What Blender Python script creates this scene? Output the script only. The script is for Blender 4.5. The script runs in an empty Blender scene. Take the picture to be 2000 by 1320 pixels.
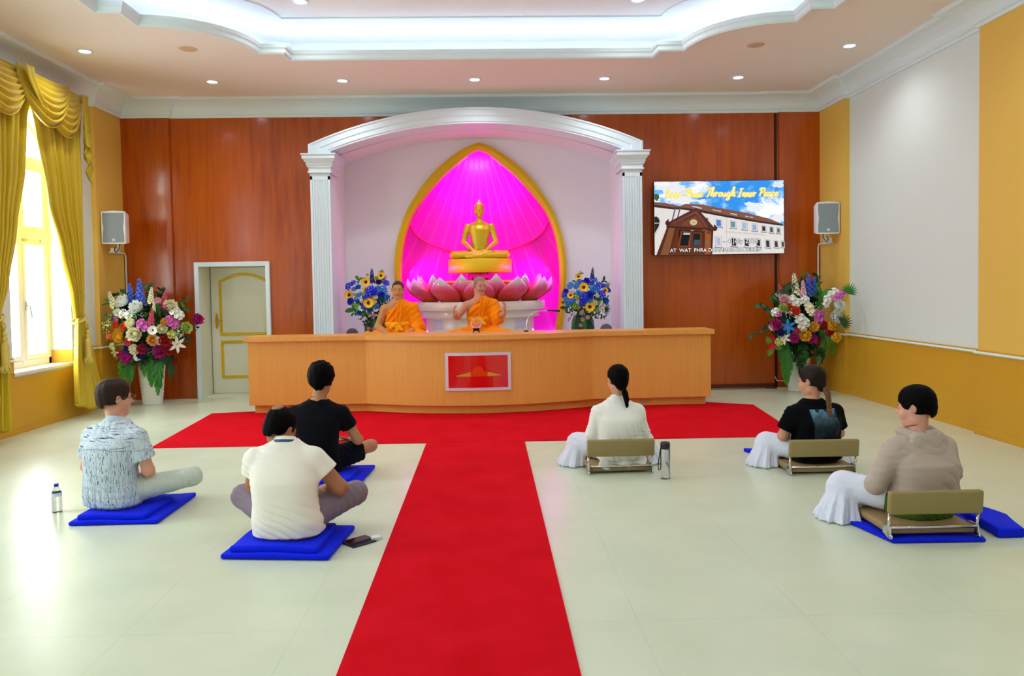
import bpy, bmesh, math, random
import numpy as np
from mathutils import Vector, Matrix

PI = math.pi
random.seed(7)
scene = bpy.context.scene
COL = scene.collection

# ------------------------------------------------------------ camera
def make_camera():
    yaw, pitch, roll = -0.0274, 0.0334, 0.016
    cy, sy = math.cos(yaw), math.sin(yaw)
    fw = Vector((-sy*math.cos(pitch), cy*math.cos(pitch), -math.sin(pitch)))
    r = Vector((cy, sy, 0)); u = r.cross(fw)
    c, s = math.cos(roll), math.sin(roll)
    r2 = c*r - s*u; u2 = s*r + c*u
    m = Matrix((r2, u2, -fw)).transposed().to_4x4()
    m.translation = Vector((0, 0, 1.5))
    cd = bpy.data.cameras.new('camera'); cd.sensor_width = 36.0
    cd.lens = 1450/2000*36.0
    cd.shift_x = 0.0039; cd.shift_y = -0.0266
    cd.clip_start = 0.05; cd.clip_end = 200
    co = bpy.data.objects.new('camera', cd); COL.objects.link(co)
    co.matrix_world = m
    scene.camera = co
make_camera()

# ------------------------------------------------------------ world, exposure
scene.view_settings.view_transform = 'Standard'
scene.view_settings.look = 'None'
scene.view_settings.gamma = 1.0
scene.view_settings.use_curve_mapping = False
scene.view_settings.exposure = 0.14
try:
    scene.cycles.use_denoising = True
    scene.cycles.max_bounces = 8
    scene.cycles.diffuse_bounces = 5
    scene.cycles.caustics_reflective = False
    scene.cycles.caustics_refractive = False
    scene.cycles.sample_clamp_indirect = 6.0
except Exception:
    pass
w = bpy.data.worlds.new('daylight'); scene.world = w; w.use_nodes = True
bg = w.node_tree.nodes['Background']
bg.inputs[0].default_value = (0.84, 0.95, 1.0, 1); bg.inputs[1].default_value = 20.0

YW, XL, XR, ZC, YB = 10.43, -5.05, 4.77, 4.10, -2.2
CX = -0.113                                   # axis of symmetry of the shrine
WIN_Y = [8.575, 4.9, 1.3]                     # window centres on the left wall

def portal(y, w, h):
    ld = bpy.data.lights.new('window_daylight', 'AREA'); ld.shape = 'RECTANGLE'
    ld.size = h; ld.size_y = w; ld.energy = 1
    ld.cycles.is_portal = True
    o = bpy.data.objects.new('window_daylight', ld); COL.objects.link(o)
    o.location = (XL-0.40, y, 2.05); o.rotation_euler = (0, -PI/2, 0)
for y in WIN_Y: portal(y, 1.1, 3.0)

def downlight_lamp(x, y, z, e):
    ld = bpy.data.lights.new('downlight_bulb', 'SPOT'); ld.energy = e
    ld.spot_size = 2.6; ld.spot_blend = 0.9; ld.shadow_soft_size = 0.05
    ld.color = (0.90, 0.98, 1.0)
    o = bpy.data.objects.new('downlight_bulb', ld); COL.objects.link(o)
    o.location = (x, y, z-0.03)
DL_LOW = [(-1.765,9.42),(-0.113,9.42),(1.523,9.42),(-3.375,9.42),(3.225,9.42),(-4.284,8.2),(4.052,8.2),
          (-4.284,5.6),(4.052,5.6),(-4.284,3.0),(4.052,3.0),(-4.284,0.4),(4.052,0.4)]
DL_HIGH = [(-1.866,7.76),(1.612,7.76),(-1.866,5.2),(1.612,5.2),(-1.866,2.6),(1.612,2.6)]
for x, y in DL_LOW: downlight_lamp(x, y, ZC, 34)
for x, y in DL_HIGH: downlight_lamp(x, y, 4.45, 38)

# magenta LEDs that light the recess behind the gold arch, and a soft pink one over the niche
def area(name, loc, rot, sx, sy, e, col, spread=None):
    ld = bpy.data.lights.new(name, 'AREA'); ld.shape = 'RECTANGLE'; ld.size = sx; ld.size_y = sy
    ld.energy = e; ld.color = col
    if spread: ld.spread = spread
    o = bpy.data.objects.new(name, ld); COL.objects.link(o); o.location = loc; o.rotation_euler = rot
area('recess_led_top', (CX, 11.17, 3.43), (math.radians(28), 0, 0), 0.3, 0.05, 16, (1, 0.16, 1.0))
area('recess_led_floor', (CX, 11.17, 1.2), (math.radians(152), 0, 0), 2.0, 0.05, 17, (1, 0.03, 0.45))
area('recess_led_left', (-1.18, 11.17, 1.75), (0, math.radians(-62), 0), 0.05, 1.3, 11, (1, 0.05, 1.0))
area('recess_led_right', (0.95, 11.17, 1.75), (0, math.radians(62), 0), 0.05, 1.3, 11, (1, 0.05, 1.0))

# ------------------------------------------------------------ material helpers
def lin(c):
    if isinstance(c, str):
        c = c.lstrip('#'); c = [int(c[i:i+2], 16)/255 for i in (0, 2, 4)]
    return [x/12.92 if x <= 0.04045 else ((x+0.055)/1.055)**2.4 for x in c]
MATS = {}
def mat(name, col=(0.8,0.8,0.8), rough=0.5, metal=0.0, emit=0.0, trans=0.0, coat=0.0, spec=0.5, bump=None, sheen=0.0, ior=1.45, sss=0.0, ecol=None):
    """bump = (scale, strength, distance)"""
    if name in MATS: return MATS[name]
    m = bpy.data.materials.new(name); m.use_nodes = True
    b = m.node_tree.nodes['Principled BSDF']
    c = lin(col)
    b.inputs['Base Color'].default_value = (*c, 1)
    b.inputs['Roughness'].default_value = rough
    b.inputs['Metallic'].default_value = metal
    b.inputs['Specular IOR Level'].default_value = spec
    b.inputs['Coat Weight'].default_value = coat
    b.inputs['Coat Roughness'].default_value = 0.12
    b.inputs['Transmission Weight'].default_value = trans
    b.inputs['IOR'].default_value = ior
    b.inputs['Sheen Weight'].default_value = sheen
    if sss:
        b.inputs['Subsurface Weight'].default_value = sss; b.inputs['Subsurface Scale'].default_value = 0.02
    if emit:
        b.inputs['Emission Color'].default_value = (*lin(ecol or col), 1)
        b.inputs['Emission Strength'].default_value = emit
    if bump:
        nt = m.node_tree
        tc = nt.nodes.new('ShaderNodeTexCoord'); no = nt.nodes.new('ShaderNodeTexNoise'); bu = nt.nodes.new('ShaderNodeBump')
        no.inputs['Scale'].default_value = bump[0]; no.inputs['Detail'].default_value = 4
        bu.inputs['Strength'].default_value = bump[1]; bu.inputs['Distance'].default_value = bump[2]
        nt.links.new(tc.outputs['Object'], no.inputs['Vector']); nt.links.new(no.outputs[0], bu.inputs['Height'])
        nt.links.new(bu.outputs[0], b.inputs['Normal'])
    MATS[name] = m
    return m
class NT:
    """tiny node-graph helper"""
    def __init__(s, m): s.t = m.node_tree; s.b = s.t.nodes['Principled BSDF']
    def n(s, typ, **kw):
        x = s.t.nodes.new('ShaderNode'+typ)
        for k, v in kw.items():
            if k.startswith('i_'): x.inputs[int(k[2:])].default_value = v
            else: setattr(x, k, v)
        return x
    def l(s, a, b): s.t.links.new(a, b)
    def coords(s, scale=(1,1,1), kind='Object', rot=(0,0,0)):
        tc = s.n('TexCoord'); mp = s.n('Mapping'); mp.inputs['Scale'].default_value = scale; mp.inputs['Rotation'].default_value = rot
        s.l(tc.outputs[kind], mp.inputs['Vector']); return mp.outputs[0]
    def noise(s, vec, scale, detail=4, rough=0.5, dist=0.0):
        x = s.n('TexNoise'); x.inputs['Scale'].default_value = scale; x.inputs['Detail'].default_value = detail
        x.inputs['Roughness'].default_value = rough; x.inputs['Distortion'].default_value = dist
        s.l(vec, x.inputs['Vector']); return x.outputs[0]
    def ramp(s, fac, stops, interp='LINEAR'):
        r = s.n('ValToRGB'); cr = r.color_ramp; cr.interpolation = interp
        while len(cr.elements) < len(stops): cr.elements.new(0.5)
        for e, (p, c) in zip(cr.elements, stops): e.position = p; e.color = (*lin(c), 1)
        s.l(fac, r.inputs[0]); return r.outputs[0]
    def math(s, op, a, b=None, c=None):
        x = s.n('Math', operation=op)
        for i, v in enumerate((a, b, c)):
            if v is None: continue
            if isinstance(v, (int, float)): x.inputs[i].default_value = v
            else: s.l(v, x.inputs[i])
        return x.outputs[0]
    def mix(s, f, a, b, blend='MIX'):
        x = s.n('MixRGB', blend_type=blend)
        for i, v in enumerate((f, a, b)):
            if isinstance(v, (int, float)): x.inputs[i].default_value = v
            elif isinstance(v, (str, tuple, list)): x.inputs[i].default_value = (*lin(v), 1)
            else: s.l(v, x.inputs[i])
        return x.outputs[0]
    def xyz(s, vec):
        x = s.n('SeparateXYZ'); s.l(vec, x.inputs[0]); return x.outputs
    def base(s, c): s.l(c, s.b.inputs['Base Color'])
    def rough(s, c): s.l(c, s.b.inputs['Roughness'])
    def bump(s, h, st=0.3, d=0.01):
        bu = s.n('Bump'); bu.inputs['Strength'].default_value = st; bu.inputs['Distance'].default_value = d
        s.l(h, bu.inputs['Height']); s.l(bu.outputs[0], s.b.inputs['Normal'])

# ------------------------------------------------------------ object helpers
def tag(o, label=None, cat=None, group=None, kind=None):
    if label: o['label'] = label
    if cat: o['category'] = cat
    if group: o['group'] = group
    if kind: o['kind'] = kind
    return o
def empty(name, loc=(0,0,0), rz=0.0, label=None, cat=None, group=None):
    o = bpy.data.objects.new(name, None); COL.objects.link(o); o.location = loc; o.rotation_euler = (0,0,rz)
    o.empty_display_size = 0.1
    return tag(o, label, cat, group)
def link(name, me, mats, parent=None, smooth=False):
    o = bpy.data.objects.new(name, me); COL.objects.link(o)
    if not isinstance(mats, (list, tuple)): mats = [mats]
    if not me.materials:
        for m in mats: me.materials.append(m)
    if parent: o.parent = parent
    if smooth:
        me.polygons.foreach_set('use_smooth', [True]*len(me.polygons))
    return o
def obj(name, bm, mats, parent=None, smooth=False, fix=True):
    if fix: bmesh.ops.recalc_face_normals(bm, faces=bm.faces[:])
    me = bpy.data.meshes.new(name); bm.to_mesh(me); bm.free()
    return link(name, me, mats, parent, smooth)
def struct(name, bm, mats, smooth=False, fix=True):
    return tag(obj(name, bm, mats, None, smooth, fix), kind='structure')
def B(): return bmesh.new()
def box(bm, x0, x1, y0, y1, z0, z1, mi=0, bev=0.0, M=None):
    r = bmesh.ops.create_cube(bm, size=1.0)
    vs = r['verts']
    for v in vs: v.co = Vector(((x0+x1)/2+v.co.x*(x1-x0), (y0+y1)/2+v.co.y*(y1-y0), (z0+z1)/2+v.co.z*(z1-z0)))
    fs = list({f for v in vs for f in v.link_faces})
    if bev:
        es = list({e for v in vs for e in v.link_edges})
        rr = bmesh.ops.bevel(bm, geom=es, offset=bev, segments=2, affect='EDGES', profile=0.6)
        fs = list({f for f in rr['faces']} | {f for f in fs if f.is_valid})
        vs = list({v for f in fs for v in f.verts})
    for f in fs: f.material_index = mi
    if M is not None:
        for v in vs: v.co = M @ v.co
    return vs
def poly(bm, pts, mi=0):
    f = bm.faces.new([bm.verts.new(p) for p in pts]); f.material_index = mi; return f
def prism(bm, pts, d, mi=0):
    """pts: 3d loop, d: extrusion vector"""
    d = Vector(d); a = [bm.verts.new(p) for p in pts]; b = [bm.verts.new(Vector(p)+d) for p in pts]
    n = len(a)
    f1 = bm.faces.new(a); f2 = bm.faces.new(b[::-1]); fs = [f1, f2]
    for i in range(n): fs.append(bm.faces.new((a[i], b[i], b[(i+1) % n], a[(i+1) % n])))
    for f in fs: f.material_index = mi
def lathe(bm, prof, seg=32, c=(0,0,0), mi=0, a0=0, a1=2*PI, cap=True, M=None):
    full = abs(a1-a0-2*PI) < 1e-6; n = seg if full else seg+1
    rings = []
    for r, z in prof:
        ring = []
        for i in range(n):
            a = a0+(a1-a0)*i/seg
            p = Vector((r*math.cos(a), r*math.sin(a), z))
            if M is not None: p = M @ p
            ring.append(bm.verts.new(Vector(c)+p))
        rings.append(ring)
    for k in range(len(rings)-1):
        for i in range(n if full else n-1):
            j = (i+1) % n
            f = bm.faces.new((rings[k][i], rings[k][j], rings[k+1][j], rings[k+1][i])); f.material_index = mi; f.smooth = True
    if cap and full:
        for ring in (rings[0], rings[-1]):
            f = bm.faces.new(ring); f.material_index = mi
def tube(bm, pts, r, seg=8, mi=0, cap=True, closed=False):
    pts = [Vector(p) for p in pts]; n = len(pts)
    rs = r if isinstance(r, (list, tuple)) else [r]*n
    up = None; rings = []
    for i, p in enumerate(pts):
        if closed: t = (pts[(i+1) % n]-pts[i-1]).normalized()
        else: t = (pts[min(i+1, n-1)]-pts[max(i-1, 0)]).normalized()
        if up is None:
            up = Vector((0,0,1)) if abs(t.z) < 0.9 else Vector((0,1,0))
        a = t.cross(up).normalized(); up = a.cross(t).normalized()
        rings.append([bm.verts.new(p+a*rs[i]*math.cos(2*PI*k/seg)+up*rs[i]*math.sin(2*PI*k/seg)) for k in range(seg)])
    for i in range(n if closed else n-1):
        A, Bb = rings[i], rings[(i+1) % n]
        for k in range(seg):
            f = bm.faces.new((A[k], A[(k+1) % seg], Bb[(k+1) % seg], Bb[k])); f.smooth = True; f.material_index = mi
    if cap and not closed:
        bm.faces.new(rings[0][::-1]).material_index = mi; bm.faces.new(rings[-1]).material_index = mi
def sph(bm, c, r, u=16, v=10, mi=0, M=None):
    res = bmesh.ops.create_uvsphere(bm, u_segments=u, v_segments=v, radius=1.0)
    rr = r if isinstance(r, (list, tuple)) else (r, r, r)
    for x in res['verts']:
        p = Vector((x.co.x*rr[0], x.co.y*rr[1], x.co.z*rr[2]))
        if M is not None: p = M @ p
        x.co = Vector(c)+p
    for f in {f for x in res['verts'] for f in x.link_faces}: f.smooth = True; f.material_index = mi
def smooth_path(pts, n=6, closed=False):
    """Catmull-Rom"""
    P = [Vector(p) for p in pts]; N = len(P); out = []
    rng = range(N) if closed else range(N-1)
    for i in rng:
        if closed: a, b, c, d = P[i-1], P[i], P[(i+1) % N], P[(i+2) % N]
        else: a, b, c, d = P[max(i-1,0)], P[i], P[i+1], P[min(i+2, N-1)]
        for k in range(n):
            t = k/n
            out.append(0.5*((2*b)+(c-a)*t+(2*a-5*b+4*c-d)*t*t+(3*b-a-3*c+d)*t**3))
    if not closed: out.append(P[-1])
    return out
def sweep(bm, path, prof, closed=False, mp=None, mi=0, smooth=False, capends=True):
    """path: 2d points; prof: (offset to the left of travel, height); mp maps (a,b,h)->3d"""
    mp = mp or (lambda a, b, h: (a, b, h))
    P = [Vector((p[0], p[1])) for p in path]; n = len(P); rings = []
    for i, p in enumerate(P):
        if closed: d0 = (p-P[i-1]).normalized(); d1 = (P[(i+1) % n]-p).normalized()
        else:
            d0 = (p-P[i-1]).normalized() if i else (P[1]-p).normalized()
            d1 = (P[i+1]-p).normalized() if i < n-1 else d0
        n0 = Vector((-d0.y, d0.x)); n1 = Vector((-d1.y, d1.x)); m = (n0+n1)
        m = m/max(m.length_squared, 1e-6)*2 if m.length > 1e-6 else n0
        if m.length > 3: m = m.normalized()*3
        rings.append([bm.verts.new(mp(p.x+m.x*o, p.y+m.y*o, h)) for o, h in prof])
    for i in range(n if closed else n-1):
        A, Bb = rings[i], rings[(i+1) % n]
        for k in range(len(prof)-1):
            f = bm.faces.new((A[k], A[k+1], Bb[k+1], Bb[k])); f.material_index = mi; f.smooth = smooth
    if not closed and capends and len(prof) > 2:
        for r in (rings[0], rings[-1]):
            try: bm.faces.new(r).material_index = mi
            except ValueError: pass
def fill(bm, loops, mi=0):
    es = []
    for lp in loops:
        vs = [bm.verts.new(p) for p in lp]
        for i in range(len(vs)): es.append(bm.edges.new((vs[i], vs[(i+1) % len(vs)])))
    r = bmesh.ops.triangle_fill(bm, use_beauty=True, use_dissolve=False, edges=es)
    for g in r['geom']:
        if isinstance(g, bmesh.types.BMFace): g.material_index = mi
    return r
def copy_tree(o, parent=None, loc=None, rz=None):
    c = o.copy(); COL.objects.link(c)
    if parent: c.parent = parent
    if loc is not None: c.location = loc
    if rz is not None: c.rotation_euler = (0,0,rz)
    for ch in list(o.children): copy_tree(ch, c)
    return c
def text_mesh(bm, s, size, mp, mi=0, align='CENTER', shear=0.0, bold=0.0, space=1.0):
    """adds lettering (Blender's built-in face) to bm; mp maps (a,b)->3d"""
    cu = bpy.data.curves.new('lettering', 'FONT'); cu.body = s; cu.size = size; cu.align_x = align; cu.shear = shear
    cu.space_character = space; cu.offset = bold; cu.resolution_u = 3
    o = bpy.data.objects.new('lettering', cu); COL.objects.link(o)
    dg = bpy.context.evaluated_depsgraph_get(); dg.update()
    me = bpy.data.meshes.new_from_object(o.evaluated_get(dg))
    vs = [bm.verts.new(mp(v.co.x, v.co.y)) for v in me.vertices]
    for p in me.polygons:
        try:
            f = bm.faces.new([vs[i] for i in p.vertices]); f.material_index = mi
        except ValueError: pass
    bpy.data.objects.remove(o); bpy.data.curves.remove(cu); bpy.data.meshes.remove(me)
# ------------------------------------------------------------ setting materials
def m_floor():
    m = mat('floor_vinyl', '#d3dcc4', 0.3, spec=0.45, coat=0.0)
    g = NT(m); v = g.coords()
    x, y, z = g.xyz(v)
    fx = g.math('ABSOLUTE', g.math('SUBTRACT', g.math('FRACT', g.math('DIVIDE', g.math('ADD', x, 10*0.755-0.645+0.3775), 0.755)), 0.5))
    fy = g.math('ABSOLUTE', g.math('SUBTRACT', g.math('FRACT', g.math('DIVIDE', g.math('ADD', y, 10*2.2-3.245+1.1), 2.2)), 0.5))
    lx = g.math('LESS_THAN', fx, 0.0016/0.755); ly = g.math('LESS_THAN', fy, 0.0016/2.2)
    ln = g.math('MAXIMUM', lx, ly)
    ln = g.math('MULTIPLY', ln, g.noise(v, 1.3, 2))
    n = g.noise(v, 2.0, 3)
    c = g.ramp(n, [(0.3, '#cfd9bf'), (0.7, '#d9e0c8')])
    g.base(g.mix(g.math('MULTIPLY', ln, 0.45), c, '#8f8f7c'))
    g.b.inputs['Roughness'].default_value = 0.27
    return m
def m_wood():
    m = mat('cherry_wood', '#9a3c10', 0.22, coat=0.35, spec=0.5)
    g = NT(m); v = g.coords((9, 9, 0.7))
    n1 = g.noise(v, 1.6, 6, 0.6, 0.3); v2 = g.coords((0.7, 0.7, 0.25)); n2 = g.noise(v2, 1.4, 3)
    f = g.math('MULTIPLY_ADD', n1, 0.55, g.math('MULTIPLY', n2, 0.5))
    c = g.ramp(f, [(0.32, '#8c3204'), (0.5, '#ae4907'), (0.72, '#c25a0c')])
    g.base(c); return m
def m_desk():
    m = mat('beech_veneer', '#dc9848', 0.38, spec=0.4)
    g = NT(m); v = g.coords((60, 60, 1.6)); n = g.noise(v, 1.0, 4, 0.6)
    g.base(g.ramp(n, [(0.3, '#dc9e48'), (0.7, '#e2a752')])); return m
def m_carpet():
    m = mat('red_carpet', '#c00814', 0.95, spec=0.03, sheen=0.0)
    g = NT(m); v = g.coords(); n = g.noise(v, 3.0, 5, 0.6); f = g.noise(v, 900, 2)
    g.base(g.ramp(n, [(0.3, '#cc0d1a'), (0.7, '#d81626')])); g.bump(f, 0.5, 0.003); return m
M_floor = m_floor(); M_wood = m_wood(); M_desk = m_desk(); M_carpet = m_carpet()
M_ceil = mat('ceiling_paint', '#ede4d8', 0.75, spec=0.2)
M_plaster = mat('white_plaster', '#e0e8e4', 0.7, spec=0.2)
M_mould = mat('white_moulding', '#e2f0f2', 0.5, spec=0.3)
M_yellow = mat('yellow_paint', '#e6bc5a', 0.6, spec=0.25)
M_ochre = mat('ochre_wainscot', '#d09c2a', 0.45, spec=0.35)
M_white = mat('white_gloss', '#e2f0fa', 0.35)
M_door = mat('cream_door', '#e6e6d4', 0.4)
M_goldpaint = mat('gold_paint', '#deb608', 0.42, metal=0.1)
M_led = mat('cove_led_strip', '#9cc8ff', 0.5, emit=32, ecol='#a6ccff')
M_bulb = mat('downlight_glow', '#ffffff', 0.5, emit=30, ecol='#e6eeff')
M_chrome = mat('chrome', '#dcdcdc', 0.16, metal=1.0)
M_black = mat('black_plastic', '#141418', 0.4)
M_frame = mat('window_frame_paint', '#ecebe8', 0.4)
def m_glass():
    m = bpy.data.materials.new('window_glass'); m.use_nodes = True; t = m.node_tree
    t.nodes.clear(); o = t.nodes.new('ShaderNodeOutputMaterial'); mx = t.nodes.new('ShaderNodeMixShader')
    tr = t.nodes.new('ShaderNodeBsdfTransparent'); gl = t.nodes.new('ShaderNodeBsdfGlossy'); gl.inputs['Roughness'].default_value = 0.02
    mx.inputs[0].default_value = 0.06
    t.links.new(tr.outputs[0], mx.inputs[1]); t.links.new(gl.outputs[0], mx.inputs[2]); t.links.new(mx.outputs[0], o.inputs[0]); return m
M_glass = m_glass()

# ------------------------------------------------------------ floor, walls, ceiling
bm = B(); box(bm, XL-0.5, XR+0.3, YB-0.2, YW+1.3, -0.1, 0.0); struct('floor', bm, M_floor)

# outline of the lowered ceiling's opening (right half, symmetric)
def tray_outline(straight, y_top, notch, arc_c, arc_r, tail, yc=4.21):
    pass
half = [(2.045, 8.42), (2.06, 8.195), (2.33, 8.185)]
for k in range(1, 9):
    a = math.radians(180+90*k/9)
    half.append((3.205+0.875*math.cos(a), 8.185+0.875*math.sin(a)))
half += [(3.205, 7.31), (3.205, 6.965), (3.42, 6.955)]
YM = 4.21
def mirror_outline(h):
    r = [(CX+x, y) for x, y in h]                       # back right
    rb = [(CX+x, 2*YM-y) for x, y in h][::-1]           # front right
    lb = [(CX-x, 2*YM-y) for x, y in h]
    l = [(CX-x, y) for x, y in h][::-1]
    return r+rb+lb+l                                    # clockwise seen from above
tray = mirror_outline(half)
h2 = [(2.2, 9.07), (2.42, 8.95), (2.62, 8.55), (2.95, 8.2), (3.35, 7.98), (3.9, 7.9)]
cav = mirror_outline(h2)
bm = B()
fill(bm, [[(XL, YB, ZC), (XR, YB, ZC), (XR, YW, ZC), (XL, YW, ZC)], [(x, y, ZC) for x, y in tray]])
fill(bm, [[(x, y, ZC+0.03) for x, y in cav], [(x, y, ZC+0.03) for x, y in tray]])
sweep(bm, tray, [(0, ZC), (0, ZC+0.03)], closed=True)
fill(bm, [[(XL-0.1, YB-0.1, ZC+0.9), (XR+0.1, YB-0.1, ZC+0.9), (XR+0.1, YW+1.2, ZC+0.9), (XL-0.1, YW+1.2, ZC+0.9)]])
sweep(bm, cav, [(0, ZC+0.03), (0, 4.45)], closed=True)
fill(bm, [[(x, y, 4.45) for x, y in cav]])
struct('ceiling', bm, M_ceil, fix=False)
# lip moulding hanging round the opening
bm = B()
sweep(bm, tray, [(0.02, ZC-0.001), (0.02, ZC-0.03), (0.005, ZC-0.035), (0.0, ZC-0.058), (-0.02, ZC-0.06), (-0.035, ZC-0.045), (-0.04, ZC-0.01), (-0.055, ZC+0.005), (-0.06, ZC+0.04), (-0.02, ZC+0.045), (-0.02, ZC+0.03), (0.02, ZC+0.03)], closed=True)
struct('trim_1', bm, M_mould)
# LED strip lying in the cove
bm = B()
strip = [(2.2, 8.62), (2.5, 8.45), (2.62, 8.2), (2.75, 7.95), (2.95, 7.72), (3.3, 7.55), (3.6, 7.5)]
strip = mirror_outline(strip)
tube(bm, [(x, y, ZC+0.06) for x, y in strip], 0.012, 6, closed=True)
o = obj('led_strip', bm, M_led); tag(o, 'bluish white led strip hidden behind the lip of the ceiling cove', 'light')
# thin ridge on the raised ceiling
rg = [(2.08, 8.24), (2.11, 8.05), (2.2, 7.85), (2.4, 7.62), (2.75, 7.5)]
bm = B(); sweep(bm, mirror_outline(rg), [(-0.012, 4.451), (-0.01, 4.438), (0.01, 4.438), (0.012, 4.451)], closed=True)
struct('trim_2', bm, M_mould)

# side walls --------------------------------------------------
WTOP = ZC
win_out = []      # opening outline for window at y=c : (y,z)
def win_loop(c, hw=0.57, z0=0.64, zs=3.02):
    pts = [(c-hw, z0), (c+hw, z0), (c+hw, zs)]
    for k in range(1, 12):
        a = PI*k/12; pts.append((c+hw*math.cos(a), zs+hw*0.95*math.sin(a)))
    pts.append((c-hw, zs)); return pts
PIL_L = [(9.70, YW), (6.1, 6.95), (2.45, 3.3)]
PIL_R = [(9.65, YW), (6.1, 7.0), (2.45, 3.3)]
# left wall (openings for the windows); the paint below the rail is a separate panel in front
bm = B(); fill(bm, [[(XL, YB, 0), (XL, YW, 0), (XL, YW, WTOP), (XL, YB, WTOP)]]+[[(XL, y, z) for y, z in win_loop(c)] for c in WIN_Y])
for c in WIN_Y:   # reveals
    lp = win_loop(c); n = len(lp)
    ins = win_loop(c, 0.50, 0.64, 3.02)
    A = [bm.verts.new((XL, y, z)) for y, z in lp]; I = [bm.verts.new((XL-0.40, y, z)) for y, z in ins]
    for i in range(n):
        bm.faces.new((A[i], A[(i+1) % n], I[(i+1) % n], I[i]))
struct('wall_left', bm, M_plaster, fix=False)
bm = B(); fill(bm, [[(XR, YB, 0), (XR, YW, 0), (XR, YW, WTOP), (XR, YB, WTOP)]]); struct('wall_right', bm, M_plaster, fix=False)
bm = B(); fill(bm, [[(XL, YB, 0), (XR, YB, 0), (XR, YB, WTOP), (XL, YB, WTOP)]]); struct('wall_rear', bm, M_plaster, fix=False)
# yellow pilasters
n = 3
for pl, X, s in ((PIL_L, XL, 1), (PIL_R, XR, -1)):
    for y0, y1 in pl:
        bm = B(); xa, xb = sorted((X-0.01*s, X+0.06*s)); box(bm, xa, xb, y0, y1, 0.815, WTOP); struct('trim_%d' % n, bm, M_yellow); n += 1
# wainscot panels below the rail, stepping out over the pilasters
def wall_path(X, s, pl, segs):
    pts = []
    for y0, y1 in segs:
        ys = [(y0, 0)]
        for p0, p1 in sorted(pl):
            if y0 < p0 < y1+0.01: ys += [(p0, 0), (p0, 1)]
            if y0 < p1 < y1-0.01: ys += [(p1, 1), (p1, 0)]
        last = 1 if any(abs(p1-y1) < 0.02 for _, p1 in pl) else 0
        ys.append((y1, last)); pts.append([(X+s*(0.06 if k else 0.0), y) for y, k in ys])
    return pts
segsL = []; prev = YB
for c in sorted(WIN_Y): segsL.append((prev, c-0.57)); prev = c+0.57
segsL.append((prev, YW))
rail_prof = [(0.0, 0.775), (0.018, 0.78), (0.022, 0.79), (0.012, 0.80), (0.0, 0.802)]
def side(X, s, pl, segs, nm):
    bw = B(); br = B()
    for path in wall_path(X, s, pl, [(YB, YW)]):
        sg = [(a, b) for a, b in path]
        # wainscot to sill height along the full wall
        prof = [(0.012*(-s), 0.0), (0.012*(-s), 0.60)]
        sweep(bw, sg, prof, capends=False)
    for path in wall_path(X, s, pl, segs):
        sweep(bw, path, [(0.012*(-s), 0.60), (0.012*(-s), 0.815), (0.0, 0.815)], capends=False)
        sweep(br, path, [(-s*(0.012+o), h) for o, h in rail_prof], capends=True)
    struct('trim_%d' % nm, bw, M_ochre, fix=False); struct('trim_%d' % (nm+1), br, M_mould)
side(XL, 1, PIL_L, segsL, 20); side(XR, -1, PIL_R, [(YB, YW)], 22)
for X, s, pl, nm in ((XL, 1, PIL_L, 'baseboard_left'), (XR, -1, PIL_R, 'baseboard_right')):
    bm = B(); sweep(bm, wall_path(X, s, pl, [(YB, YW)])[0], [(-s*o, h) for o, h in ((0.013, 0.0), (0.022, 0.0), (0.022, 0.05), (0.013, 0.055))]); struct(nm, bm, M_ochre)
# ochre lower part of the window reveals
for i, c in enumerate(WIN_Y):
    bm = B()
    for sgn in (-1, 1):
        poly(bm, [(XL, c+sgn*0.568, 0.66), (XL, c+sgn*0.568, 0.815), (XL-0.395, c+sgn*0.498, 0.815), (XL-0.395, c+sgn*0.498, 0.66)])
    struct('trim_%d' % (30+i), bm, M_ochre, fix=False)
    bm = B(); prism(bm, [(XL-0.40, c-0.51, 0.63), (XL+0.0, c-0.575, 0.63), (XL+0.035, c-0.60, 0.63), (XL+0.035, c+0.60, 0.63), (XL+0.0, c+0.575, 0.63), (XL-0.40, c+0.51, 0.63)], (0, 0, 0.03))
    struct('trim_%d' % (35+i), bm, mat('sill_stone', '#efe3cf', 0.25))

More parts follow.
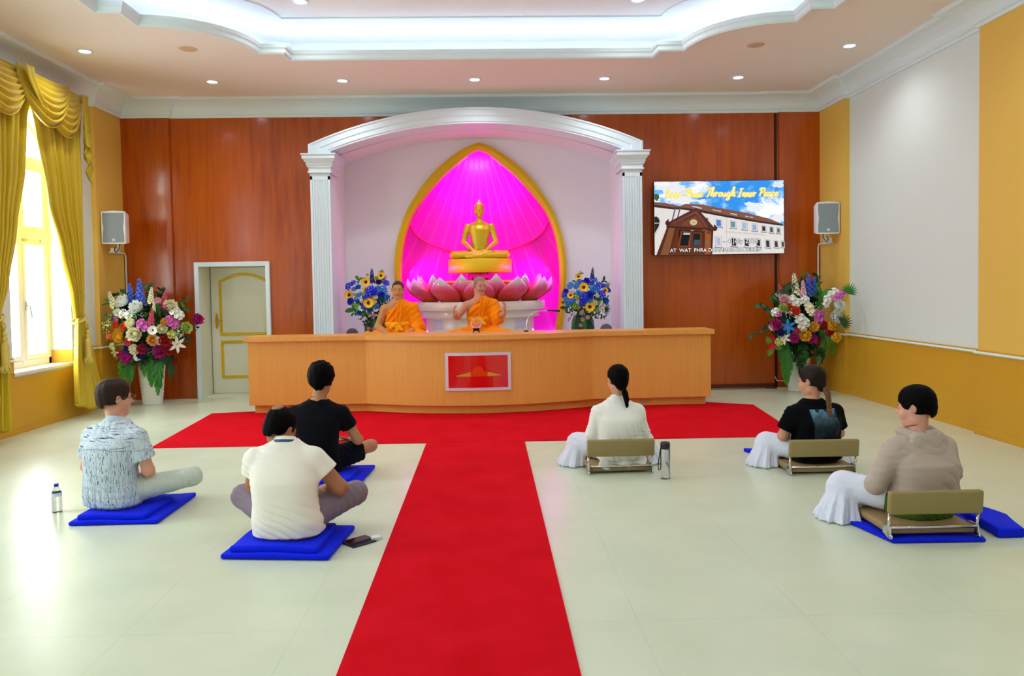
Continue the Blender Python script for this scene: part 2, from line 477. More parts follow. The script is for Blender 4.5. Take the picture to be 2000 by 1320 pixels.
# windows -----------------------------------------------------
def window(i, c):
    X = XL-0.26; hw = 0.535; t = 0.03
    bm = B()
    def bar(y0, y1, z0, z1, d=0.03, dx=0): box(bm, X-d+dx, X+d+dx, y0, y1, z0, z1, bev=0.006)
    bar(c-hw, c-hw+0.06, 0.66, 3.03); bar(c+hw-0.06, c+hw, 0.66, 3.03); bar(c-hw, c+hw, 0.66, 0.74)
    bar(c-hw, c+hw, 2.12, 2.22, 0.04); bar(c-hw, c+hw, 2.98, 3.08, 0.04); bar(c-0.025, c+0.025, 0.70, 3.05, 0.035)
    # casement stiles round the four panes
    for y0, y1 in ((c-hw+0.06, c-0.025), (c+0.025, c+hw-0.06)):
        for z0, z1 in ((0.74, 2.12), (2.22, 2.98)):
            bar(y0+0.001, y0+0.05, z0+0.001, z1-0.001, 0.025, 0.015); bar(y1-0.05, y1-0.001, z0+0.001, z1-0.001, 0.025, 0.015)
            bar(y0+0.03, y1-0.03, z0+0.002, z0+0.06, 0.022, 0.015); bar(y0+0.03, y1-0.03, z1-0.06, z1-0.002, 0.022, 0.015)
    arc = [(c+(hw-0.0)*math.cos(PI*k/20), 3.03+(hw-0.0)*0.95*math.sin(PI*k/20)) for k in range(21)]
    sweep(bm, arc, [(0, X-0.03), (0.07, X-0.03), (0.07, X+0.03), (0, X+0.03), (0, X-0.03)], mp=lambda a, b, h: (h, a, b))
    tube(bm, [(X, c, 3.05), (X, c, 3.5)], 0.018, 6)
    f = struct('window_%d' % (i+1), bm, M_frame)
    bm = B(); lp = [(c-hw+0.05, 0.7), (c+hw-0.05, 0.7), (c+hw-0.05, 3.03)]
    lp += [(c+(hw-0.05)*math.cos(PI*k/16), 3.03+(hw-0.05)*0.95*math.sin(PI*k/16)) for k in range(1, 16)]+[(c-hw+0.05, 3.03)]
    prism(bm, [(X-0.004, y, z) for y, z in lp], (0.008, 0, 0))
    obj('pane', bm, M_glass, f)
    bm = B(); tube(bm, smooth_path([(X+0.045, c+0.055, 1.36), (X+0.075, c+0.055, 1.36), (X+0.085, c+0.06, 1.33), (X+0.085, c+0.085, 1.22)], 5), 0.009, 8)
    box(bm, X+0.03, X+0.05, c+0.042, c+0.068, 1.31, 1.41, bev=0.004)
    obj('window_handle', bm, mat('brushed_metal', '#b9b4a6', 0.3, metal=1.0), f)
    bm = B()
    for y in (c+0.03, c+0.36):
        box(bm, X+0.035, X+0.055, y, y+0.07, 2.10, 2.13, bev=0.004)
    obj('hinge', bm, mat('brushed_metal'), f)
for i, c in enumerate(WIN_Y): window(i, c)

# back wall with door opening and shrine niche -------------------
NL, NR = CX-1.97, CX+1.965                        # niche opening at the inner column faces
def arc_pts(hwid, z_end, z_top, n=24):
    r = (hwid*hwid+(z_top-z_end)**2)/(2*(z_top-z_end)); zc = z_top-r; a = math.asin(hwid/r)
    return [(CX+r*math.sin(-a+2*a*k/n), zc+r*math.cos(-a+2*a*k/n)) for k in range(n+1)]
arc_in = arc_pts(1.945, 3.33, 3.685); arc_out = arc_pts(2.235, 3.42, 3.888)
DX0, DX1, DZ = -3.995, -3.075, 1.835
bm = B()
lp = [(XL, 0), (DX0, 0), (DX0, DZ), (DX1, DZ), (DX1, 0), (NL, 0), (NL, 3.30)]+arc_pts(1.945, 3.33, 3.685)+[(NR, 3.30), (NR, 0), (XR, 0), (XR, ZC), (XL, ZC)]
fill(bm, [[(x, YW, z) for x, z in lp]])
# outer panel sections stand a little proud, with dark gaps between
struct('wall_back', bm, M_wood, fix=False)
bm = B(); box(bm, XL, -4.335, YW-0.035, YW+0.01, 0, ZC); struct('trim_40', bm, M_wood)
bm = B(); box(bm, 4.135, XR, YW-0.035, YW+0.01, 0.05, ZC); struct('trim_41', bm, M_wood)
bm = B(); box(bm, 4.075, 4.11, YW-0.006, YW+0.004, 0, 3.87); struct('trim_42', bm, mat('dark_gap', '#2a0e06', 0.6))
bm = B(); box(bm, -3.06+0.08, NL-0.25, YW-0.012, YW+0.004, 0, 0.06); box(bm, 2.1, 4.07, YW-0.012, YW, 0, 0.055); struct('baseboard_back', bm, mat('dark_skirting', '#5e2408', 0.4))
# cornice
cp = [(0.0, 3.875), (0.02, 3.875), (0.025, 3.905), (0.05, 3.915), (0.055, 3.93)]
for k in range(0, 9):
    a = PI/2*k/8; cp.append((0.06+0.19*(1-math.cos(a)), 3.935+0.13*math.sin(a)))
cp += [(0.27, 4.07), (0.275, 4.085), (0.29, 4.088), (0.29, 4.105)]
bm = B()
path = [(XL+(0.06 if k else 0), y) for x, k, y in []]
pl = wall_path(XL, 1, PIL_L, [(YB, YW-0.035)])[0]; pr = wall_path(XR, -1, PIL_R, [(YB, YW-0.035)])[0]
pl[-1] = (XL+0.06, YW-0.035); pr[-1] = (XR-0.06, YW-0.035)
cor = pl+[(-4.335, YW-0.035), (-4.335, YW), (4.135, YW), (4.135, YW-0.035)]+pr[::-1]
sweep(bm, cor, [(-o, h) for o, h in cp], smooth=False)
for f in bm.faces: f.smooth = False
sweep(bm, [(XR, YB), (XL, YB)], [(-o, h) for o, h in cp])
struct('trim_43', bm, M_mould)

# niche (white recess) -----------------------------------------
NB = 11.10
bm = B()
ap = arc_pts(1.945, 3.33, 3.685)
side_pts = [(NL, 0), (NL, 3.30)]+ap+[(NR, 3.30), (NR, 0)]
for i in range(len(side_pts)-1):
    a, b = side_pts[i], side_pts[i+1]
    poly(bm, [(a[0], YW-0.43 if 0 else YW, a[1]), (b[0], YW, b[1]), (b[0], NB, b[1]), (a[0], NB, a[1])])
gold_out = [(0, 3.62), (-0.20, 3.545), (-0.43, 3.40), (-0.75, 3.11), (-1.06, 2.665), (-1.215, 2.25), (-1.268, 1.925), (-1.275, 1.62), (-1.25, 1.2), (-1.20, 0.84), (-1.18, 0.76)]
gold_in = [(0, 3.522), (-0.15, 3.455), (-0.315, 3.32), (-0.535, 3.135), (-0.855, 2.775), (-1.03, 2.495), (-1.14, 2.13), (-1.18, 1.72), (-1.165, 1.3), (-1.10, 0.83), (-1.09, 0.76)]
def sym(h):
    l = smooth_path([Vector((x, z, 0)) for x, z in h], 4)
    l = [(p.x, p.y) for p in l]
    return [(CX+0.02+x, z) for x, z in l[::-1]]+[(CX+0.02-x, z) for x, z in l[1:]]
GO, GI = sym(gold_out), sym(gold_in)
mid = [((a[0]+b[0])/2, (a[1]+b[1])/2) for a, b in zip(GO, GI)]
lp = [(NL, 0)]+[(NL, 3.30)]+ap+[(NR, 3.30), (NR, 0)]
fill(bm, [[(x, NB, z) for x, z in lp], [(x, NB, z) for x, z in mid]])
struct('wall_niche', bm, mat('niche_plaster', '#f0eef6', 0.6, spec=0.25), fix=False)

# recess behind the gold arch, its LED magenta put into the base colour
def m_magenta():
    m = mat('led_tinted_petal_panel', '#ff10e0', 0.35, spec=0.3)
    g = NT(m); v = g.coords(); x, y, z = g.xyz(v)
    # raised lighter streaks radiating from the top, plus a petal seam
    ang = g.math('ARCTAN2', g.math('SUBTRACT', x, CX), g.math('SUBTRACT', 4.1, z))
    s = g.math('SINE', g.math('MULTIPLY', ang, 62.0))
    s = g.math('POWER', g.math('MAXIMUM', s, 0.0), 6.0)
    g.base(g.mix(g.math('MULTIPLY', s, 0.30), '#fa1ee6', '#ff6cf4')); g.bump(s, 0.35, 0.02); return m
M_mag = m_magenta()
bm = B()
RB = 11.55
n = len(mid)
fr = [bm.verts.new((x, NB+0.01, z)) for x, z in mid]
bk = [bm.verts.new((CX+(x-CX)*1.02, RB, z+0.02)) for x, z in mid]
for i in range(n-1): bm.faces.new((fr[i], fr[i+1], bk[i+1], bk[i]))
fill(bm, [[(CX+(x-CX)*1.02, RB, z+0.02) for x, z in mid]])
struct('wall_recess', bm, M_mag, fix=False)
# upper petal: a shallow relief whose lower edge is the curved seam
bm = B()
seam = [(-1.02, 2.50), (-0.93, 2.33), (-0.78, 2.20), (-0.52, 2.09), (-0.30, 2.02), (0.0, 1.985)]
seam = [(CX+x*1.06, z) for x, z in seam]+[(CX-x*1.06, z) for x, z in seam[-2::-1]]
sp = [(p.x, p.y) for p in smooth_path([Vector((x, z, 0)) for x, z in seam], 4)]
up = [p for p in mid if p[1] > 2.50]
up = [(CX+(x-CX)*0.985, z-0.01) for x, z in up]
prism(bm, [(x, RB-0.035, z) for x, z in (sp+up[::-1])], (0, 0.03, 0))
struct('trim_44', bm, M_mag)
bm = B(); tube(bm, [(x, RB-0.038, z) for x, z in sp], [0.004+0.02*math.sin(PI*i/(len(sp)-1))**0.5 for i in range(len(sp))], 6)
struct('trim_45', bm, mat('deep_pink_seam', '#f00a90', 0.4))

# gold arch frame
bm = B()
n = len(GO)
ring = []
for a, b in zip(GO, GI):
    m_ = ((a[0]*0.5+b[0]*0.5), (a[1]*0.5+b[1]*0.5))
    ring.append([bm.verts.new(p) for p in ((a[0], NB-0.002, a[1]), (a[0], NB-0.07, a[1]), (m_[0], NB-0.095, m_[1]), (b[0], NB-0.07, b[1]), (b[0], NB+0.10, b[1]))])
for i in range(n-1):
    for k in range(4): bm.faces.new((ring[i][k], ring[i][k+1], ring[i+1][k+1], ring[i+1][k]))
o = obj('pointed_arch_frame', bm, M_goldpaint); tag(o, 'gold pointed arch frame on the niche wall around the magenta recess', 'arch')

# stage platform
bm = B(); box(bm, CX-2.15, CX+2.15, 9.45, RB+0.1, 0.0, 0.76); struct('trim_46', bm, M_plaster)

# white columns with fluting --------------------------------------
def column(x0, x1, label):
    root = empty('column', ((x0+x1)/2, 10.2, 0), 0, label, 'column', 'white columns of the shrine arch')
    cx = (x0+x1)/2
    bm = B(); box(bm, x0-cx, x1-cx, -0.185, 0.235, 0, 3.05)
    w_ = x1-x0; nfl = 5; sp_ = (w_-0.09)/nfl
    for k in range(nfl+1):
        xx = -w_/2+0.045+k*sp_
        box(bm, xx-0.008, xx+0.008, -0.195, -0.18, 0.1, 2.955)
    box(bm, -w_/2, w_/2, -0.195, -0.18, 2.955, 3.05); box(bm, -w_/2, -w_/2+0.03, -0.195, -0.18, 0, 3.0); box(bm, w_/2-0.03, w_/2, -0.195, -0.18, 0, 3.0)
    obj('shaft', bm, M_white, root)
    bm = B()
    cap = [(0.012, 3.04), (0.025, 3.045), (0.025, 3.06), (0.012, 3.065), (0.015, 3.115), (0.03, 3.12), (0.03, 3.13), (0.04, 3.145), (0.045, 3.185), (0.06, 3.19), (0.065, 3.21), (0.085, 3.225), (0.085, 3.27), (0.098, 3.275), (0.098, 3.29)]
    rect = [(-w_/2, -0.195), (w_/2, -0.195), (w_/2, 0.235), (-w_/2, 0.235)]
    sweep(bm, rect, [(-o, h) for o, h in cap], closed=True)
    fill(bm, [[(-w_/2-0.098, -0.293, 3.29), (w_/2+0.098, -0.293, 3.29), (w_/2+0.098, 0.333, 3.29), (-w_/2-0.098, 0.333, 3.29)]])
    obj('capital', bm, M_white, root)
column(-2.335, -2.07, 'white fluted column on the left of the shrine arch, beside the door')
column(1.845, 2.11, 'white fluted column on the right of the shrine arch, beside the screen')
# arch band
bm = B()
ao, ai = arc_pts(2.235, 3.42, 3.888), arc_pts(1.945, 3.335, 3.685)
ao = [(CX-2.235, 3.29)]+ao+[(CX+2.235, 3.29)]; ai = [(CX-1.945, 3.29)]+ai+[(CX+1.945, 3.29)]
prof = [(0.0, YW-0.004), (0.0, 9.985), (0.10, 9.985), (0.14, 10.0), (0.5, 10.0), (0.56, 10.012), (0.86, 10.012), (0.92, 10.025), (1.0, 10.025), (1.0, YW-0.004)]
rings = [[bm.verts.new((a[0]+(b[0]-a[0])*t, y, a[1]+(b[1]-a[1])*t)) for t, y in prof] for a, b in zip(ao, ai)]
for i in range(len(rings)-1):
    for k in range(len(prof)-1): bm.faces.new((rings[i][k], rings[i][k+1], rings[i+1][k+1], rings[i+1][k]))
o = obj('arch_moulding', bm, M_white); tag(o, 'white segmental arch moulding spanning the two fluted columns', 'arch')

# door -------------------------------------------------------------
YD = 10.82
bm = B()
for a, b in (((DX0, 0), (DX0, DZ)), ((DX0, DZ), (DX1, DZ)), ((DX1, DZ), (DX1, 0))):
    poly(bm, [(a[0], YW, a[1]), (b[0], YW, b[1]), (b[0], YD+0.05, b[1]), (a[0], YD+0.05, a[1])])
struct('trim_50', bm, M_door, fix=False)
bm = B()
cs = [(DX0, 0), (DX0, DZ), (DX1, DZ), (DX1, 0)]
sweep(bm, cs, [(0.0, YW), (0.0, YW-0.03), (0.05, YW-0.04), (0.06, YW-0.03), (0.06, YW)], mp=lambda a, b, h: (a, h, b))
struct('trim_51', bm, M_white)
bm = B(); box(bm, DX0+0.012, DX1-0.005, YD, YD+0.04, 0.012, DZ-0.005, bev=0.003)
box(bm, -3.56, -3.2, YD-0.004, YD, 0.13, 0.134)
d = struct('door_1', bm, M_door)
bm = B(); px = DX0+0.145; pr_ = DX1-0.10
up_ = [(px, 0.87), (px, 1.63)]+[(px+(pr_-px)*k/12, 1.63+0.10*math.sin(PI*k/12)) for k in range(1, 12)]+[(pr_, 1.63), (pr_, 0.87)]
mp_ = lambda a, b, h: (a, h, b)
sweep(bm, up_, [(-0.02, YD), (-0.014, YD-0.014), (0.014, YD-0.014), (0.02, YD)], closed=True, mp=mp_)
sweep(bm, [(px+0.01, 0.25), (px+0.01, 0.76), (pr_-0.01, 0.76), (pr_-0.01, 0.25)], [(-0.02, YD), (-0.014, YD-0.014), (0.014, YD-0.014), (0.02, YD)], closed=True, mp=mp_)
obj('panel_moulding', bm, M_goldpaint, d)
bm = B(); hx = DX0+0.085
prism(bm, [(hx+0.022*math.cos(2*PI*k/16), YD, 1.06+0.115*math.sin(2*PI*k/16)) for k in range(16)], (0, -0.008, 0))
tube(bm, [(hx, YD, 1.07), (hx, YD-0.05, 1.07), (hx+0.02, YD-0.055, 1.07), (hx+0.10, YD-0.05, 1.068)], 0.008, 8)
obj('door_handle', bm, mat('brass', '#d4a838', 0.25, metal=1.0), d)
bm = B(); box(bm, DX0+0.002, DX1-0.002, YW+0.01, YD-0.001, 0.0, 0.01); struct('trim_52', bm, M_door)
bm = B(); box(bm, DX0-0.4, DX1+0.4, YD+0.05, YD+0.1, 0, 2.3); struct('trim_53', bm, M_door)  # unseen backing added behind the door to stop outside light leaking in
bm = B(); box(bm, DX0-0.06, DX0-0.004, YW+0.005, YD+0.06, 0, DZ+0.06); box(bm, DX1+0.004, DX1+0.06, YW+0.005, YD+0.06, 0, DZ+0.06); box(bm, DX0-0.06, DX1+0.06, YW+0.005, YD+0.06, DZ+0.004, DZ+0.06); struct('trim_54', bm, M_door)

# downlights and ceiling speakers -------------------------------------
def downlight(x, y, z, label, i):
    root = empty('downlight', (x, y, z), 0, label, 'light', 'recessed ceiling downlights')
    bm = B(); lathe(bm, [(0.055, -0.004), (0.062, -0.012), (0.078, -0.010), (0.082, 0.0)], 28, cap=False); obj('trim_ring', bm, M_white, root)
    bm = B(); lathe(bm, [(0.0005, -0.006), (0.056, -0.006)], 24, cap=False); obj('lamp_lens', bm, M_bulb, root)
dn = ['over the left column of the shrine', 'over the middle of the shrine arch', 'over the right column of the shrine', 'over the door side of the wood wall', 'over the wall screen', 'nearest the gold curtain', 'nearest the right hand white wall']
for i, (x, y) in enumerate(DL_LOW): downlight(x, y, ZC, 'small round glowing downlight in the lowered ceiling, '+(dn[i] if i < 7 else 'further toward the viewer'), i)
for i, (x, y) in enumerate(DL_HIGH): downlight(x, y, 4.45, ('round glowing downlight in the raised ceiling, '+('left' if x < 0 else 'right')+' of the pair at the top edge') if i < 2 else 'round downlight in the raised ceiling further toward the viewer', i)
for x, y, s in ((-3.17, 8.16, 'left'), (2.99, 8.16, 'right')):
    bm = B(); lathe(bm, [(0.0005, -0.007), (0.085, -0.007), (0.092, -0.004), (0.095, 0.0)], 32, c=(x, y, ZC), cap=False)
    tag(obj('ceiling_speaker', bm, mat('beige_grille', '#cdb290', 0.6)), 'flat round beige ceiling speaker on the %s part of the lowered ceiling' % s, 'speaker')
# ------------------------------------------------------------ carpets
bm = B(); prism(bm, [(-0.61, -1.6, 0.0), (0.335, -1.6, 0.0), (0.335, 7.098, 0.0), (-0.61, 7.112, 0.0)], (0, 0, 0.006))
tag(obj('carpet_runner', bm, M_carpet), 'long red carpet runner leading from the viewer up to the desk', 'carpet')
bm = B(); prism(bm, [(-3.25, 7.155, 0), (-0.61, 7.114, 0), (0.335, 7.10, 0), (2.90, 7.06, 0), (3.05, 7.4, 0), (3.22, 8.93, 0), (2.7, 9.2, 0), (-2.8, 9.2, 0), (-3.38, 9.10, 0)], (0, 0, 0.0075))
tag(obj('carpet', bm, M_carpet), 'wide red carpet lying crosswise along the front of the desk', 'carpet')

# ------------------------------------------------------------ desk
root = empty('front_desk', (CX, 9.1, 0), 0, 'long wooden desk with a bowed middle section and a red picture on its front', 'desk')
def lc(x, y): return (x-CX, y-9.1)
def front_path(off, nseg=16):
    """x,y of the face; off = how far toward the viewer"""
    L, R = -2.885, 2.715; a, b = -1.475, 1.26
    pts = [(L-off*0.6, 8.975-off)]
    for k in range(nseg+1):
        t = k/nseg; x = a+(b-a)*t
        pts.append((x, 8.955-off-0.325*(1-(2*t-1)**2)))
    pts.append((R+off*0.6, 8.975-off)); return pts
def slab(bm, off, z0, z1, back):
    fp = front_path(off); pts = fp+[(fp[-1][0], back), (fp[0][0], back)]
    prism(bm, [(*lc(x, y), z0) for x, y in pts], (0, 0, z1-z0))
bm = B(); slab(bm, 0.0, 0.11, 0.88, 9.28); o = obj('body', bm, M_desk, root)
bm = B(); slab(bm, -0.075, 0.0085, 0.11, 9.26); obj('plinth', bm, M_desk, root)
bm = B(); slab(bm, 0.055, 0.88, 0.935, 9.36); obj('desktop', bm, M_desk, root)
for x0, x1, nm in ((-0.506, 0.260, 0),):
    yf = 8.62
    bm = B()
    def arcy(x): t = (x+1.475)/2.735; return 8.955-0.325*(1-(2*t-1)**2)
    def strip(bm, xa, xb, z0, z1, dd, mi, th=0.012, n_=8):
        P = [(xa+(xb-xa)*k/n_) for k in range(n_+1)]
        f = [bm.verts.new((*lc(x, arcy(x)-dd), z0)) for x in P]; g = [bm.verts.new((*lc(x, arcy(x)-dd), z1)) for x in P]
        fb = [bm.verts.new((*lc(x, arcy(x)-dd+th), z0)) for x in P]; gb = [bm.verts.new((*lc(x, arcy(x)-dd+th), z1)) for x in P]
        for k in range(n_):
            for q in ((f[k], f[k+1], g[k+1], g[k]), (g[k], g[k+1], gb[k+1], gb[k]), (fb[k], fb[k+1], f[k+1], f[k])): bm.faces.new(q).material_index = mi
        bm.faces.new((f[0], g[0], gb[0], fb[0])).material_index = mi; bm.faces.new((f[-1], g[-1], gb[-1], fb[-1])).material_index = mi
    strip(bm, x0, x1, 0.288, 0.731, 0.016, 0, 0.02)
    pic = obj('picture_frame', bm, mat('pale_lilac_frame', '#dcd8ee', 0.4), root)
    bm = B(); strip(bm, x0+0.036, x1-0.036, 0.322, 0.697, 0.0185, 0, 0.002)
    # mound emblem
    def ez(px, py):
        return (-0.47+0.692*(px-678)/449.0, 0.697-0.375*(py-745)/250.0)
    def emb(pts, mi, dd):
        vs = []
        for p in pts:
            x, z = ez(*p); vs.append(bm.verts.new((*lc(x, arcy(x)-dd), z)))
        bm.faces.new(vs).material_index = mi
    emb([(738, 907), (845, 907), (845, 873)], 1, 0.0225); emb([(738, 901), (738, 907), (845, 873)], 1, 0.0224)
    emb([(975, 907), (1085, 903), (1060, 893), (975, 872)], 1, 0.0225)
    emb([(845, 907), (845, 873), (862, 868)]+[(903-42*math.cos(a), 868-40*math.sin(a)) for a in [PI*k/14 for k in range(15)]]+[(975, 872), (975, 907)], 2, 0.0226)
    obj('picture', bm, [mat('red_gloss', '#d40a0a', 0.12, coat=0.5), mat('gold_leaf', '#e0b040', 0.25, metal=0.6), mat('orange_dome', '#de4410', 0.15)], pic, fix=False)
bm = B()
for k, dx in enumerate((0, 0.045, 0.085)):
    x = 1.865+dx; box(bm, *sorted((x-CX-0.017, x-CX+0.017)), 9.048-9.1-0.012, 9.05-9.1, 0.042, 0.078, 0 if k == 0 else 1, bev=0.002)
obj('power_socket', bm, [mat('grey_plastic', '#b9a48c', 0.5), mat('dark_socket', '#5a3a28', 0.5)], root)

# things on the desk -----------------------------------------------
root = empty('microphone', (0.47, 9.12, 0.935), 0, 'silver gooseneck microphone standing on the desk, curving to the right', 'microphone')
bm = B(); lathe(bm, [(0.0, 0.0), (0.03, 0.0), (0.028, 0.012), (0.008, 0.018)], 20); obj('base', bm, M_black, root)
bm = B(); tube(bm, smooth_path([(0, 0, 0.01), (0.005, 0, 0.09), (0.03, 0, 0.17), (0.08, 0, 0.225), (0.16, 0, 0.25), (0.27, 0, 0.255)], 8), 0.0065, 8); obj('gooseneck', bm, M_chrome, root)
bm = B(); tube(bm, [(0.26, 0, 0.255), (0.28, 0, 0.256), (0.36, 0, 0.252), (0.40, 0, 0.248), (0.42, 0, 0.247)], [0.007, 0.009, 0.012, 0.016, 0.011], 10); obj('microphone_head', bm, M_black, root)
root = empty('crystal_ball', (-0.143, 9.08, 0.935), 0, 'clear crystal ball on a small black carved stand on the desk', 'ornament')
bm = B(); sph(bm, (0, 0, 0.118), 0.072, 32, 20); obj('ball', bm, mat('crystal', '#ffffff', 0.0, trans=1.0, ior=1.45), root)
bm = B(); lathe(bm, [(0.02, 0.034), (0.036, 0.036), (0.046, 0.050), (0.043, 0.058), (0.03, 0.052)], 20, cap=True)
lathe(bm, [(0.034, 0.024), (0.04, 0.03), (0.034, 0.036)], 20)
for k in range(4):
    a = PI/4+k*PI/2; tube(bm, [(0.03*math.cos(a), 0.03*math.sin(a), 0.03), (0.05*math.cos(a), 0.05*math.sin(a), 0.018), (0.046*math.cos(a), 0.046*math.sin(a), 0.008), (0.056*math.cos(a), 0.056*math.sin(a), 0.004)], [0.008, 0.008, 0.006, 0.004], 6)
obj('stand', bm, mat('ebony', '#170c0e', 0.25), root)

# ------------------------------------------------------------ altar, lotus, acrylic posts
AY = 11.06
M_cream = mat('cream_lacquer', '#ebe6da', 0.28, coat=0.2)
root = empty('altar', (CX, AY, 0.76), 0, 'round three-tiered cream altar that carries the pink lotus', 'altar')
for nm, r, z0, z1 in (('base', 0.80, 0.0, 0.30), ('middle_tier', 0.88, 0.30, 0.408), ('top_tier', 0.965, 0.408, 0.527)):
    bm = B(); lathe(bm, [(0.001, z0), (r-0.004, z0), (r, z0+0.004), (r, z1-0.006), (r-0.006, z1), (0.001, z1)], 64, cap=False)
    for v in bm.verts: v.co.y = min(v.co.y, 0.44)
    obj(nm, bm, M_cream, root)
def m_note():
    m = mat('printed_note', '#d9d9ea', 0.5); g = NT(m); v = g.coords((1, 1, 1)); x, y, z = g.xyz(v)
    l = g.math('GREATER_THAN', g.math('FRACT', g.math('MULTIPLY', z, 38.0)), 0.62)
    nz = g.math('GREATER_THAN', g.noise(g.coords((60, 60, 38)), 1.0, 1), 0.5)
    g.base(g.mix(g.math('MULTIPLY', g.math('MULTIPLY', l, nz), 0.6), '#d9d9ea', '#77779a')); return m
for ang, nm in ((-48, 0), (47, 1)):
    bm = B(); a0 = math.radians(-90+ang-8); a1 = math.radians(-90+ang+8); vs = []
    for k in range(7):
        a = a0+(a1-a0)*k/6; vs.append([bm.verts.new((0.803*math.cos(a), 0.803*math.sin(a), z)) for z in (0.13, 0.27)])
    for k in range(6): bm.faces.new((vs[k][0], vs[k+1][0], vs[k+1][1], vs[k][1]))
    obj('printed_note', bm, m_note(), root)
def m_petal():
    m = mat('lotus_petal', '#e0559a', 0.4, coat=0.1, spec=0.3); g = NT(m)
    tc = g.n('UVMap'); x, y, z = g.xyz(tc.outputs[0])
    c = g.ramp(y, [(0.0, '#c01804'), (0.25, '#d02410'), (0.45, '#d83868'), (0.64, '#dc6a9c'), (0.78, '#c0a8b0'), (1.0, '#d8d4d4')])
    s = g.math('ABSOLUTE', g.math('SUBTRACT', g.math('FRACT', g.math('MULTIPLY', x, 34.0)), 0.5))
    s = g.math('LESS_THAN', s, 0.07)
    lc_ = g.ramp(y, [(0.0, '#e8863a'), (0.4, '#f0a0a0'), (0.8, '#f4f0ec')])
    c = g.mix(g.math('MULTIPLY', s, 0.6), c, lc_)
    g.base(c)
    vo = g.n('TexVoronoi'); vo.inputs['Scale'].default_value = 75.0; g.l(g.coords(), vo.inputs['Vector'])
    sp = g.math('MULTIPLY', g.math('LESS_THAN', vo.outputs['Distance'], 0.22), g.math('GREATER_THAN', y, 0.66))
    g.base(g.mix(sp, c, '#ffffff')); g.l(g.math('MULTIPLY', sp, 0.9), g.b.inputs['Metallic'])
    g.rough(g.math('MULTIPLY_ADD', sp, -0.2, 0.3)); return m
M_petal = m_petal()
def petal_mesh(w=0.215, h=0.345, lean=0.28, d=0.10):
    bm = B(); uvl = bm.loops.layers.uv.new('uv'); NTt, NA = 18, 28; rings = []
    for i in range(NTt+1):
        t = i/NTt
        pf = float(np.interp(t, [0, .12, .3, .45, .6, .74, .86, .95, 1], [.58, .84, 1, .97, .80, .54, .28, .10, 0.0])); ww = w*pf; dd = d*float(np.interp(t, [0, .2, .4, .7, .9, 1], [.6, .95, 1, .55, .18, 0]))
        oy = -(lean*t**1.15+0.075*math.sin(PI*t)); z = h*t
        rings.append([(bm.verts.new((max(ww, 0.0015)*math.cos(a), oy+max(dd, 0.0015)*math.sin(a)+0.02*(math.cos(a)**2)*(1-t), z)), a/(2*PI), t) for a in [2*PI*k/NA for k in range(NA)]])
    for i in range(NTt):
        for k in range(NA):
            q = [rings[i][k], rings[i][(k+1) % NA], rings[i+1][(k+1) % NA], rings[i+1][k]]
            f = bm.faces.new([x[0] for x in q]); f.smooth = True
            us = [k/NA, (k+1)/NA, (k+1)/NA, k/NA]
            for lp_, u_, x in zip(f.loops, us, q): lp_[uvl].uv = (u_, x[2])
    bm.faces.new([x[0] for x in rings[0]])
    me = bpy.data.meshes.new('petal'); bmesh.ops.recalc_face_normals(bm, faces=bm.faces[:]); bm.to_mesh(me); bm.free(); me.materials.append(M_petal); return me
root = empty('lotus', (CX, AY, 1.287), 0, 'large pink lotus with silver-tipped petals on top of the round altar', 'lotus')
pm = petal_mesh(); pm2 = petal_mesh(0.17, 0.39, 0.24, 0.08)
def put_petal(me, ang, R, tilt=0.0):
    o = bpy.data.objects.new('petal', me); COL.objects.link(o); o.parent = root
    a = math.radians(ang); o.location = (R*math.sin(a), -R*math.cos(a), 0.0); o.rotation_euler = (0, 0, a)
for k in range(12):
    if abs(k*30 if k <= 6 else k*30-360) <= 100: put_petal(pm, k*30, 0.79)
for k in range(12):
    a = k*30+15; a = a if a <= 180 else a-360
    if abs(a) <= 110: put_petal(pm2, a, 0.68)
bm = B(); lathe(bm, [(0.001, 0), (0.5, 0), (0.5, 0.255), (0.52, 0.262), (0.56, 0.262), (0.56, 0.298), (0.001, 0.298)], 48, cap=False)
for v in bm.verts:
    if v.co.y > 0.42: v.co.y = 0.42
obj('seed_disc', bm, M_goldpaint, root)
root = empty('acrylic_stand', (CX+0.005, AY, 1.585), 0, 'cluster of clear acrylic tubes holding up the gold disc of the statue', 'stand')
M_acr = mat('acrylic', '#fff0fa', 0.03, trans=1.0, ior=1.3)
for dx, dy in ((-0.10, -0.05), (-0.045, -0.1), (0.045, -0.1), (0.10, -0.05), (0.0, 0.09)):
    bm = B(); lathe(bm, [(0.020, 0.001), (0.020, 0.118)], 16, c=(dx, dy, 0)); obj('tube', bm, M_acr, root)

# two grey boulders / globes at the niche corners
for x, lab in ((-1.935, 'left'), (1.70, 'right')):
    bm = B(); sph(bm, (x, 10.62, 0.76+0.088), (0.088, 0.088, 0.088), 24, 16)
    tag(obj('grey_globe', bm, mat('grey_globe_glaze', '#6d6468', 0.45)), 'small dark grey ball on the stage in the %s corner of the niche' % lab, 'globe', None)

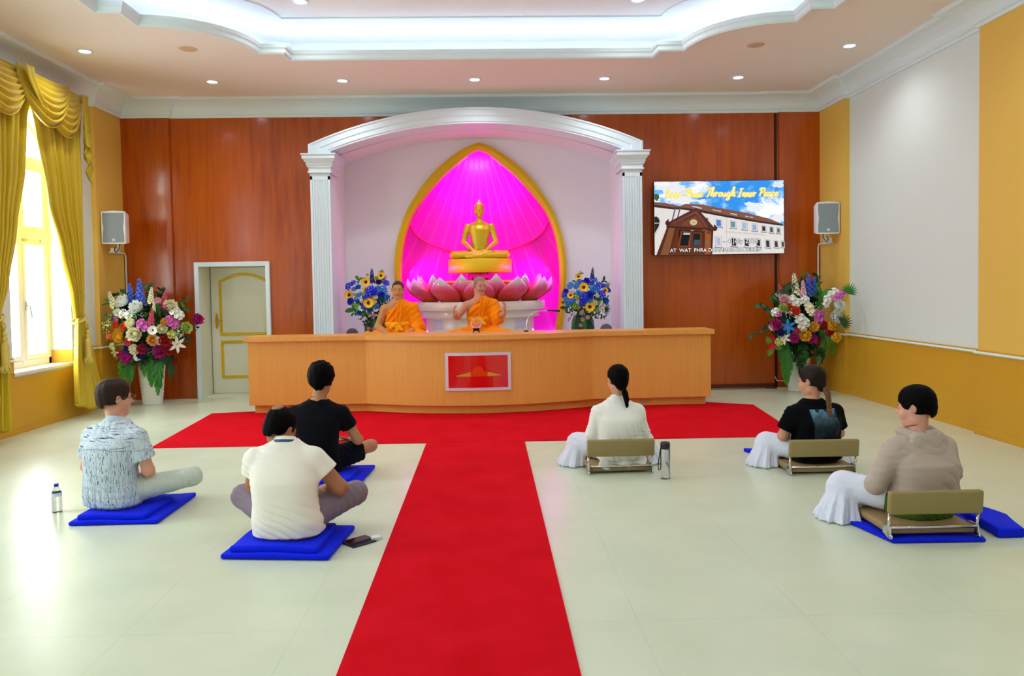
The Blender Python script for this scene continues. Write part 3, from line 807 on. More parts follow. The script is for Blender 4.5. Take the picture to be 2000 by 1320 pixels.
# ------------------------------------------------------------ wall screen
SX0, SX1, SZ0, SZ1, SY = 2.342, 4.163, 1.897, 2.913, 10.31
root = empty('screen', ((SX0+SX1)/2, SY, (SZ0+SZ1)/2), 0, 'large flat wall screen showing a temple building under a blue sky with event lettering', 'screen')
W2, H2 = (SX1-SX0)/2, (SZ1-SZ0)/2
bm = B(); box(bm, -W2-0.006, W2+0.006, 0.0, 0.05, -H2-0.006, H2+0.006, bev=0.004); box(bm, -W2*0.6, W2*0.6, 0.05, 0.10, -H2*0.6, H2*0.6); obj('housing', bm, M_black, root)
bm = B(); box(bm, -0.2, 0.2, 0.09, 0.119, -0.18, 0.18); obj('wall_mount', bm, M_black, root)
SM = {}; SML = []
def sm(col, e=0.85):
    if col not in SM:
        m = mat('screen_'+col.strip('#'), '#000000', 0.3, emit=e, ecol=col, spec=0.2); SM[col] = len(SML); SML.append(m)
    return SM[col]
def m_sky():
    m = mat('screen_sky', '#000000', 0.3, emit=0.95, ecol='#4aa0ee', spec=0.2); g = NT(m); v = g.coords((1, 1, 1.5))
    x, y, z = g.xyz(g.coords()); n = g.noise(v, 2.6, 6, 0.62, 0.4)
    wgt = g.math('ADD', g.math('MULTIPLY', g.math('ABSOLUTE', g.math('SUBTRACT', x, 0.12)), 0.16), g.math('MULTIPLY', z, -0.04))
    c = g.ramp(g.math('ADD', n, wgt), [(0.50, '#3394f0'), (0.57, '#7cbcf6'), (0.66, '#ffffff')]); g.l(c, g.b.inputs['Emission Color']); return m
SML.append(m_sky()); SM['sky'] = 0
bm = B(); depth = [0]
def sp(px, py, k=None): return (-W2+2*W2*(px-28)/1942.0, -0.0008-(0.00012*depth[0]), H2-2*H2*(py-32)/1090.0)
def spoly(pts, col):
    depth[0] += 1; mi = sm(col) if col != 'sky' else 0
    try: bm.faces.new([bm.verts.new(sp(*p)) for p in pts]).material_index = mi
    except ValueError: pass
def srect(x, y, w, h, col, sk=0.0): spoly([(x, y), (x+w, y+sk*w), (x+w+h*0.06, y+h+sk*w), (x+h*0.06, y+h)], col)
spoly([(28, 32), (1970, 32), (1970, 1122), (28, 1122)], 'sky')
def cloud(cx_, cy_, rx, ry, col='#ffffff', seed=0):
    rnd = random.Random(seed); n_ = 22
    pts = []
    for k in range(n_):
        a = 2*PI*k/n_; q = 1+0.28*rnd.uniform(-1, 1); x = cx_+rx*q*math.cos(a); y = cy_+ry*q*math.sin(a); pts.append((min(1969, max(29, x)), min(1120, max(33, y))))
    spoly(pts, col)
cloud(280, 120, 240, 85, '#f2f6fc', 1); cloud(460, 310, 200, 60, '#f6f8fc', 2); cloud(150, 60, 120, 40, '#ffffff', 3)
cloud(1540, 430, 150, 55, '#f4f8fc', 4); cloud(1880, 90, 85, 50, '#e8f2fc', 5); cloud(1900, 600, 110, 60, '#f2f6fc', 6); cloud(1440, 380, 70, 30, '#f4f8fc', 7)
cloud(740, 330, 60, 35, '#f2f6fc', 8); cloud(1720, 350, 40, 18, '#d8eafc', 9)
cloud(60, 260, 40, 50, '#3c6a30', 10)
spoly([(28, 400), (300, 430), (440, 440), (700, 480), (1100, 560), (1600, 655), (1958, 710), (1970, 760), (1970, 1122), (28, 1122)], '#ece6e2')
spoly([(28, 330), (200, 350), (360, 385), (420, 398), (490, 365), (740, 378), (1000, 430), (1420, 515), (1740, 600), (1960, 690), (1600, 640), (1100, 545), (700, 462), (420, 418), (300, 420), (28, 378)], '#8a5846')
spoly([(28, 372), (300, 415), (430, 418), (700, 455), (1100, 540), (1600, 635), (1962, 692), (1950, 714), (1600, 662), (1100, 572), (700, 492), (440, 448), (300, 445), (28, 408)], '#3a2c2c')
for x, y, w_ in ((585, 398, 160), (895, 452, 60), (960, 465, 70), (1160, 512, 110), (1385, 553, 50), (1450, 565, 60)): spoly([(x, y), (x+w_*0.4, y+4), (x+w_, y+w_*0.2), (x+w_*0.9, y+w_*0.2+14), (x, y+12)], '#c8ccd4')
for dx in (0, 70): spoly([(330+dx, 430), (352+dx, 430), (295+dx, 640), (275+dx, 640)], '#6a6068')
spoly([(1103, 570), (1108, 570), (1108, 1120), (1103, 1120)], '#b8b2b4')
# arched window left
spoly([(28, 540), (60, 530), (100, 560), (125, 620), (110, 700), (28, 860)], '#d8d4d4'); spoly([(28, 552), (60, 548), (92, 580), (104, 620), (92, 690), (28, 800)], '#20281c'); spoly([(28, 640), (100, 640), (98, 652), (28, 655)], '#d8d4d4')
def swin(x, y, w_, h_, col):
    srect(x-8, y-8, w_+16, h_+14, '#b0a8ac', 0.12); srect(x, y, w_, h_, '#f0f0f4', 0.12); srect(x+4, y+8, w_*0.82, h_-18, col, 0.12); srect(x-18, y+h_-2, w_+38, 12, '#8a7c7c', 0.12)
for a in ((948, 600, 82, 112, '#4a86d8'), (1165, 628, 74, 105, '#6a94a8'), (1340, 650, 70, 108, '#a8c0e0'), (1492, 676, 66, 104, '#90b4dc'), (1635, 704, 56, 92, '#30343c'), (1752, 722, 52, 90, '#4c5460'), (1860, 738, 46, 85, '#5c6874'),
          (935, 860, 85, 150, '#c4cce4'), (1175, 880, 76, 125, '#14161c'), (1370, 896, 70, 122, '#30384a'), (1550, 905, 60, 110, '#1c2028'), (1690, 918, 60, 116, '#30363c'), (1820, 930, 54, 105, '#3c4248'), (1925, 940, 42, 95, '#3c4c30'), (790, 572, 34, 60, '#4a5260')): swin(*a)
# porch
spoly([(215, 700), (380, 715), (300, 1122), (50, 1122)], '#5a2a1c'); spoly([(245, 715), (330, 718), (230, 1122), (110, 1122)], '#8a5434'); spoly([(380, 710), (770, 760), (770, 1122), (270, 1122)], '#6a3018')
spoly([(390, 745), (760, 790), (740, 1000), (375, 1000)], '#2c1410'); spoly([(420, 765), (590, 785), (560, 1010), (365, 1010)], '#7a4424'); spoly([(600, 785), (745, 795), (735, 1010), (570, 1010)], '#6e3c20')
spoly([(440, 790), (560, 800), (520, 990), (402, 985)], '#141820'); spoly([(460, 795), (558, 803), (550, 830), (450, 825)], '#b8c8dc'); spoly([(612, 810), (710, 815), (690, 1000), (590, 995)], '#141c24'); spoly([(620, 900), (700, 905), (690, 990), (600, 985)], '#3c5468')
spoly([(765, 760), (905, 770), (885, 1122), (755, 1122)], '#5a281c'); spoly([(780, 775), (868, 785), (860, 1122), (768, 1122)], '#a0582c'); spoly([(808, 788), (855, 790), (852, 815), (806, 812)], '#4a3c20'); spoly([(795, 905), (835, 905), (833, 980), (790, 980)], '#7a6a58')
spoly([(650, 450), (880, 750), (215, 700)], '#6a3a2c'); spoly([(640, 430), (665, 430), (930, 740), (900, 775), (800, 760), (640, 540), (220, 700), (195, 675), (240, 630)], '#5c2e2a'); spoly([(645, 470), (655, 470), (820, 700), (800, 735), (640, 510), (300, 665), (280, 655)], '#7c4638')
spoly([(640, 545), (770, 710), (420, 690), (500, 620)], '#80442a'); spoly([(200, 690), (800, 735), (900, 770), (800, 760), (200, 715)], '#40201e')
for cx_, cy_, s in ((235, 630, 1), (915, 720, -1)):
    spoly([(cx_-s*50, cy_+30), (cx_-s*45, cy_-5), (cx_-s*5, cy_-40), (cx_+s*10, cy_-35), (cx_-s*2, cy_-10), (cx_+s*25, cy_+10), (cx_+s*20, cy_+50), (cx_-s*20, cy_+60)], '#4c2420')
spoly([(608+54*math.cos(a), 643+44*math.sin(a)) for a in [2*PI*k/24 for k in range(24)]], '#c8c8ae'); spoly([(608+30*math.cos(a), 643+14*math.sin(a)) for a in [2*PI*k/16 for k in range(16)]], '#d8b040'); spoly([(608+9*math.cos(a), 638+20*math.sin(a)) for a in [2*PI*k/16 for k in range(16)]], '#d8b040')
spoly([(568, 755), (610, 758), (608, 775), (566, 772)], '#a8a898')
depth[0] += 1
sc_ = 2*W2/1942.0
def tmap(x0, y0, tilt=0.0): return lambda a, b: (-W2+2*W2*(x0-28)/1942.0+a, -0.0008-0.00012*depth[0], H2-2*H2*(y0-32)/1090.0+b+a*tilt)
text_mesh(bm, 'DHAMMAKAYA MEDITATIONSHAUS', 34*sc_, tmap(1380, 828, -0.09), sm('#a89ca0'), space=1.08)
pic = obj('picture', bm, SML, root, fix=False)
# lettering laid over the picture
depth[0] += 4
DK, WH = 0, 1
CM = [mat('screen_dark_outline', '#000000', 0.3, emit=0.5, ecol='#2a2a30'), mat('screen_white_text', '#000000', 0.3, emit=0.95, ecol='#ffffff'), mat('screen_yellow_glow', '#000000', 0.3, emit=0.95, ecol='#f2d23a'), mat('screen_pale_yellow', '#000000', 0.3, emit=1.0, ecol='#fff6b0')]
for txt, cxp, cyp, size, sp_ in (('1 - 4 July 2026', 1272, 960, 88, 1.16), ('AT  WAT  PHRA DHAMMAKAYA BERLIN', 938, 1085, 78, 0.98)):
    bm = B(); q_ = 6.0
    for k in range(10):
        text_mesh(bm, txt, size*sc_, tmap(cxp+q_*math.cos(k*0.628), cyp+q_*math.sin(k*0.628)), DK, bold=0.0, space=sp_); depth[0] += 0.1
    depth[0] += 3
    text_mesh(bm, txt, size*sc_, tmap(cxp, cyp), WH, bold=0.0, space=sp_); depth[0] += 3
    obj('lettering', bm, CM, pic, fix=False)
GL = {'I': (0.95, [[(0.62, 2), (0.45, 1), (0.25, 0)], [(0.15, 1.9), (.6, 2), (1.0, 2.0)], [(-.15, .05), (.25, 0), (.65, .08)]]),
 'n': (0.82, [[(0, .6), (.12, .95), (.14, .4), (.1, 0)], [(.12, .4), (.4, .95), (.56, .75), (.54, .1), (.66, 0), (.85, .35)]]),
 'e': (0.68, [[(0, .35), (.42, .62), (.38, .95), (.12, .8), (.06, .3), (.28, 0), (.7, .35)]]),
 'r': (0.72, [[(0, .6), (.16, 1.05), (.2, .85), (.14, 0)], [(.16, .5), (.4, .92), (.62, .8)]]),
 'P': (1.05, [[(.5, 1.95), (.35, 1), (.15, 0)], [(.0, 1.5), (.35, 2.05), (.95, 1.95), (1.0, 1.35), (.6, .9), (.3, .95)]]),
 'o': (0.78, [[(.5, .9), (.2, .9), (.05, .35), (.25, 0), (.55, .35), (.5, .9), (.62, .75), (.8, .85)]]),
 'i': (0.42, [[(.1, .9), (.1, .15), (.2, 0), (.42, .35)], [(.15, 1.3), (.18, 1.38)]]),
 's': (0.62, [[(0, .3), (.35, 1.0), (.3, .65), (.42, .25), (.22, 0), (0, .12)], [(.22, 0), (.5, .1), (.66, .35)]]),
 'T': (0.80, [[(-.1, 1.75), (.3, 2.05), (1.25, 1.95)], [(.68, 1.98), (.5, 1), (.25, 0), (.0, .1)]]),
 'h': (0.82, [[(.0, .3), (.35, 1.4), (.42, 2.15), (.25, 2.1), (.12, 0)], [(.14, .45), (.4, .95), (.56, .7), (.52, .1), (.64, 0), (.82, .3)]]),
 'u': (0.82, [[(.02, .9), (.05, .15), (.22, 0), (.5, .4), (.56, .92)], [(.56, .92), (.52, .12), (.64, 0), (.85, .35)]]),
 'g': (0.82, [[(.5, .85), (.18, .9), (.04, .35), (.25, .05), (.5, .4), (.54, .92)], [(.54, .92), (.48, -.5), (.25, -.95), (.08, -.6), (.82, .3)]]),
 'a': (0.80, [[(.5, .85), (.18, .9), (.04, .3), (.25, 0), (.5, .4), (.54, .92)], [(.54, .92), (.5, .12), (.62, 0), (.82, .35)]]),
 'c': (0.66, [[(.5, .78), (.25, .95), (.04, .4), (.22, 0), (.68, .35)]])}
def script(word, x0, x1, ybase, xh, mi, wid):
    tot = sum(GL[c][0] for c in word); s = (x1-x0)/tot; x = x0
    for c in word:
        adv, strokes = GL[c]
        for st in strokes:
            P = smooth_path([Vector((px*s, pz*xh, 0)) for px, pz in st], 6)
            L_, R_ = [], []
            for i, p in enumerate(P):
                d_ = (P[min(i+1, len(P)-1)]-P[max(i-1, 0)]); d_ = d_.normalized() if d_.length > 1e-9 else Vector((1, 0, 0))
                wd = wid*(0.75+0.45*abs(d_.y)); nn = Vector((-d_.y, d_.x, 0))*wd
                for lst, q in ((L_, p+nn), (R_, p-nn)):
                    X = x+q.x+q.y*0.16; Y = ybase-q.y
                    X, _, Z = sp(X, Y); lst.append(bm.verts.new((X, -0.0008-0.00012*depth[0], Z)))
            for i in range(len(P)-1):
                bm.faces.new((L_[i], L_[i+1], R_[i+1], R_[i])).material_index = mi
            depth[0] += 0.05
        x += adv*s
for mi, wid in ((2, 14), (3, 5.0)):
    if mi == 2: bm = B()
    for wd_, a, b, yb in (('Inner', 175, 440, 268), ('Poise', 480, 745, 268), ('Through', 800, 1235, 262), ('Inner', 1272, 1548, 272), ('Peace', 1585, 1880, 268)):
        script(wd_, a, b, yb, 60, mi, wid)
    depth[0] += 3
obj('lettering', bm, CM, pic, fix=False)

# ------------------------------------------------------------ loudspeakers
def loudspeaker(cx_, cy_, s, yaw, label):
    root = empty('loudspeaker', (cx_, cy_, 2.335), yaw, label, 'loudspeaker')
    hw, hh = 0.15, 0.21
    bm = B()
    pr = [(-hw, -hh), (hw, -hh), (hw, hh), (-hw, hh)]
    front = [(-hw, -hh+0.01), (-hw+0.01, -hh), (hw-0.01, -hh), (hw, -hh+0.01), (hw, hh-0.012), (hw-0.012, hh), (0, hh+0.008), (-hw+0.012, hh), (-hw, hh-0.012)]
    prism(bm, [(x, -0.09, z) for x, z in front], (0, 0.03, 0))
    a = [bm.verts.new((x, -0.06, z)) for x, z in front]; b = [bm.verts.new((x*0.72, 0.12, z*0.9)) for x, z in front]
    for i in range(len(a)): bm.faces.new((a[i], a[(i+1) % len(a)], b[(i+1) % len(a)], b[i]))
    bm.faces.new(b[::-1]); obj('cabinet', bm, mat('speaker_white', '#eceef0', 0.4), root)
    g = []
    for k in range(17):
        t = k/16; z = -hh+0.018+(2*hh-0.036)*t; g.append((hw-0.014-0.012*math.exp(-((t-0.48)/0.16)**2), z))
    lp = g+[(-x, z) for x, z in g[::-1]]
    bm = B(); prism(bm, [(x, -0.0925, z) for x, z in lp], (0, 0.006, 0)); obj('grille', bm, mat('speaker_grille', '#8f9aa3', 0.6, bump=(600, 0.4, 0.002)), root)
    bm = B(); box(bm, -0.02, 0.02, -0.0965, -0.092, -hh+0.035, -hh+0.07, bev=0.002); obj('badge', bm, mat('speaker_badge', '#d8dcdc', 0.4), root)
    bm = B(); tube(bm, [(0, 0.04, -hh*0.9), (0, 0.05, -hh-0.07)], 0.016, 8); box(bm, *sorted((0.0, -s*0.10)), 0.03, 0.07, -hh-0.10, -hh-0.045, bev=0.004)
    obj('wall_bracket', bm, mat('speaker_white'), root)
    bm = B(); tube(bm, smooth_path([(s*0.03, 0.0, -hh+0.02), (s*0.035, -0.02, -hh-0.05), (s*0.0, -0.03, -hh-0.105), (-s*0.03, -0.01, -hh-0.075), (-s*0.03, 0.02, -hh-0.03)], 6), 0.006, 6); obj('cable', bm, M_black, root)
loudspeaker(-4.825, 9.86, 1, math.radians(2), 'white wall loudspeaker with grey grille beside the wood wall near the gold curtain')
loudspeaker(4.545, 9.86, -1, math.radians(-2), 'white wall loudspeaker with grey grille right of the wall screen')
def conduit(pts, r, m, label, nm='cable_duct', cat='cable'):
    bm = B(); tube(bm, pts, r, 6); tag(obj(nm, bm, m), label, cat)
conduit([(-4.97, 9.95, 2.03), (-4.97, 10.36, 2.03), (-4.965, 10.375, 1.98), (-4.965, 10.375, 0.02)], 0.012, M_white, 'thin white cable duct running down the left corner of the wood wall')
conduit([(4.69, 9.95, 2.02), (4.68, 10.36, 2.02), (4.675, 10.37, 1.97), (4.675, 10.37, 0.02)], 0.012, M_white, 'thin white cable duct running down the right corner of the wood wall')
conduit(smooth_path([(4.05, 10.36, 0.16), (4.07, 10.35, 0.115), (4.12, 10.34, 0.10), (4.6, 10.34, 0.10)], 5), 0.006, M_white, 'thin white cable along the foot of the wood wall behind the right bouquet', 'cable')
conduit(smooth_path([(2.9, 10.30, 0.012), (3.3, 10.25, 0.012), (3.8, 10.28, 0.012), (4.0, 10.22, 0.012), (4.02, 10.3, 0.012), (3.9, 10.34, 0.012)], 5), 0.006, M_black, 'black cable lying on the floor below the wall screen', 'cable')
# flower positions in the four arrangements: (x, y, z, kind, colour, radius)
FL_L = [
 (-4.687,9.7,1.375,'mum','w',0.082), (-4.483,9.613,1.3,'mum','w',0.081), (-4.776,9.695,1.248,'orch','w',0.057),
 (-4.689,9.653,1.228,'orch','w',0.057), (-4.593,9.617,1.212,'orch','w',0.057), (-4.794,9.685,1.154,'orch','mv',0.052),
 (-4.545,9.591,1.098,'rose','cr',0.06), (-4.409,9.567,1.093,'orch','pk',0.061), (-4.355,9.562,1.052,'orch','pk',0.057),
 (-4.264,9.562,1.008,'daisy','w',0.054), (-4.156,9.572,1.021,'rose','cr',0.059), (-4.5,9.585,0.96,'mum','cr',0.087),
 (-4.731,9.656,0.939,'mum','ye',0.079), (-4.767,9.666,1.074,'rose','or',0.046), (-4.637,9.615,1.058,'rose','or',0.046),
 (-4.124,9.58,1.107,'rose','ye',0.046), (-4.065,9.597,1.126,'orch','pk',0.062), (-4.013,9.614,1.084,'orch','pk',0.062),
 (-4.014,9.643,1.244,'orch','w',0.065), (-3.967,9.654,1.195,'orch','w',0.06), (-4.071,9.64,1.305,'mum','cr',0.076),
 (-4.124,9.615,1.284,'rose','mg',0.043), (-4.223,9.629,1.369,'rose','bl',0.043), (-3.898,9.687,1.024,'mum','yg',0.068),
 (-3.816,9.845,1.124,'mum','mg',0.069), (-4.275,9.578,0.883,'mum','gd',0.068), (-4.2,9.586,0.874,'orch','w',0.049),
 (-4.127,9.6,0.872,'mum','rd',0.075), (-4.115,9.642,0.76,'mum','rd',0.068), (-4.008,9.662,0.817,'lily','w',0.085),
 (-4.216,9.628,0.74,'mum','mg',0.079), (-4.662,9.711,0.669,'mum','mg',0.082), (-4.719,9.72,0.697,'mum','mg',0.055),
 (-4.413,9.611,0.775,'rose','dp',0.065), (-4.52,9.629,0.772,'rose','cr',0.063), (-4.594,9.623,0.858,'mum','co',0.052),
 (-4.826,9.81,0.636,'lily','rd',0.058), (-4.535,9.681,0.656,'orch','w',0.046), (-4.827,9.648,0.807,'orch','yg',0.046),
 (-4.838,9.731,0.718,'lily','cr',0.055), (-4.621,9.658,0.761,'mum','bd',0.046), (-4.461,9.654,0.685,'mum','bd',0.046),
 (-4.048,9.608,0.95,'orch','yg',0.054), (-4.088,9.774,0.598,'rose','rd',0.039), (-4.834,9.58,0.946,'lily','or',0.049),
 (-4.316,9.592,0.822,'mum','bd',0.043), (-4.539,9.599,1.187,'fill','gr',0.068), (-4.44,9.587,1.226,'fill','gr',0.081),
 (-4.828,9.512,1.076,'fill','yg',0.074), (-3.969,9.643,0.96,'fill','w',0.068), (-4.328,9.626,0.725,'fill','gr',0.054),
 (-4.827,9.621,1.178,'fill','yg',0.054), (-4.602,9.724,1.474,'spike','dl',0.13), (-4.482,9.711,1.5,'spike','dl',0.158),
 (-4.829,9.679,1.405,'spike','cr',0.109), (-4.32,9.665,1.45,'spike','cr',0.102), (-4.155,9.677,1.427,'spike','co',0.096),
 (-4.282,9.57,1.184,'spike','co',0.101), (-4.26,9.604,1.316,'spike','cr',0.061),
]
FL_R = [
 (4.086,9.753,1.459,'spike','cr',0.139), (4.166,9.687,1.398,'spike','bl',0.105), (4.248,9.72,1.443,'spike','dl',0.139),
 (4.321,9.717,1.428,'spike','dl',0.112), (3.906,9.81,1.408,'spike','co',0.06), (3.909,9.669,1.256,'mum','bl',0.063),
 (3.997,9.638,1.262,'orch','w',0.059), (4.046,9.612,1.222,'orch','w',0.059), (4.161,9.615,1.259,'orch','w',0.052),
 (4.196,9.587,1.167,'orch','cr',0.055), (4.224,9.575,1.101,'orch','cr',0.052), (4.022,9.586,1.111,'mum','or',0.057),
 (3.883,9.638,1.151,'mum','yg',0.055), (3.792,9.679,1.098,'orch','w',0.055), (3.827,9.649,1.079,'orch','pk',0.039),
 (3.796,9.656,0.933,'mum','mg',0.071), (4.073,9.566,1.012,'orch','w',0.065), (4.124,9.561,0.958,'orch','w',0.065),
 (4.104,9.562,0.906,'orch','w',0.055), (4.298,9.578,1.06,'orch','pk',0.065), (4.331,9.578,0.994,'orch','pk',0.062),
 (4.357,9.59,1.072,'orch','pk',0.052), (4.395,9.05,1.359,'orch','pk',0.042), (4.388,9.14,1.308,'orch','pk',0.05),
 (4.395,9.248,1.262,'orch','pk',0.05), (4.394,9.26,1.364,'orch','w',0.05), (4.393,9.368,1.324,'orch','w',0.053),
 (4.396,9.487,1.258,'orch','w',0.054), (4.39,9.517,1.198,'orch','w',0.044), (4.396,9.197,1.181,'mum','w',0.075),
 (4.388,9.261,1.039,'mum','w',0.073), (4.399,9.409,0.916,'rose','ye',0.056), (4.245,9.565,0.903,'mum','ye',0.062),
 (4.135,9.572,0.796,'rose','ye',0.07), (4.39,9.274,0.789,'rose','ye',0.06), (4.374,9.585,0.913,'mum','rd',0.06),
 (4.399,9.465,0.841,'mum','rd',0.059), (4.351,9.608,0.707,'mum','rd',0.063), (4.226,9.582,0.751,'mum','mg',0.06),
 (4.009,9.591,0.767,'mum','mg',0.06), (3.924,9.594,0.908,'lily','lb',0.078), (3.886,9.631,0.76,'lily','w',0.068),
 (3.847,9.635,0.827,'mum','bd',0.047), (4.276,9.575,0.823,'mum','bd',0.042), (4.023,9.575,0.854,'rose','co',0.042),
 (3.755,9.69,0.905,'orch','w',0.045), (3.837,9.677,0.705,'orch','yg',0.05), (3.943,9.62,1.17,'rose','or',0.034),
 (3.941,9.601,1.092,'fill','w',0.065), (4.283,9.588,1.139,'fill','yg',0.065), (4.399,9.61,1.136,'fill','gr',0.078),
 (3.854,9.749,1.315,'fill','w',0.053), (4.285,9.595,0.716,'fill','yg',0.044), (4.393,8.93,1.341,'palm','gn',0.139),
 (4.394,9.1,0.964,'palm','dg',0.142), (3.781,9.776,0.631,'leaf','yg',0.093), (4.395,9.529,0.752,'leaf','gn',0.097),
 (3.939,9.742,1.381,'leaf','dg',0.079), (3.798,9.715,0.689,'leaf','rd',0.079), (4.388,9.583,1.361,'leaf','gn',0.078),
 (4.365,9.651,1.295,'leaf','gn',0.066),
]
FL_BL = [
 (-1.909,10.3,1.529,'hyd','bu',0.053), (-1.844,10.3,1.573,'hyd','bu',0.041), (-1.572,10.09,1.457,'hyd','bu',0.074),
 (-1.628,10.068,1.385,'hyd','bu',0.044), (-1.854,10.156,1.321,'mum','bu',0.046), (-1.662,10.075,1.254,'hyd','bu',0.046),
 (-1.436,10.106,1.404,'mum','bu',0.038), (-1.393,10.3,1.566,'hyd','bu',0.044), (-1.366,10.149,1.372,'hyd','bu',0.033),
 (-1.491,10.259,1.574,'mum','bd',0.038), (-1.513,10.086,1.427,'hyd','bu',0.044), (-1.751,10.16,1.508,'mum','lb',0.039),
 (-1.816,10.191,1.49,'mum','pb',0.034), (-1.743,10.102,1.409,'hyd','lb',0.038), (-1.751,10.093,1.321,'mum','lb',0.034),
 (-1.583,10.08,1.215,'mum','lb',0.043), (-1.743,10.137,1.165,'mum','lb',0.036), (-1.42,10.158,1.477,'hyd','lb',0.056),
 (-1.383,10.14,1.395,'hyd','lb',0.039), (-1.501,10.078,1.258,'hyd','lb',0.038), (-1.482,10.132,1.493,'hyd','lb',0.041),
 (-1.422,10.1,1.33,'mum','tl',0.037), (-1.437,10.3,1.596,'mum','pb',0.034), (-1.66,10.222,1.584,'sun','ye',0.058),
 (-1.888,10.212,1.41,'sun','ye',0.058), (-1.6,10.061,1.301,'sun','ye',0.065), (-1.549,10.062,1.311,'sun','ye',0.04),
 (-1.462,10.3,1.668,'sun','ye',0.048), (-1.647,10.106,1.481,'sun','ye',0.035), (-1.709,10.092,1.232,'daisy','w',0.032),
 (-1.514,10.087,1.218,'daisy','w',0.037), (-1.737,10.115,1.449,'rose','w',0.033), (-1.512,10.071,1.369,'rose','w',0.031),
 (-1.659,10.087,1.437,'rose','yg',0.024), (-1.696,10.074,1.331,'rose','w',0.024), (-1.526,10.3,1.628,'rose','yg',0.029),
 (-1.648,10.3,1.678,'rose','yg',0.021), (-1.8,10.134,1.417,'rose','yg',0.019), (-1.407,10.3,1.641,'rose','bl',0.023),
 (-1.587,10.3,1.666,'spike','bd',0.094), (-1.569,10.029,1.133,'rose','bl',0.019), (-1.529,10.028,1.139,'rose','bl',0.021),
 (-1.63,10.2,0.952,'rose','bl',0.025), (-1.571,10.2,0.944,'rose','bl',0.019), (-1.537,10.2,0.965,'rose','bl',0.019),
 (-1.84,10.17,1.217,'leaf','gn',0.067), (-1.777,10.112,1.262,'leaf','yg',0.044), (-1.772,10.3,1.624,'leaf','gn',0.045),
 (-1.662,10.11,1.164,'leaf','gn',0.044), (-1.449,10.3,1.731,'leaf','gn',0.023),
]
FL_BR = [
 (1.31,10.063,1.464,'sun','ye',0.058), (1.263,10.25,1.613,'sun','ye',0.043), (1.385,10.029,1.199,'sun','ye',0.061),
 (1.131,10.074,1.36,'sun','ye',0.043), (1.62,10.195,1.415,'sun','ye',0.04), (1.064,10.151,1.364,'hyd','bu',0.048),
 (1.081,10.16,1.412,'mum','bu',0.036), (1.362,10.149,1.543,'mum','bu',0.044), (1.424,10.14,1.526,'hyd','bu',0.044),
 (1.53,10.156,1.484,'hyd','bu',0.054), (1.609,10.25,1.475,'hyd','bu',0.04), (1.551,10.09,1.365,'hyd','bu',0.059),
 (1.309,10.013,1.33,'hyd','bu',0.063), (1.285,10.013,1.268,'hyd','bu',0.049), (1.386,10.021,1.353,'mum','bu',0.046),
 (1.669,10.25,1.418,'mum','bu',0.035), (1.281,10.145,1.536,'hyd','bu',0.036), (1.144,10.175,1.491,'hyd','lb',0.049),
 (1.22,10.105,1.489,'hyd','lb',0.046), (1.234,10.038,1.394,'hyd','lb',0.038), (1.429,10.067,1.446,'hyd','lb',0.047),
 (1.486,10.075,1.422,'hyd','lb',0.043), (1.082,10.106,1.301,'hyd','lb',0.041), (1.148,10.053,1.285,'hyd','lb',0.039),
 (1.612,10.132,1.268,'mum','lb',0.046), (1.093,10.102,1.237,'hyd','lb',0.033), (1.481,10.25,1.566,'hyd','lb',0.044),
 (1.38,10.014,1.29,'hyd','lb',0.038), (1.504,10.052,1.295,'mum','tl',0.028), (1.658,10.25,1.482,'hyd','lb',0.032),
 (1.216,10.026,1.324,'rose','yg',0.03), (1.193,10.045,1.209,'rose','yg',0.035), (1.228,10.04,1.189,'rose','yg',0.027),
 (1.227,10.023,1.269,'rose','w',0.028), (1.674,10.25,1.498,'rose','yg',0.022), (1.504,10.054,1.255,'rose','yg',0.033),
 (1.491,10.083,1.148,'rose','yg',0.03), (1.445,10.032,1.249,'rose','cr',0.036), (1.163,10.07,1.403,'rose','w',0.025),
 (1.272,10.022,1.366,'rose','pb',0.025), (1.576,10.111,1.209,'rose','cr',0.032), (1.485,10.048,1.343,'rose','cr',0.024),
 (1.428,10.111,1.502,'rose','tl',0.022), (1.458,10.25,1.655,'spike','bd',0.076), (1.269,9.961,1.128,'rose','bl',0.027),
 (1.35,10.017,1.062,'rose','bl',0.027), (1.29,10.074,1.029,'rose','bl',0.025), (1.274,10.15,0.949,'rose','bl',0.024),
 (1.226,10.213,1.545,'leaf','gn',0.04), (1.07,10.16,1.188,'leaf','dg',0.056), (1.611,10.182,1.155,'palm','dg',0.088),
 (1.3,10.25,1.661,'leaf','gn',0.026), (1.618,10.25,1.556,'leaf','dg',0.04),
]
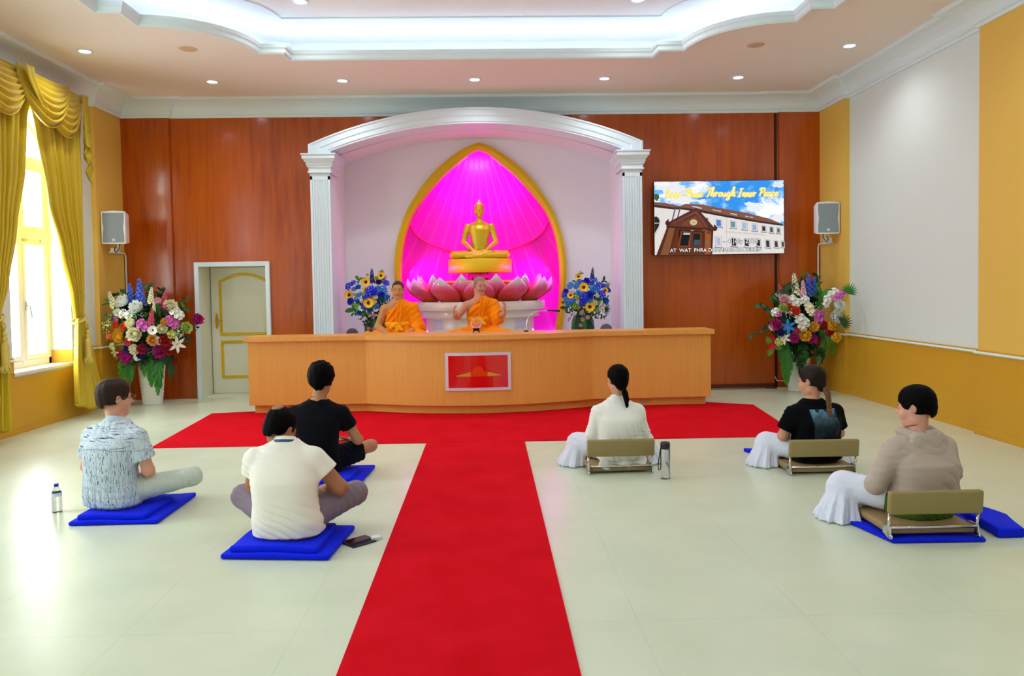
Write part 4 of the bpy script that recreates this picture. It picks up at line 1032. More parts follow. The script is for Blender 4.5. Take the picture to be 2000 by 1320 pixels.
# ------------------------------------------------------------ curtain with swags
def m_satin(nm, a, b):
    m = mat(nm, a, 0.38, sheen=0.2, spec=0.5); g = NT(m); v = g.coords((40, 40, 1.5)); n = g.noise(v, 1.0, 3)
    g.base(g.mix(n, a, b)); return m
M_satin = m_satin('gold_satin', '#c6a80e', '#d6bb20')
def interp(tab, z):
    for (z0, *a), (z1, *b) in zip(tab, tab[1:]):
        if (z0 >= z >= z1) or (z0 <= z <= z1):
            t = (z-z0)/(z1-z0); t = t*t*(3-2*t)*0.5+t*0.5
            return [p+(q-p)*t for p, q in zip(a, b)]
    return list(tab[-1][1:])
def drape(tab, n, X0, nz=70, nu=90, seed=0, hem=None):
    """pleated cloth panel; tab rows: z, y0, y1, depth amplitude"""
    bm = B(); rnd = random.Random(seed); ph = [rnd.uniform(-1, 1) for _ in range(40)]
    z0, z1 = tab[0][0], tab[-1][0]; grid = []
    for i in range(nz+1):
        row = []
        for k in range(nu+1):
            u = k/nu; zt = z0+(z1-z0)*i/nz
            if hem: zt += hem(u)*(max(0, i/nz-0.5)*2)
            y0, y1, A = interp(tab, max(min(zt, max(z0, z1)), min(z0, z1)))
            uu = u+0.012*math.sin(9*u+3*zt)
            w_ = math.sin(2*PI*n*uu+ph[0]); w2 = math.sin(2*PI*n*0.5*uu+1.3+0.4*zt)
            x = X0+A*(0.75*w_+0.35*w2)+A*0.2*math.sin(2*PI*n*2*uu)
            y = y0+(y1-y0)*u+0.25*A*math.cos(2*PI*n*uu)*math.sin(PI*u)
            row.append(bm.verts.new((x, y, zt)))
        grid.append(row)
    for i in range(nz):
        for k in range(nu): bm.faces.new((grid[i][k], grid[i][k+1], grid[i+1][k+1], grid[i+1][k]))
    return bm
def solid(o, t=0.006):
    md = o.modifiers.new('thickness', 'SOLIDIFY'); md.thickness = t; return o
root = empty('curtain', (0, 0, 0), 0, 'gold satin curtain with draped swags, tied back beside the arched window', 'curtain')
XC = -4.91
bm = drape([(3.80, 8.15, 9.22, 0.030), (3.3, 8.30, 9.20, 0.035), (2.5, 8.46, 9.19, 0.036), (2.0, 8.68, 9.16, 0.034), (1.45, 8.87, 9.12, 0.03), (1.19, 8.91, 9.09, 0.022)], 7, XC+0.03, seed=1)
solid(obj('side_drape', bm, M_satin, root, True))
bm = drape([(1.20, 8.91, 9.09, 0.022), (1.05, 8.87, 9.13, 0.035), (0.6, 8.81, 9.28, 0.045), (0.10, 8.79, 9.46, 0.05)], 4, XC+0.045, nz=40, seed=2, hem=lambda u: 0.10-0.10*min(1, u*2)+0.015*math.sin(22*u))
solid(obj('side_drape', bm, M_satin, root, True))
bm = drape([(3.80, 7.30, 8.25, 0.030), (3.3, 7.31, 8.12, 0.035), (2.8, 7.32, 8.06, 0.036), (2.22, 7.34, 7.90, 0.034), (1.6, 7.37, 7.70, 0.03), (1.25, 7.40, 7.56, 0.022)], 8, XC+0.03, seed=3)
solid(obj('side_drape', bm, M_satin, root, True))
bm = drape([(1.26, 7.40, 7.56, 0.022), (1.0, 7.36, 7.60, 0.035), (0.6, 7.28, 7.63, 0.045), (0.12, 7.15, 7.66, 0.05)], 5, XC+0.045, nz=40, seed=4, hem=lambda u: 0.015*math.sin(22*u))
solid(obj('side_drape', bm, M_satin, root, True))
def swag(ya, yb, ztop, drop, X0, nf=7, seed=0, skew=0.0, za=0.0, zb=0.0):
    bm = B(); nv, nu = 64, 40; g = []
    for j in range(nv+1):
        v = j/nv; row = []
        for i in range(nu+1):
            u = i/nu
            # the top hangs as a shallow curve, the bottom as a deep one, gathered at both ends
            uu = u+skew*math.sin(PI*u)*v
            sag = (0.10+0.90*v)*drop*(math.sin(PI*u)**0.72)
            tail = v*0.20*drop
            fold = math.sin(2*PI*nf*(v**0.9)+0.6*math.sin(PI*u))
            amp = 0.022*math.sin(PI*u)**0.5*(0.3+v)
            z = ztop+za*(1-u)+zb*u-sag-tail*(abs(2*u-1)**3)*0.75+0.006*fold*math.sin(PI*u)
            x = X0+0.085*math.sin(PI*u)*(0.4+0.6*math.sin(PI*min(1, v*0.9)))+amp*fold
            y = ya+(yb-ya)*uu
            row.append(bm.verts.new((x, y, z)))
        g.append(row)
    for j in range(nv):
        for i in range(nu): bm.faces.new((g[j][i], g[j][i+1], g[j+1][i+1], g[j+1][i]))
    return bm
solid(obj('swag', swag(8.25, 9.13, 3.87, 0.60, XC+0.07, 7, skew=0.03), M_satin, root, True))
solid(obj('swag', swag(7.15, 8.12, 3.87, 0.58, XC+0.07, 7), M_satin, root, True))
solid(obj('swag', swag(7.83, 8.80, 3.88, 0.58, XC+0.12, 7, skew=-0.02), M_satin, root, True))
# long sash falling from the left end of the front swag
bm = B(); g = []
for i in range(25):
    t = i/24; zc = 3.865-0.50*t**0.9; yc = 7.90+0.52*t**1.6; wv = 0.10-0.06*t; row = []
    for k in range(9):
        u = k/8; row.append(bm.verts.new((XC+0.215+0.012*math.sin(2*PI*1.5*u)+0.02*math.sin(PI*t)-0.05*t, yc+(u-0.5)*2*wv*0.8-0.03*t, zc+(u-0.5)*0.06*t)))
    g.append(row)
for i in range(24):
    for k in range(8): bm.faces.new((g[i][k], g[i][k+1], g[i+1][k+1], g[i+1][k]))
solid(obj('sash', bm, M_satin, root, True))
# jabot tail with zigzag edge
bm = B(); g = []
for i in range(61):
    t = i/60; row = []
    zig = (t*5.0) % 1.0; zz = abs(zig*2-1)
    for k in range(9):
        u = k/8; wdt = 0.115+0.03*t-(0.045*(1-zz) if t > 0.32 else 0)
        row.append(bm.verts.new((XC+0.12+0.03*math.sin(2*PI*2*u)*(0.4+t)+0.02*(zz-0.5)*(u > 0.7), 9.075+u*wdt+0.02*t, 3.86-1.05*t*(0.55+0.45*u))))
    g.append(row)
for i in range(60):
    for k in range(8): bm.faces.new((g[i][k], g[i][k+1], g[i+1][k+1], g[i+1][k]))
solid(obj('jabot', bm, M_satin, root, True))
bm = B(); box(bm, XL+0.01, XC+0.05, 7.15, 9.24, 3.80, 3.87); obj('pelmet_board', bm, M_satin, root)
M_cord = mat('gold_cord', '#d8c060', 0.5, bump=(120, 0.6, 0.004))
for yc, zc, s in ((9.0, 1.185, 1), (7.48, 1.25, 1)):
    bm = B(); pts = [(XC+0.03+0.075*math.sin(a), yc+0.11*math.cos(a), zc+0.045*math.cos(a)*s) for a in [2*PI*k/24 for k in range(24)]]
    tube(bm, pts, 0.012, 8, closed=True)
    tube(bm, [(XC+0.11, yc, zc-0.01), (XC+0.125, yc-0.02, zc-0.07), (XC+0.12, yc, zc-0.12)], 0.007, 6); tube(bm, [(XC+0.11, yc, zc-0.01), (XC+0.125, yc+0.02, zc-0.07), (XC+0.12, yc, zc-0.12)], 0.007, 6)
    tb = obj('tieback', bm, M_cord, root)
    bm = B(); lathe(bm, [(0.006, 0.0), (0.022, -0.02), (0.024, -0.035), (0.014, -0.05), (0.024, -0.06), (0.026, -0.085), (0.016, -0.1), (0.028, -0.115), (0.036, -0.14), (0.036, -0.30), (0.040, -0.38), (0.030, -0.385)], 14, c=(XC+0.125, yc, zc-0.12))
    rnd = random.Random(3)
    for k in range(26):
        a = rnd.uniform(0, 2*PI); tube(bm, [(XC+0.125+0.03*math.cos(a), yc+0.03*math.sin(a), zc-0.45), (XC+0.125+0.05*math.cos(a), yc+0.05*math.sin(a), zc-0.49-rnd.uniform(0, .03)), (XC+0.125+0.04*math.cos(a+.6), yc+0.05*math.sin(a+.6), zc-0.53)], 0.006, 5)
    obj('tassel', bm, M_cord, tb)

# ------------------------------------------------------------ flowers
FC = {'w':'#f8fcf6','cr':'#fbf6d4','mv':'#b870a0','pk':'#e070c8','ye':'#fccc28','or':'#f05818','mg':'#d0189a','bl':'#f8c8d0','yg':'#cfe07e','gd':'#fcc458','rd':'#c80c1c','dp':'#b80c50','co':'#e0607c','bd':'#1c2c84','gr':'#9cbc94',
      'dl':'#5674dc','bu':'#1c34e0','lb':'#1e84dc','pb':'#a8c4ee','tl':'#0c9cb0','gn':'#2c8a24','dg':'#164c1c'}
FCC = {'or':'#e86820'}
def fmat(c, extra=''):
    return mat('petal_'+c, FC[c], 0.55, spec=0.3, sheen=0.15)
M_leafg = mat('leaf_green', '#2c7a24', 0.45); M_leafd = mat('leaf_dark', '#16451e', 0.5); M_leafy = mat('leaf_yellowgreen', '#6f9c2a', 0.5); M_leafb = mat('leaf_bluegreen', '#34684c', 0.5)
M_stamen = mat('stamen_yellow', '#e8b820', 0.6); M_disk = mat('seed_brown', '#3a1c0c', 0.8)
def petal(bm, ang, tilt, L, W, cup=0.35, r0=0.0, z0=0.0, mi=0, tip=0.0, nl=5, nw=4, wave=0.0):
    """one petal rooted near the axis, opening by tilt (0 = upright, pi/2 = flat)"""
    ca, sa = math.cos(ang), math.sin(ang); g = []
    for i in range(nl+1):
        t = i/nl; wd = W*(math.sin(PI*min(1, 0.15+0.85*t*0.92))**0.6 if not tip else math.sin(PI*(0.12+0.88*t))**0.8+0.02)
        tl = tilt+cup*(t-0.4)*-1.0
        rr = r0+L*t*math.sin(tl); zz = z0+L*t*math.cos(tl); row = []
        for k in range(nw+1):
            s = (k/nw-0.5)*2; x = rr-0.25*W*s*s*math.cos(tl)*-0.6; y = s*wd*0.5; z = zz+0.25*W*s*s*math.sin(tl)*0.8+wave*math.sin(5*s+ang*3)*t
            row.append(bm.verts.new((x*ca-y*sa, x*sa+y*ca, z)))
        g.append(row)
    for i in range(nl):
        for k in range(nw):
            f = bm.faces.new((g[i][k], g[i][k+1], g[i+1][k+1], g[i+1][k])); f.smooth = True; f.material_index = mi
FM = {}
def flower_mesh(t, c):
    if (t, c) in FM: return FM[(t, c)]
    bm = B(); rnd = random.Random(hash_(t+c)); mats_ = [fmat(c)]
    if t == 'rose':
        for L_, (n, tl, ln, wd) in enumerate(((3, 0.15, 0.75, 0.5), (4, 0.35, 0.85, 0.7), (5, 0.65, 0.95, 0.9), (6, 1.0, 1.05, 0.95), (6, 1.3, 1.1, 0.9))):
            for k in range(n): petal(bm, 2*PI*k/n+L_*0.7, tl, ln, wd, 0.9, 0.02, -0.25)
    elif t == 'mum':
        for L_, (n, tl, ln, wd) in enumerate(((5, 0.1, 0.62, 0.35), (7, 0.35, 0.72, 0.42), (9, 0.62, 0.82, 0.45), (10, 0.9, 0.92, 0.48), (11, 1.2, 1.0, 0.5), (11, 1.5, 1.02, 0.5))):
            for k in range(n): petal(bm, 2*PI*k/n+L_*0.9+rnd.uniform(-.1, .1), tl+rnd.uniform(-.08, .08), ln*rnd.uniform(.92, 1.06), wd, 0.8, 0.02, -0.22, nl=4, nw=3, wave=0.04)
    elif t in ('orch', 'hyd'):
        cs = [(0, 0, 0.25)]+[(0.55*math.cos(a), 0.55*math.sin(a), 0.08) for a in [2*PI*k/5 for k in range(5)]] if t == 'orch' else [(0.78*math.sqrt((k+.5)/19)*math.cos(k*2.4), 0.78*math.sqrt((k+.5)/19)*math.sin(k*2.4), 0.5*(1-(k+.5)/19)) for k in range(19)]
        s = 0.48 if t == 'orch' else 0.27
        for cx_, cy_, cz_ in cs:
            bmf = B(); n = 5 if t == 'orch' else 4; o_ = rnd.uniform(0, 3)
            for k in range(n): petal(bmf, 2*PI*k/n+o_, 1.35, 1.0, 0.95, 0.3, 0, 0, nl=3, nw=3)
            sph(bmf, (0, 0, 0.12), 0.13, 6, 4, mi=1)
            nv = Vector((cx_, cy_, 0.55)).normalized(); q = Vector((0, 0, 1)).rotation_difference(nv)
            for v in bmf.verts: v.co = q @ (v.co*s)+Vector((cx_, cy_, cz_))
            me_ = bpy.data.meshes.new('t'); bmf.to_mesh(me_); bmf.free(); bm.from_mesh(me_); bpy.data.meshes.remove(me_)
        mats_ = [fmat(c), fmat({'w': 'yg', 'bu': 'bd', 'lb': 'bu', 'pk': 'mg', 'mv': 'mg'}.get(c, c))]
    elif t == 'daisy':
        for L_ in range(2):
            for k in range(14): petal(bm, 2*PI*k/14+L_*0.22, 1.2+L_*0.2, 1.0, 0.33, 0.2, 0.05, 0, nl=3, nw=2)
        sph(bm, (0, 0, 0.1), (0.2, 0.2, 0.14), 10, 6, mi=1); mats_ = [fmat(c), M_disk]
    elif t == 'sun':
        for L_ in range(2):
            for k in range(17): petal(bm, 2*PI*k/17+L_*0.18, 1.25+L_*0.22, 1.0, 0.28, 0.25, 0.1, 0, tip=1, nl=4, nw=2)
        sph(bm, (0, 0, 0.06), (0.38, 0.38, 0.16), 14, 8, mi=1); mats_ = [fmat(c), M_disk]
    elif t == 'lily':
        for k in range(6): petal(bm, 2*PI*k/6, 1.05 if k % 2 else 1.2, 1.25, 0.42, -0.7, 0.03, -0.2, tip=1, nl=6, nw=3)
        for k in range(6): tube(bm, [(0, 0, -0.1), (0.15*math.cos(k), 0.15*math.sin(k), 0.35), (0.25*math.cos(k), 0.25*math.sin(k), 0.6)], 0.025, 5, mi=1)
        mats_ = [fmat(c), M_stamen]
    elif t == 'spike':      # flower spike along +z, height 2
        n = 46
        for i in range(n):
            h = i/n; a = i*2.4; rr = 0.22*(1-0.72*h); q = Matrix.Rotation(a, 3, 'Z')@Matrix.Rotation(1.15-0.4*h, 3, 'Y'); bmf = B(); o_ = rnd.uniform(0, 2)
            for k in range(4 if h < 0.85 else 2): petal(bmf, 2*PI*k/4+o_, 1.0, 0.24*(1-0.55*h), 0.22*(1-0.5*h), 0.4, 0, 0, nl=2, nw=2)
            for v in bmf.verts: v.co = q@v.co+Vector((rr*math.cos(a), rr*math.sin(a), -1+2.0*h))
            me_ = bpy.data.meshes.new('t'); bmf.to_mesh(me_); bmf.free(); bm.from_mesh(me_); bpy.data.meshes.remove(me_)
        tube(bm, [(0, 0, -1.3), (0, 0, 1.08)], [0.04, 0.015], 6, mi=1); mats_ = [fmat(c), M_leafg]
    elif t == 'fill':
        for i in range(40):
            p = Vector((rnd.gauss(0, .42), rnd.gauss(0, .42), rnd.gauss(0, .25))); sph(bm, p, rnd.uniform(0.05, 0.1), 6, 4)
        for i in range(10): tube(bm, [(0, 0, -0.7), (rnd.gauss(0, .4), rnd.gauss(0, .4), 0.1)], 0.015, 4, mi=1)
        mats_ = [fmat(c), M_leafb]
    elif t == 'leaf':
        petal(bm, 0, 0.9, 1.6, 0.85, -0.5, 0, -0.5, tip=1, nl=8, nw=4); petal(bm, 2.4, 1.1, 1.4, 0.75, -0.5, 0, -0.5, tip=1, nl=8, nw=4); petal(bm, 4.3, 1.0, 1.3, 0.7, -0.5, 0, -0.5, tip=1, nl=8, nw=4)
        mats_ = [{'gn': M_leafg, 'dg': M_leafd, 'yg': M_leafy, 'rd': fmat('rd')}[c]]
    elif t == 'palm':
        for k in range(11):
            a = -1.35+2.7*k/10; leaf_strip(bm, (0, 0, 0), (math.sin(a), 0.0, math.cos(a)), 1.15*(0.75+0.35*math.cos(a)), 0.085)
        tube(bm, [(0, 0, -0.9), (0, 0, 0.1)], 0.03, 5); mats_ = [M_leafg if c == 'gn' else M_leafd]
    me = bpy.data.meshes.new(t+'_flower'); bm.to_mesh(me); bm.free()
    for m_ in mats_: me.materials.append(m_)
    FM[(t, c)] = me; return me
def hash_(s): return sum(ord(ch)*(i+7)*31 for i, ch in enumerate(s))
def leaf_strip(bm, p, d, L, W, up=(0, -1, 0), droop=0.0, mi=0, n=5):
    d = Vector(d).normalized(); sd = d.cross(Vector(up)).normalized(); p = Vector(p); g = []
    for i in range(n+1):
        t = i/n; w_ = W*math.sin(PI*(0.06+0.9*t))**0.9; q = p+d*L*t+Vector((0, 0, -droop*L*t*t)); nn = sd.cross(d)
        g.append([bm.verts.new(q-sd*w_), bm.verts.new(q+nn*w_*0.35), bm.verts.new(q+sd*w_)])
    for i in range(n):
        for k in range(2):
            f = bm.faces.new((g[i][k], g[i][k+1], g[i+1][k+1], g[i+1][k])); f.smooth = True; f.material_index = mi
def sprig_mesh(seed, m, n=9, L=0.34, ll=0.085, lw=0.026):
    bm = B(); rnd = random.Random(seed); pts = []
    for i in range(8): t = i/7; pts.append(Vector((0.05*math.sin(2*t+seed), 0.04*math.sin(3*t+seed), L*t)))
    tube(bm, pts, 0.003, 5)
    for i in range(n):
        t = 0.25+0.75*i/(n-1); p = pts[0].lerp(pts[-1], t); a = i*2.4
        leaf_strip(bm, p, (math.cos(a), math.sin(a), 0.55+0.5*t), ll*rnd.uniform(.8, 1.2), lw, droop=0.25)
    me = bpy.data.meshes.new('leaf_sprig'); bm.to_mesh(me); bm.free(); me.materials.append(m); return me
def fern_mesh(seed, m, L=0.42):
    """drooping frond hanging along -z"""
    bm = B(); rnd = random.Random(seed); pts = []
    for i in range(12): t = i/11; pts.append(Vector((0.0, -0.10*math.sin(min(1, t*1.6)*PI*0.5), 0.03*math.sin(t*PI)-L*t**1.3)))
    tube(bm, pts, 0.0025, 4)
    for i in range(1, 34):
        t = i/34; k = t*11; j = min(10, int(k)); p = pts[j].lerp(pts[j+1], k-j)
        for s in (-1, 1):
            leaf_strip(bm, p, (s*0.75, -0.25+rnd.uniform(-.25, .25), -0.75), 0.085*math.sin(PI*(0.15+0.8*t))*rnd.uniform(.8, 1.2), 0.008, droop=0.3, n=3)
    me = bpy.data.meshes.new('fern_frond'); bm.to_mesh(me); bm.free(); me.materials.append(m); return me
SPR = [sprig_mesh(1, M_leafg), sprig_mesh(2, M_leafd), sprig_mesh(3, M_leafb, 11, 0.32, 0.07, 0.03), sprig_mesh(4, M_leafd, 8, 0.3, 0.11, 0.034)]
FRN = [fern_mesh(1, mat('fern_green', '#3f8f1e', 0.5)), fern_mesh(2, M_leafd), fern_mesh(3, M_leafg)]
CN = {'mum': 'peony', 'rose': 'rose', 'orch': 'orchid', 'hyd': 'hydrangea', 'daisy': 'daisy', 'sun': 'sunflower', 'lily': 'lily', 'spike': 'flower_spike', 'fill': 'filler_blossom', 'leaf': 'broad_leaf', 'palm': 'palm_leaf'}
def place(me, nm, root, P, s, q):
    o = bpy.data.objects.new(nm, me); COL.objects.link(o); o.parent = root; o.location = P; o.scale = (s, s, s)
    o.rotation_mode = 'QUATERNION'; o.rotation_quaternion = q; return o
def arrangement(root, base, fl, cen, sprigs, rad, seed=0):
    rnd = random.Random(seed)
    for x, y, z, t, c, r in fl:
        P = Vector((x, y, z)); d = (P-cen)
        if t == 'spike':
            ax = Vector((d.x*0.35, d.y*0.1, 0.45)).normalized(); q = Vector((0, 0, 1)).rotation_difference(ax); s = r*1.05
        elif t == 'palm':
            ax = Vector((d.x, 0, d.z*0.6+0.1)).normalized(); q = Vector((0, 0, 1)).rotation_difference(ax); s = r*0.8
        else:
            ax = Vector((d.x*0.9, -0.55, d.z*0.7+0.1)).normalized()
            if t in ('sun', 'daisy'): ax = Vector((d.x*0.5, -0.7, d.z*0.3+0.05)).normalized()
            q = Vector((0, 0, 1)).rotation_difference(ax) @ Matrix.Rotation(rnd.uniform(0, 6), 3, 'Z').to_quaternion(); s = r*(1.3 if t in ('rose', 'mum') else 1.25 if t == 'hyd' else 1.15)
        place(flower_mesh(t, c), CN[t], root, P-base, s, q)
    for k in range(sprigs):
        a = 2*PI*k/sprigs; d = Vector((math.cos(a), -rnd.uniform(0.15, .9), 0.95*math.sin(a)+0.12)); d.normalize()
        P = cen+Vector((d.x*rad[0]*rnd.uniform(.25, .62), -rad[2]*0.2*rnd.random(), d.z*rad[1]*rnd.uniform(.25, .62)))
        if P.x < XL+0.32 and d.x < 0: d.x *= 0.3; P.x = XL+0.32
        if P.x > XR-0.35 and d.x > 0: d.x *= 0.3; P.x = XR-0.35
        sc__ = rad[3]*rnd.uniform(.8, 1.15)
        if not (-4.92 < P.x+d.x*0.4*sc__ < 4.48): d.x *= -0.1; d.z += 0.2; d.normalize(); P.x = min(max(P.x, -4.80), 4.38)
        place(SPR[k % 4], 'leaf_sprig', root, P-base, sc__, Vector((0, 0, 1)).rotation_difference(d) @ Matrix.Rotation(rnd.uniform(0, 6), 3, 'Z').to_quaternion())
def backing(root, base, cen, rx, rz, n, ls, seed):
    """dark broad leaves filling the heart of the arrangement"""
    rnd = random.Random(seed+50)
    for k in range(n):
        a = k*2.4; q = math.sqrt((k+.5)/n); P = Vector(cen)+Vector((rx*q*math.cos(a), -0.10-0.10*(1-q)+0.05*rnd.random(), rz*q*math.sin(a)))
        P.x = min(max(P.x, -4.80), 4.46); d = Vector((math.cos(a)*q, -0.7, math.sin(a)*q)); place(flower_mesh('leaf', ('dg', 'gn', 'dg')[k % 3]), 'broad_leaf', root, P-base, ls, Vector((0, 0, 1)).rotation_difference(d.normalized()) @ Matrix.Rotation(rnd.uniform(0, 6), 3, 'Z').to_quaternion())
# big vases
def big_bouquet(base, fl, cen, ferns, label, seed):
    base = Vector(base); root = empty('flower_arrangement', base, 0, label, 'bouquet')
    bm = B(); prof = [(0.001, 0.002), (0.118, 0.0), (0.124, 0.008)]
    for k in range(33):
        t = k/32; prof.append((0.124+0.045*t+0.0035*math.sin(t*PI*22), 0.01+0.50*t))
    prof += [(0.165, 0.515), (0.15, 0.50), (0.14, 0.42)]; lathe(bm, prof, 40, cap=False)
    obj('vase', bm, mat('white_ceramic', '#f2f2f0', 0.35), root)
    arrangement(root, base, fl, Vector(cen), 46, (0.62, 0.55, 0.35, 1.0), seed)
    backing(root, base, cen, 0.32, 0.36, 40, 0.095, seed)
    rnd = random.Random(seed)
    for k, (dx, dz, s) in enumerate(ferns):
        a = rnd.uniform(-.5, .5); place(FRN[(0, 2, 0, 1)[k % 4]], 'fern_frond', root, (dx, -0.13-0.05*rnd.random(), dz), s, Matrix.Rotation(a, 3, 'Z').to_quaternion())
    # a few broad leaves collar
    for k in range(9):
        a = -PI+PI*k/8; d = Vector((math.cos(a), math.sin(a)*0.9, -0.35)); place(flower_mesh('leaf', ('gn', 'dg', 'dg')[k % 3]), 'broad_leaf', root, (0.16*math.cos(a), 0.12*math.sin(a), 0.66), 0.085, Vector((0, 0, 1)).rotation_difference(d))
big_bouquet((-4.50, 10.02, 0), FL_L, (-4.48, 9.98, 1.0), [(-0.26, 0.74, 1.0), (-0.18, 0.72, 0.95), (-0.22, 0.7, 0.8), (-0.12, 0.7, 0.65), (0.06, 0.72, 1.1), (0.12, 0.70, 0.85), (0.0, 0.68, 0.7), (0.2, 0.74, 1.15), (0.28, 0.74, 1.2), (0.24, 0.7, 1.3), (-0.3, 0.76, 0.7), (0.32, 0.72, 0.9)],
            'tall bouquet of mixed flowers in a white ribbed vase between curtain and door', 5)
big_bouquet((4.24, 10.04, 0), FL_R, (4.27, 9.98, 1.0), [(-0.30, 0.72, 0.9), (-0.24, 0.70, 1.2), (-0.2, 0.66, 1.3), (-0.12, 0.64, 1.35), (-0.06, 0.66, 0.8), (0.05, 0.66, 0.6), (0.15, 0.68, 0.7), (0.22, 0.7, 0.75), (0.3, 0.74, 0.7), (-0.34, 0.78, 0.8), (0.36, 0.78, 0.7)],
            'tall bouquet of mixed flowers in a white ribbed vase right of the wall screen', 9)
def stage_bouquet(base, fl, cen, label, seed):
    base = Vector(base); root = empty('flower_arrangement', base, 0, label, 'bouquet')
    bm = B(); lathe(bm, [(0.001, 0.0), (0.085, 0.0), (0.09, 0.01), (0.095, 0.25), (0.085, 0.26)], 24, cap=False); obj('vase', bm, M_leafd, root)
    arrangement(root, base, fl, Vector(cen), 22, (0.30, 0.26, 0.2, 0.52), seed)
    backing(root, base, cen, 0.20, 0.17, 26, 0.05, seed)
    rnd = random.Random(seed)
    for k in range(18):
        a = -PI+PI*(k % 9)/8; z = 0.33 if k < 9 else 0.24
        place(FRN[(1, 2, 1)[k % 3]], 'fern_frond', root, (0.085*math.cos(a), 0.085*math.sin(a), z), 0.62, Matrix.Rotation(a+PI/2, 3, 'Z').to_quaternion())
stage_bouquet((-1.56, 10.40, 0.76), FL_BL, (-1.58, 10.38, 1.24), 'blue flower arrangement with sunflowers on the stage behind the seated monk on the left', 3)
stage_bouquet((1.33, 10.36, 0.76), FL_BR, (1.36, 10.34, 1.24), 'blue flower arrangement with sunflowers on the stage at the right end of the altar', 4)
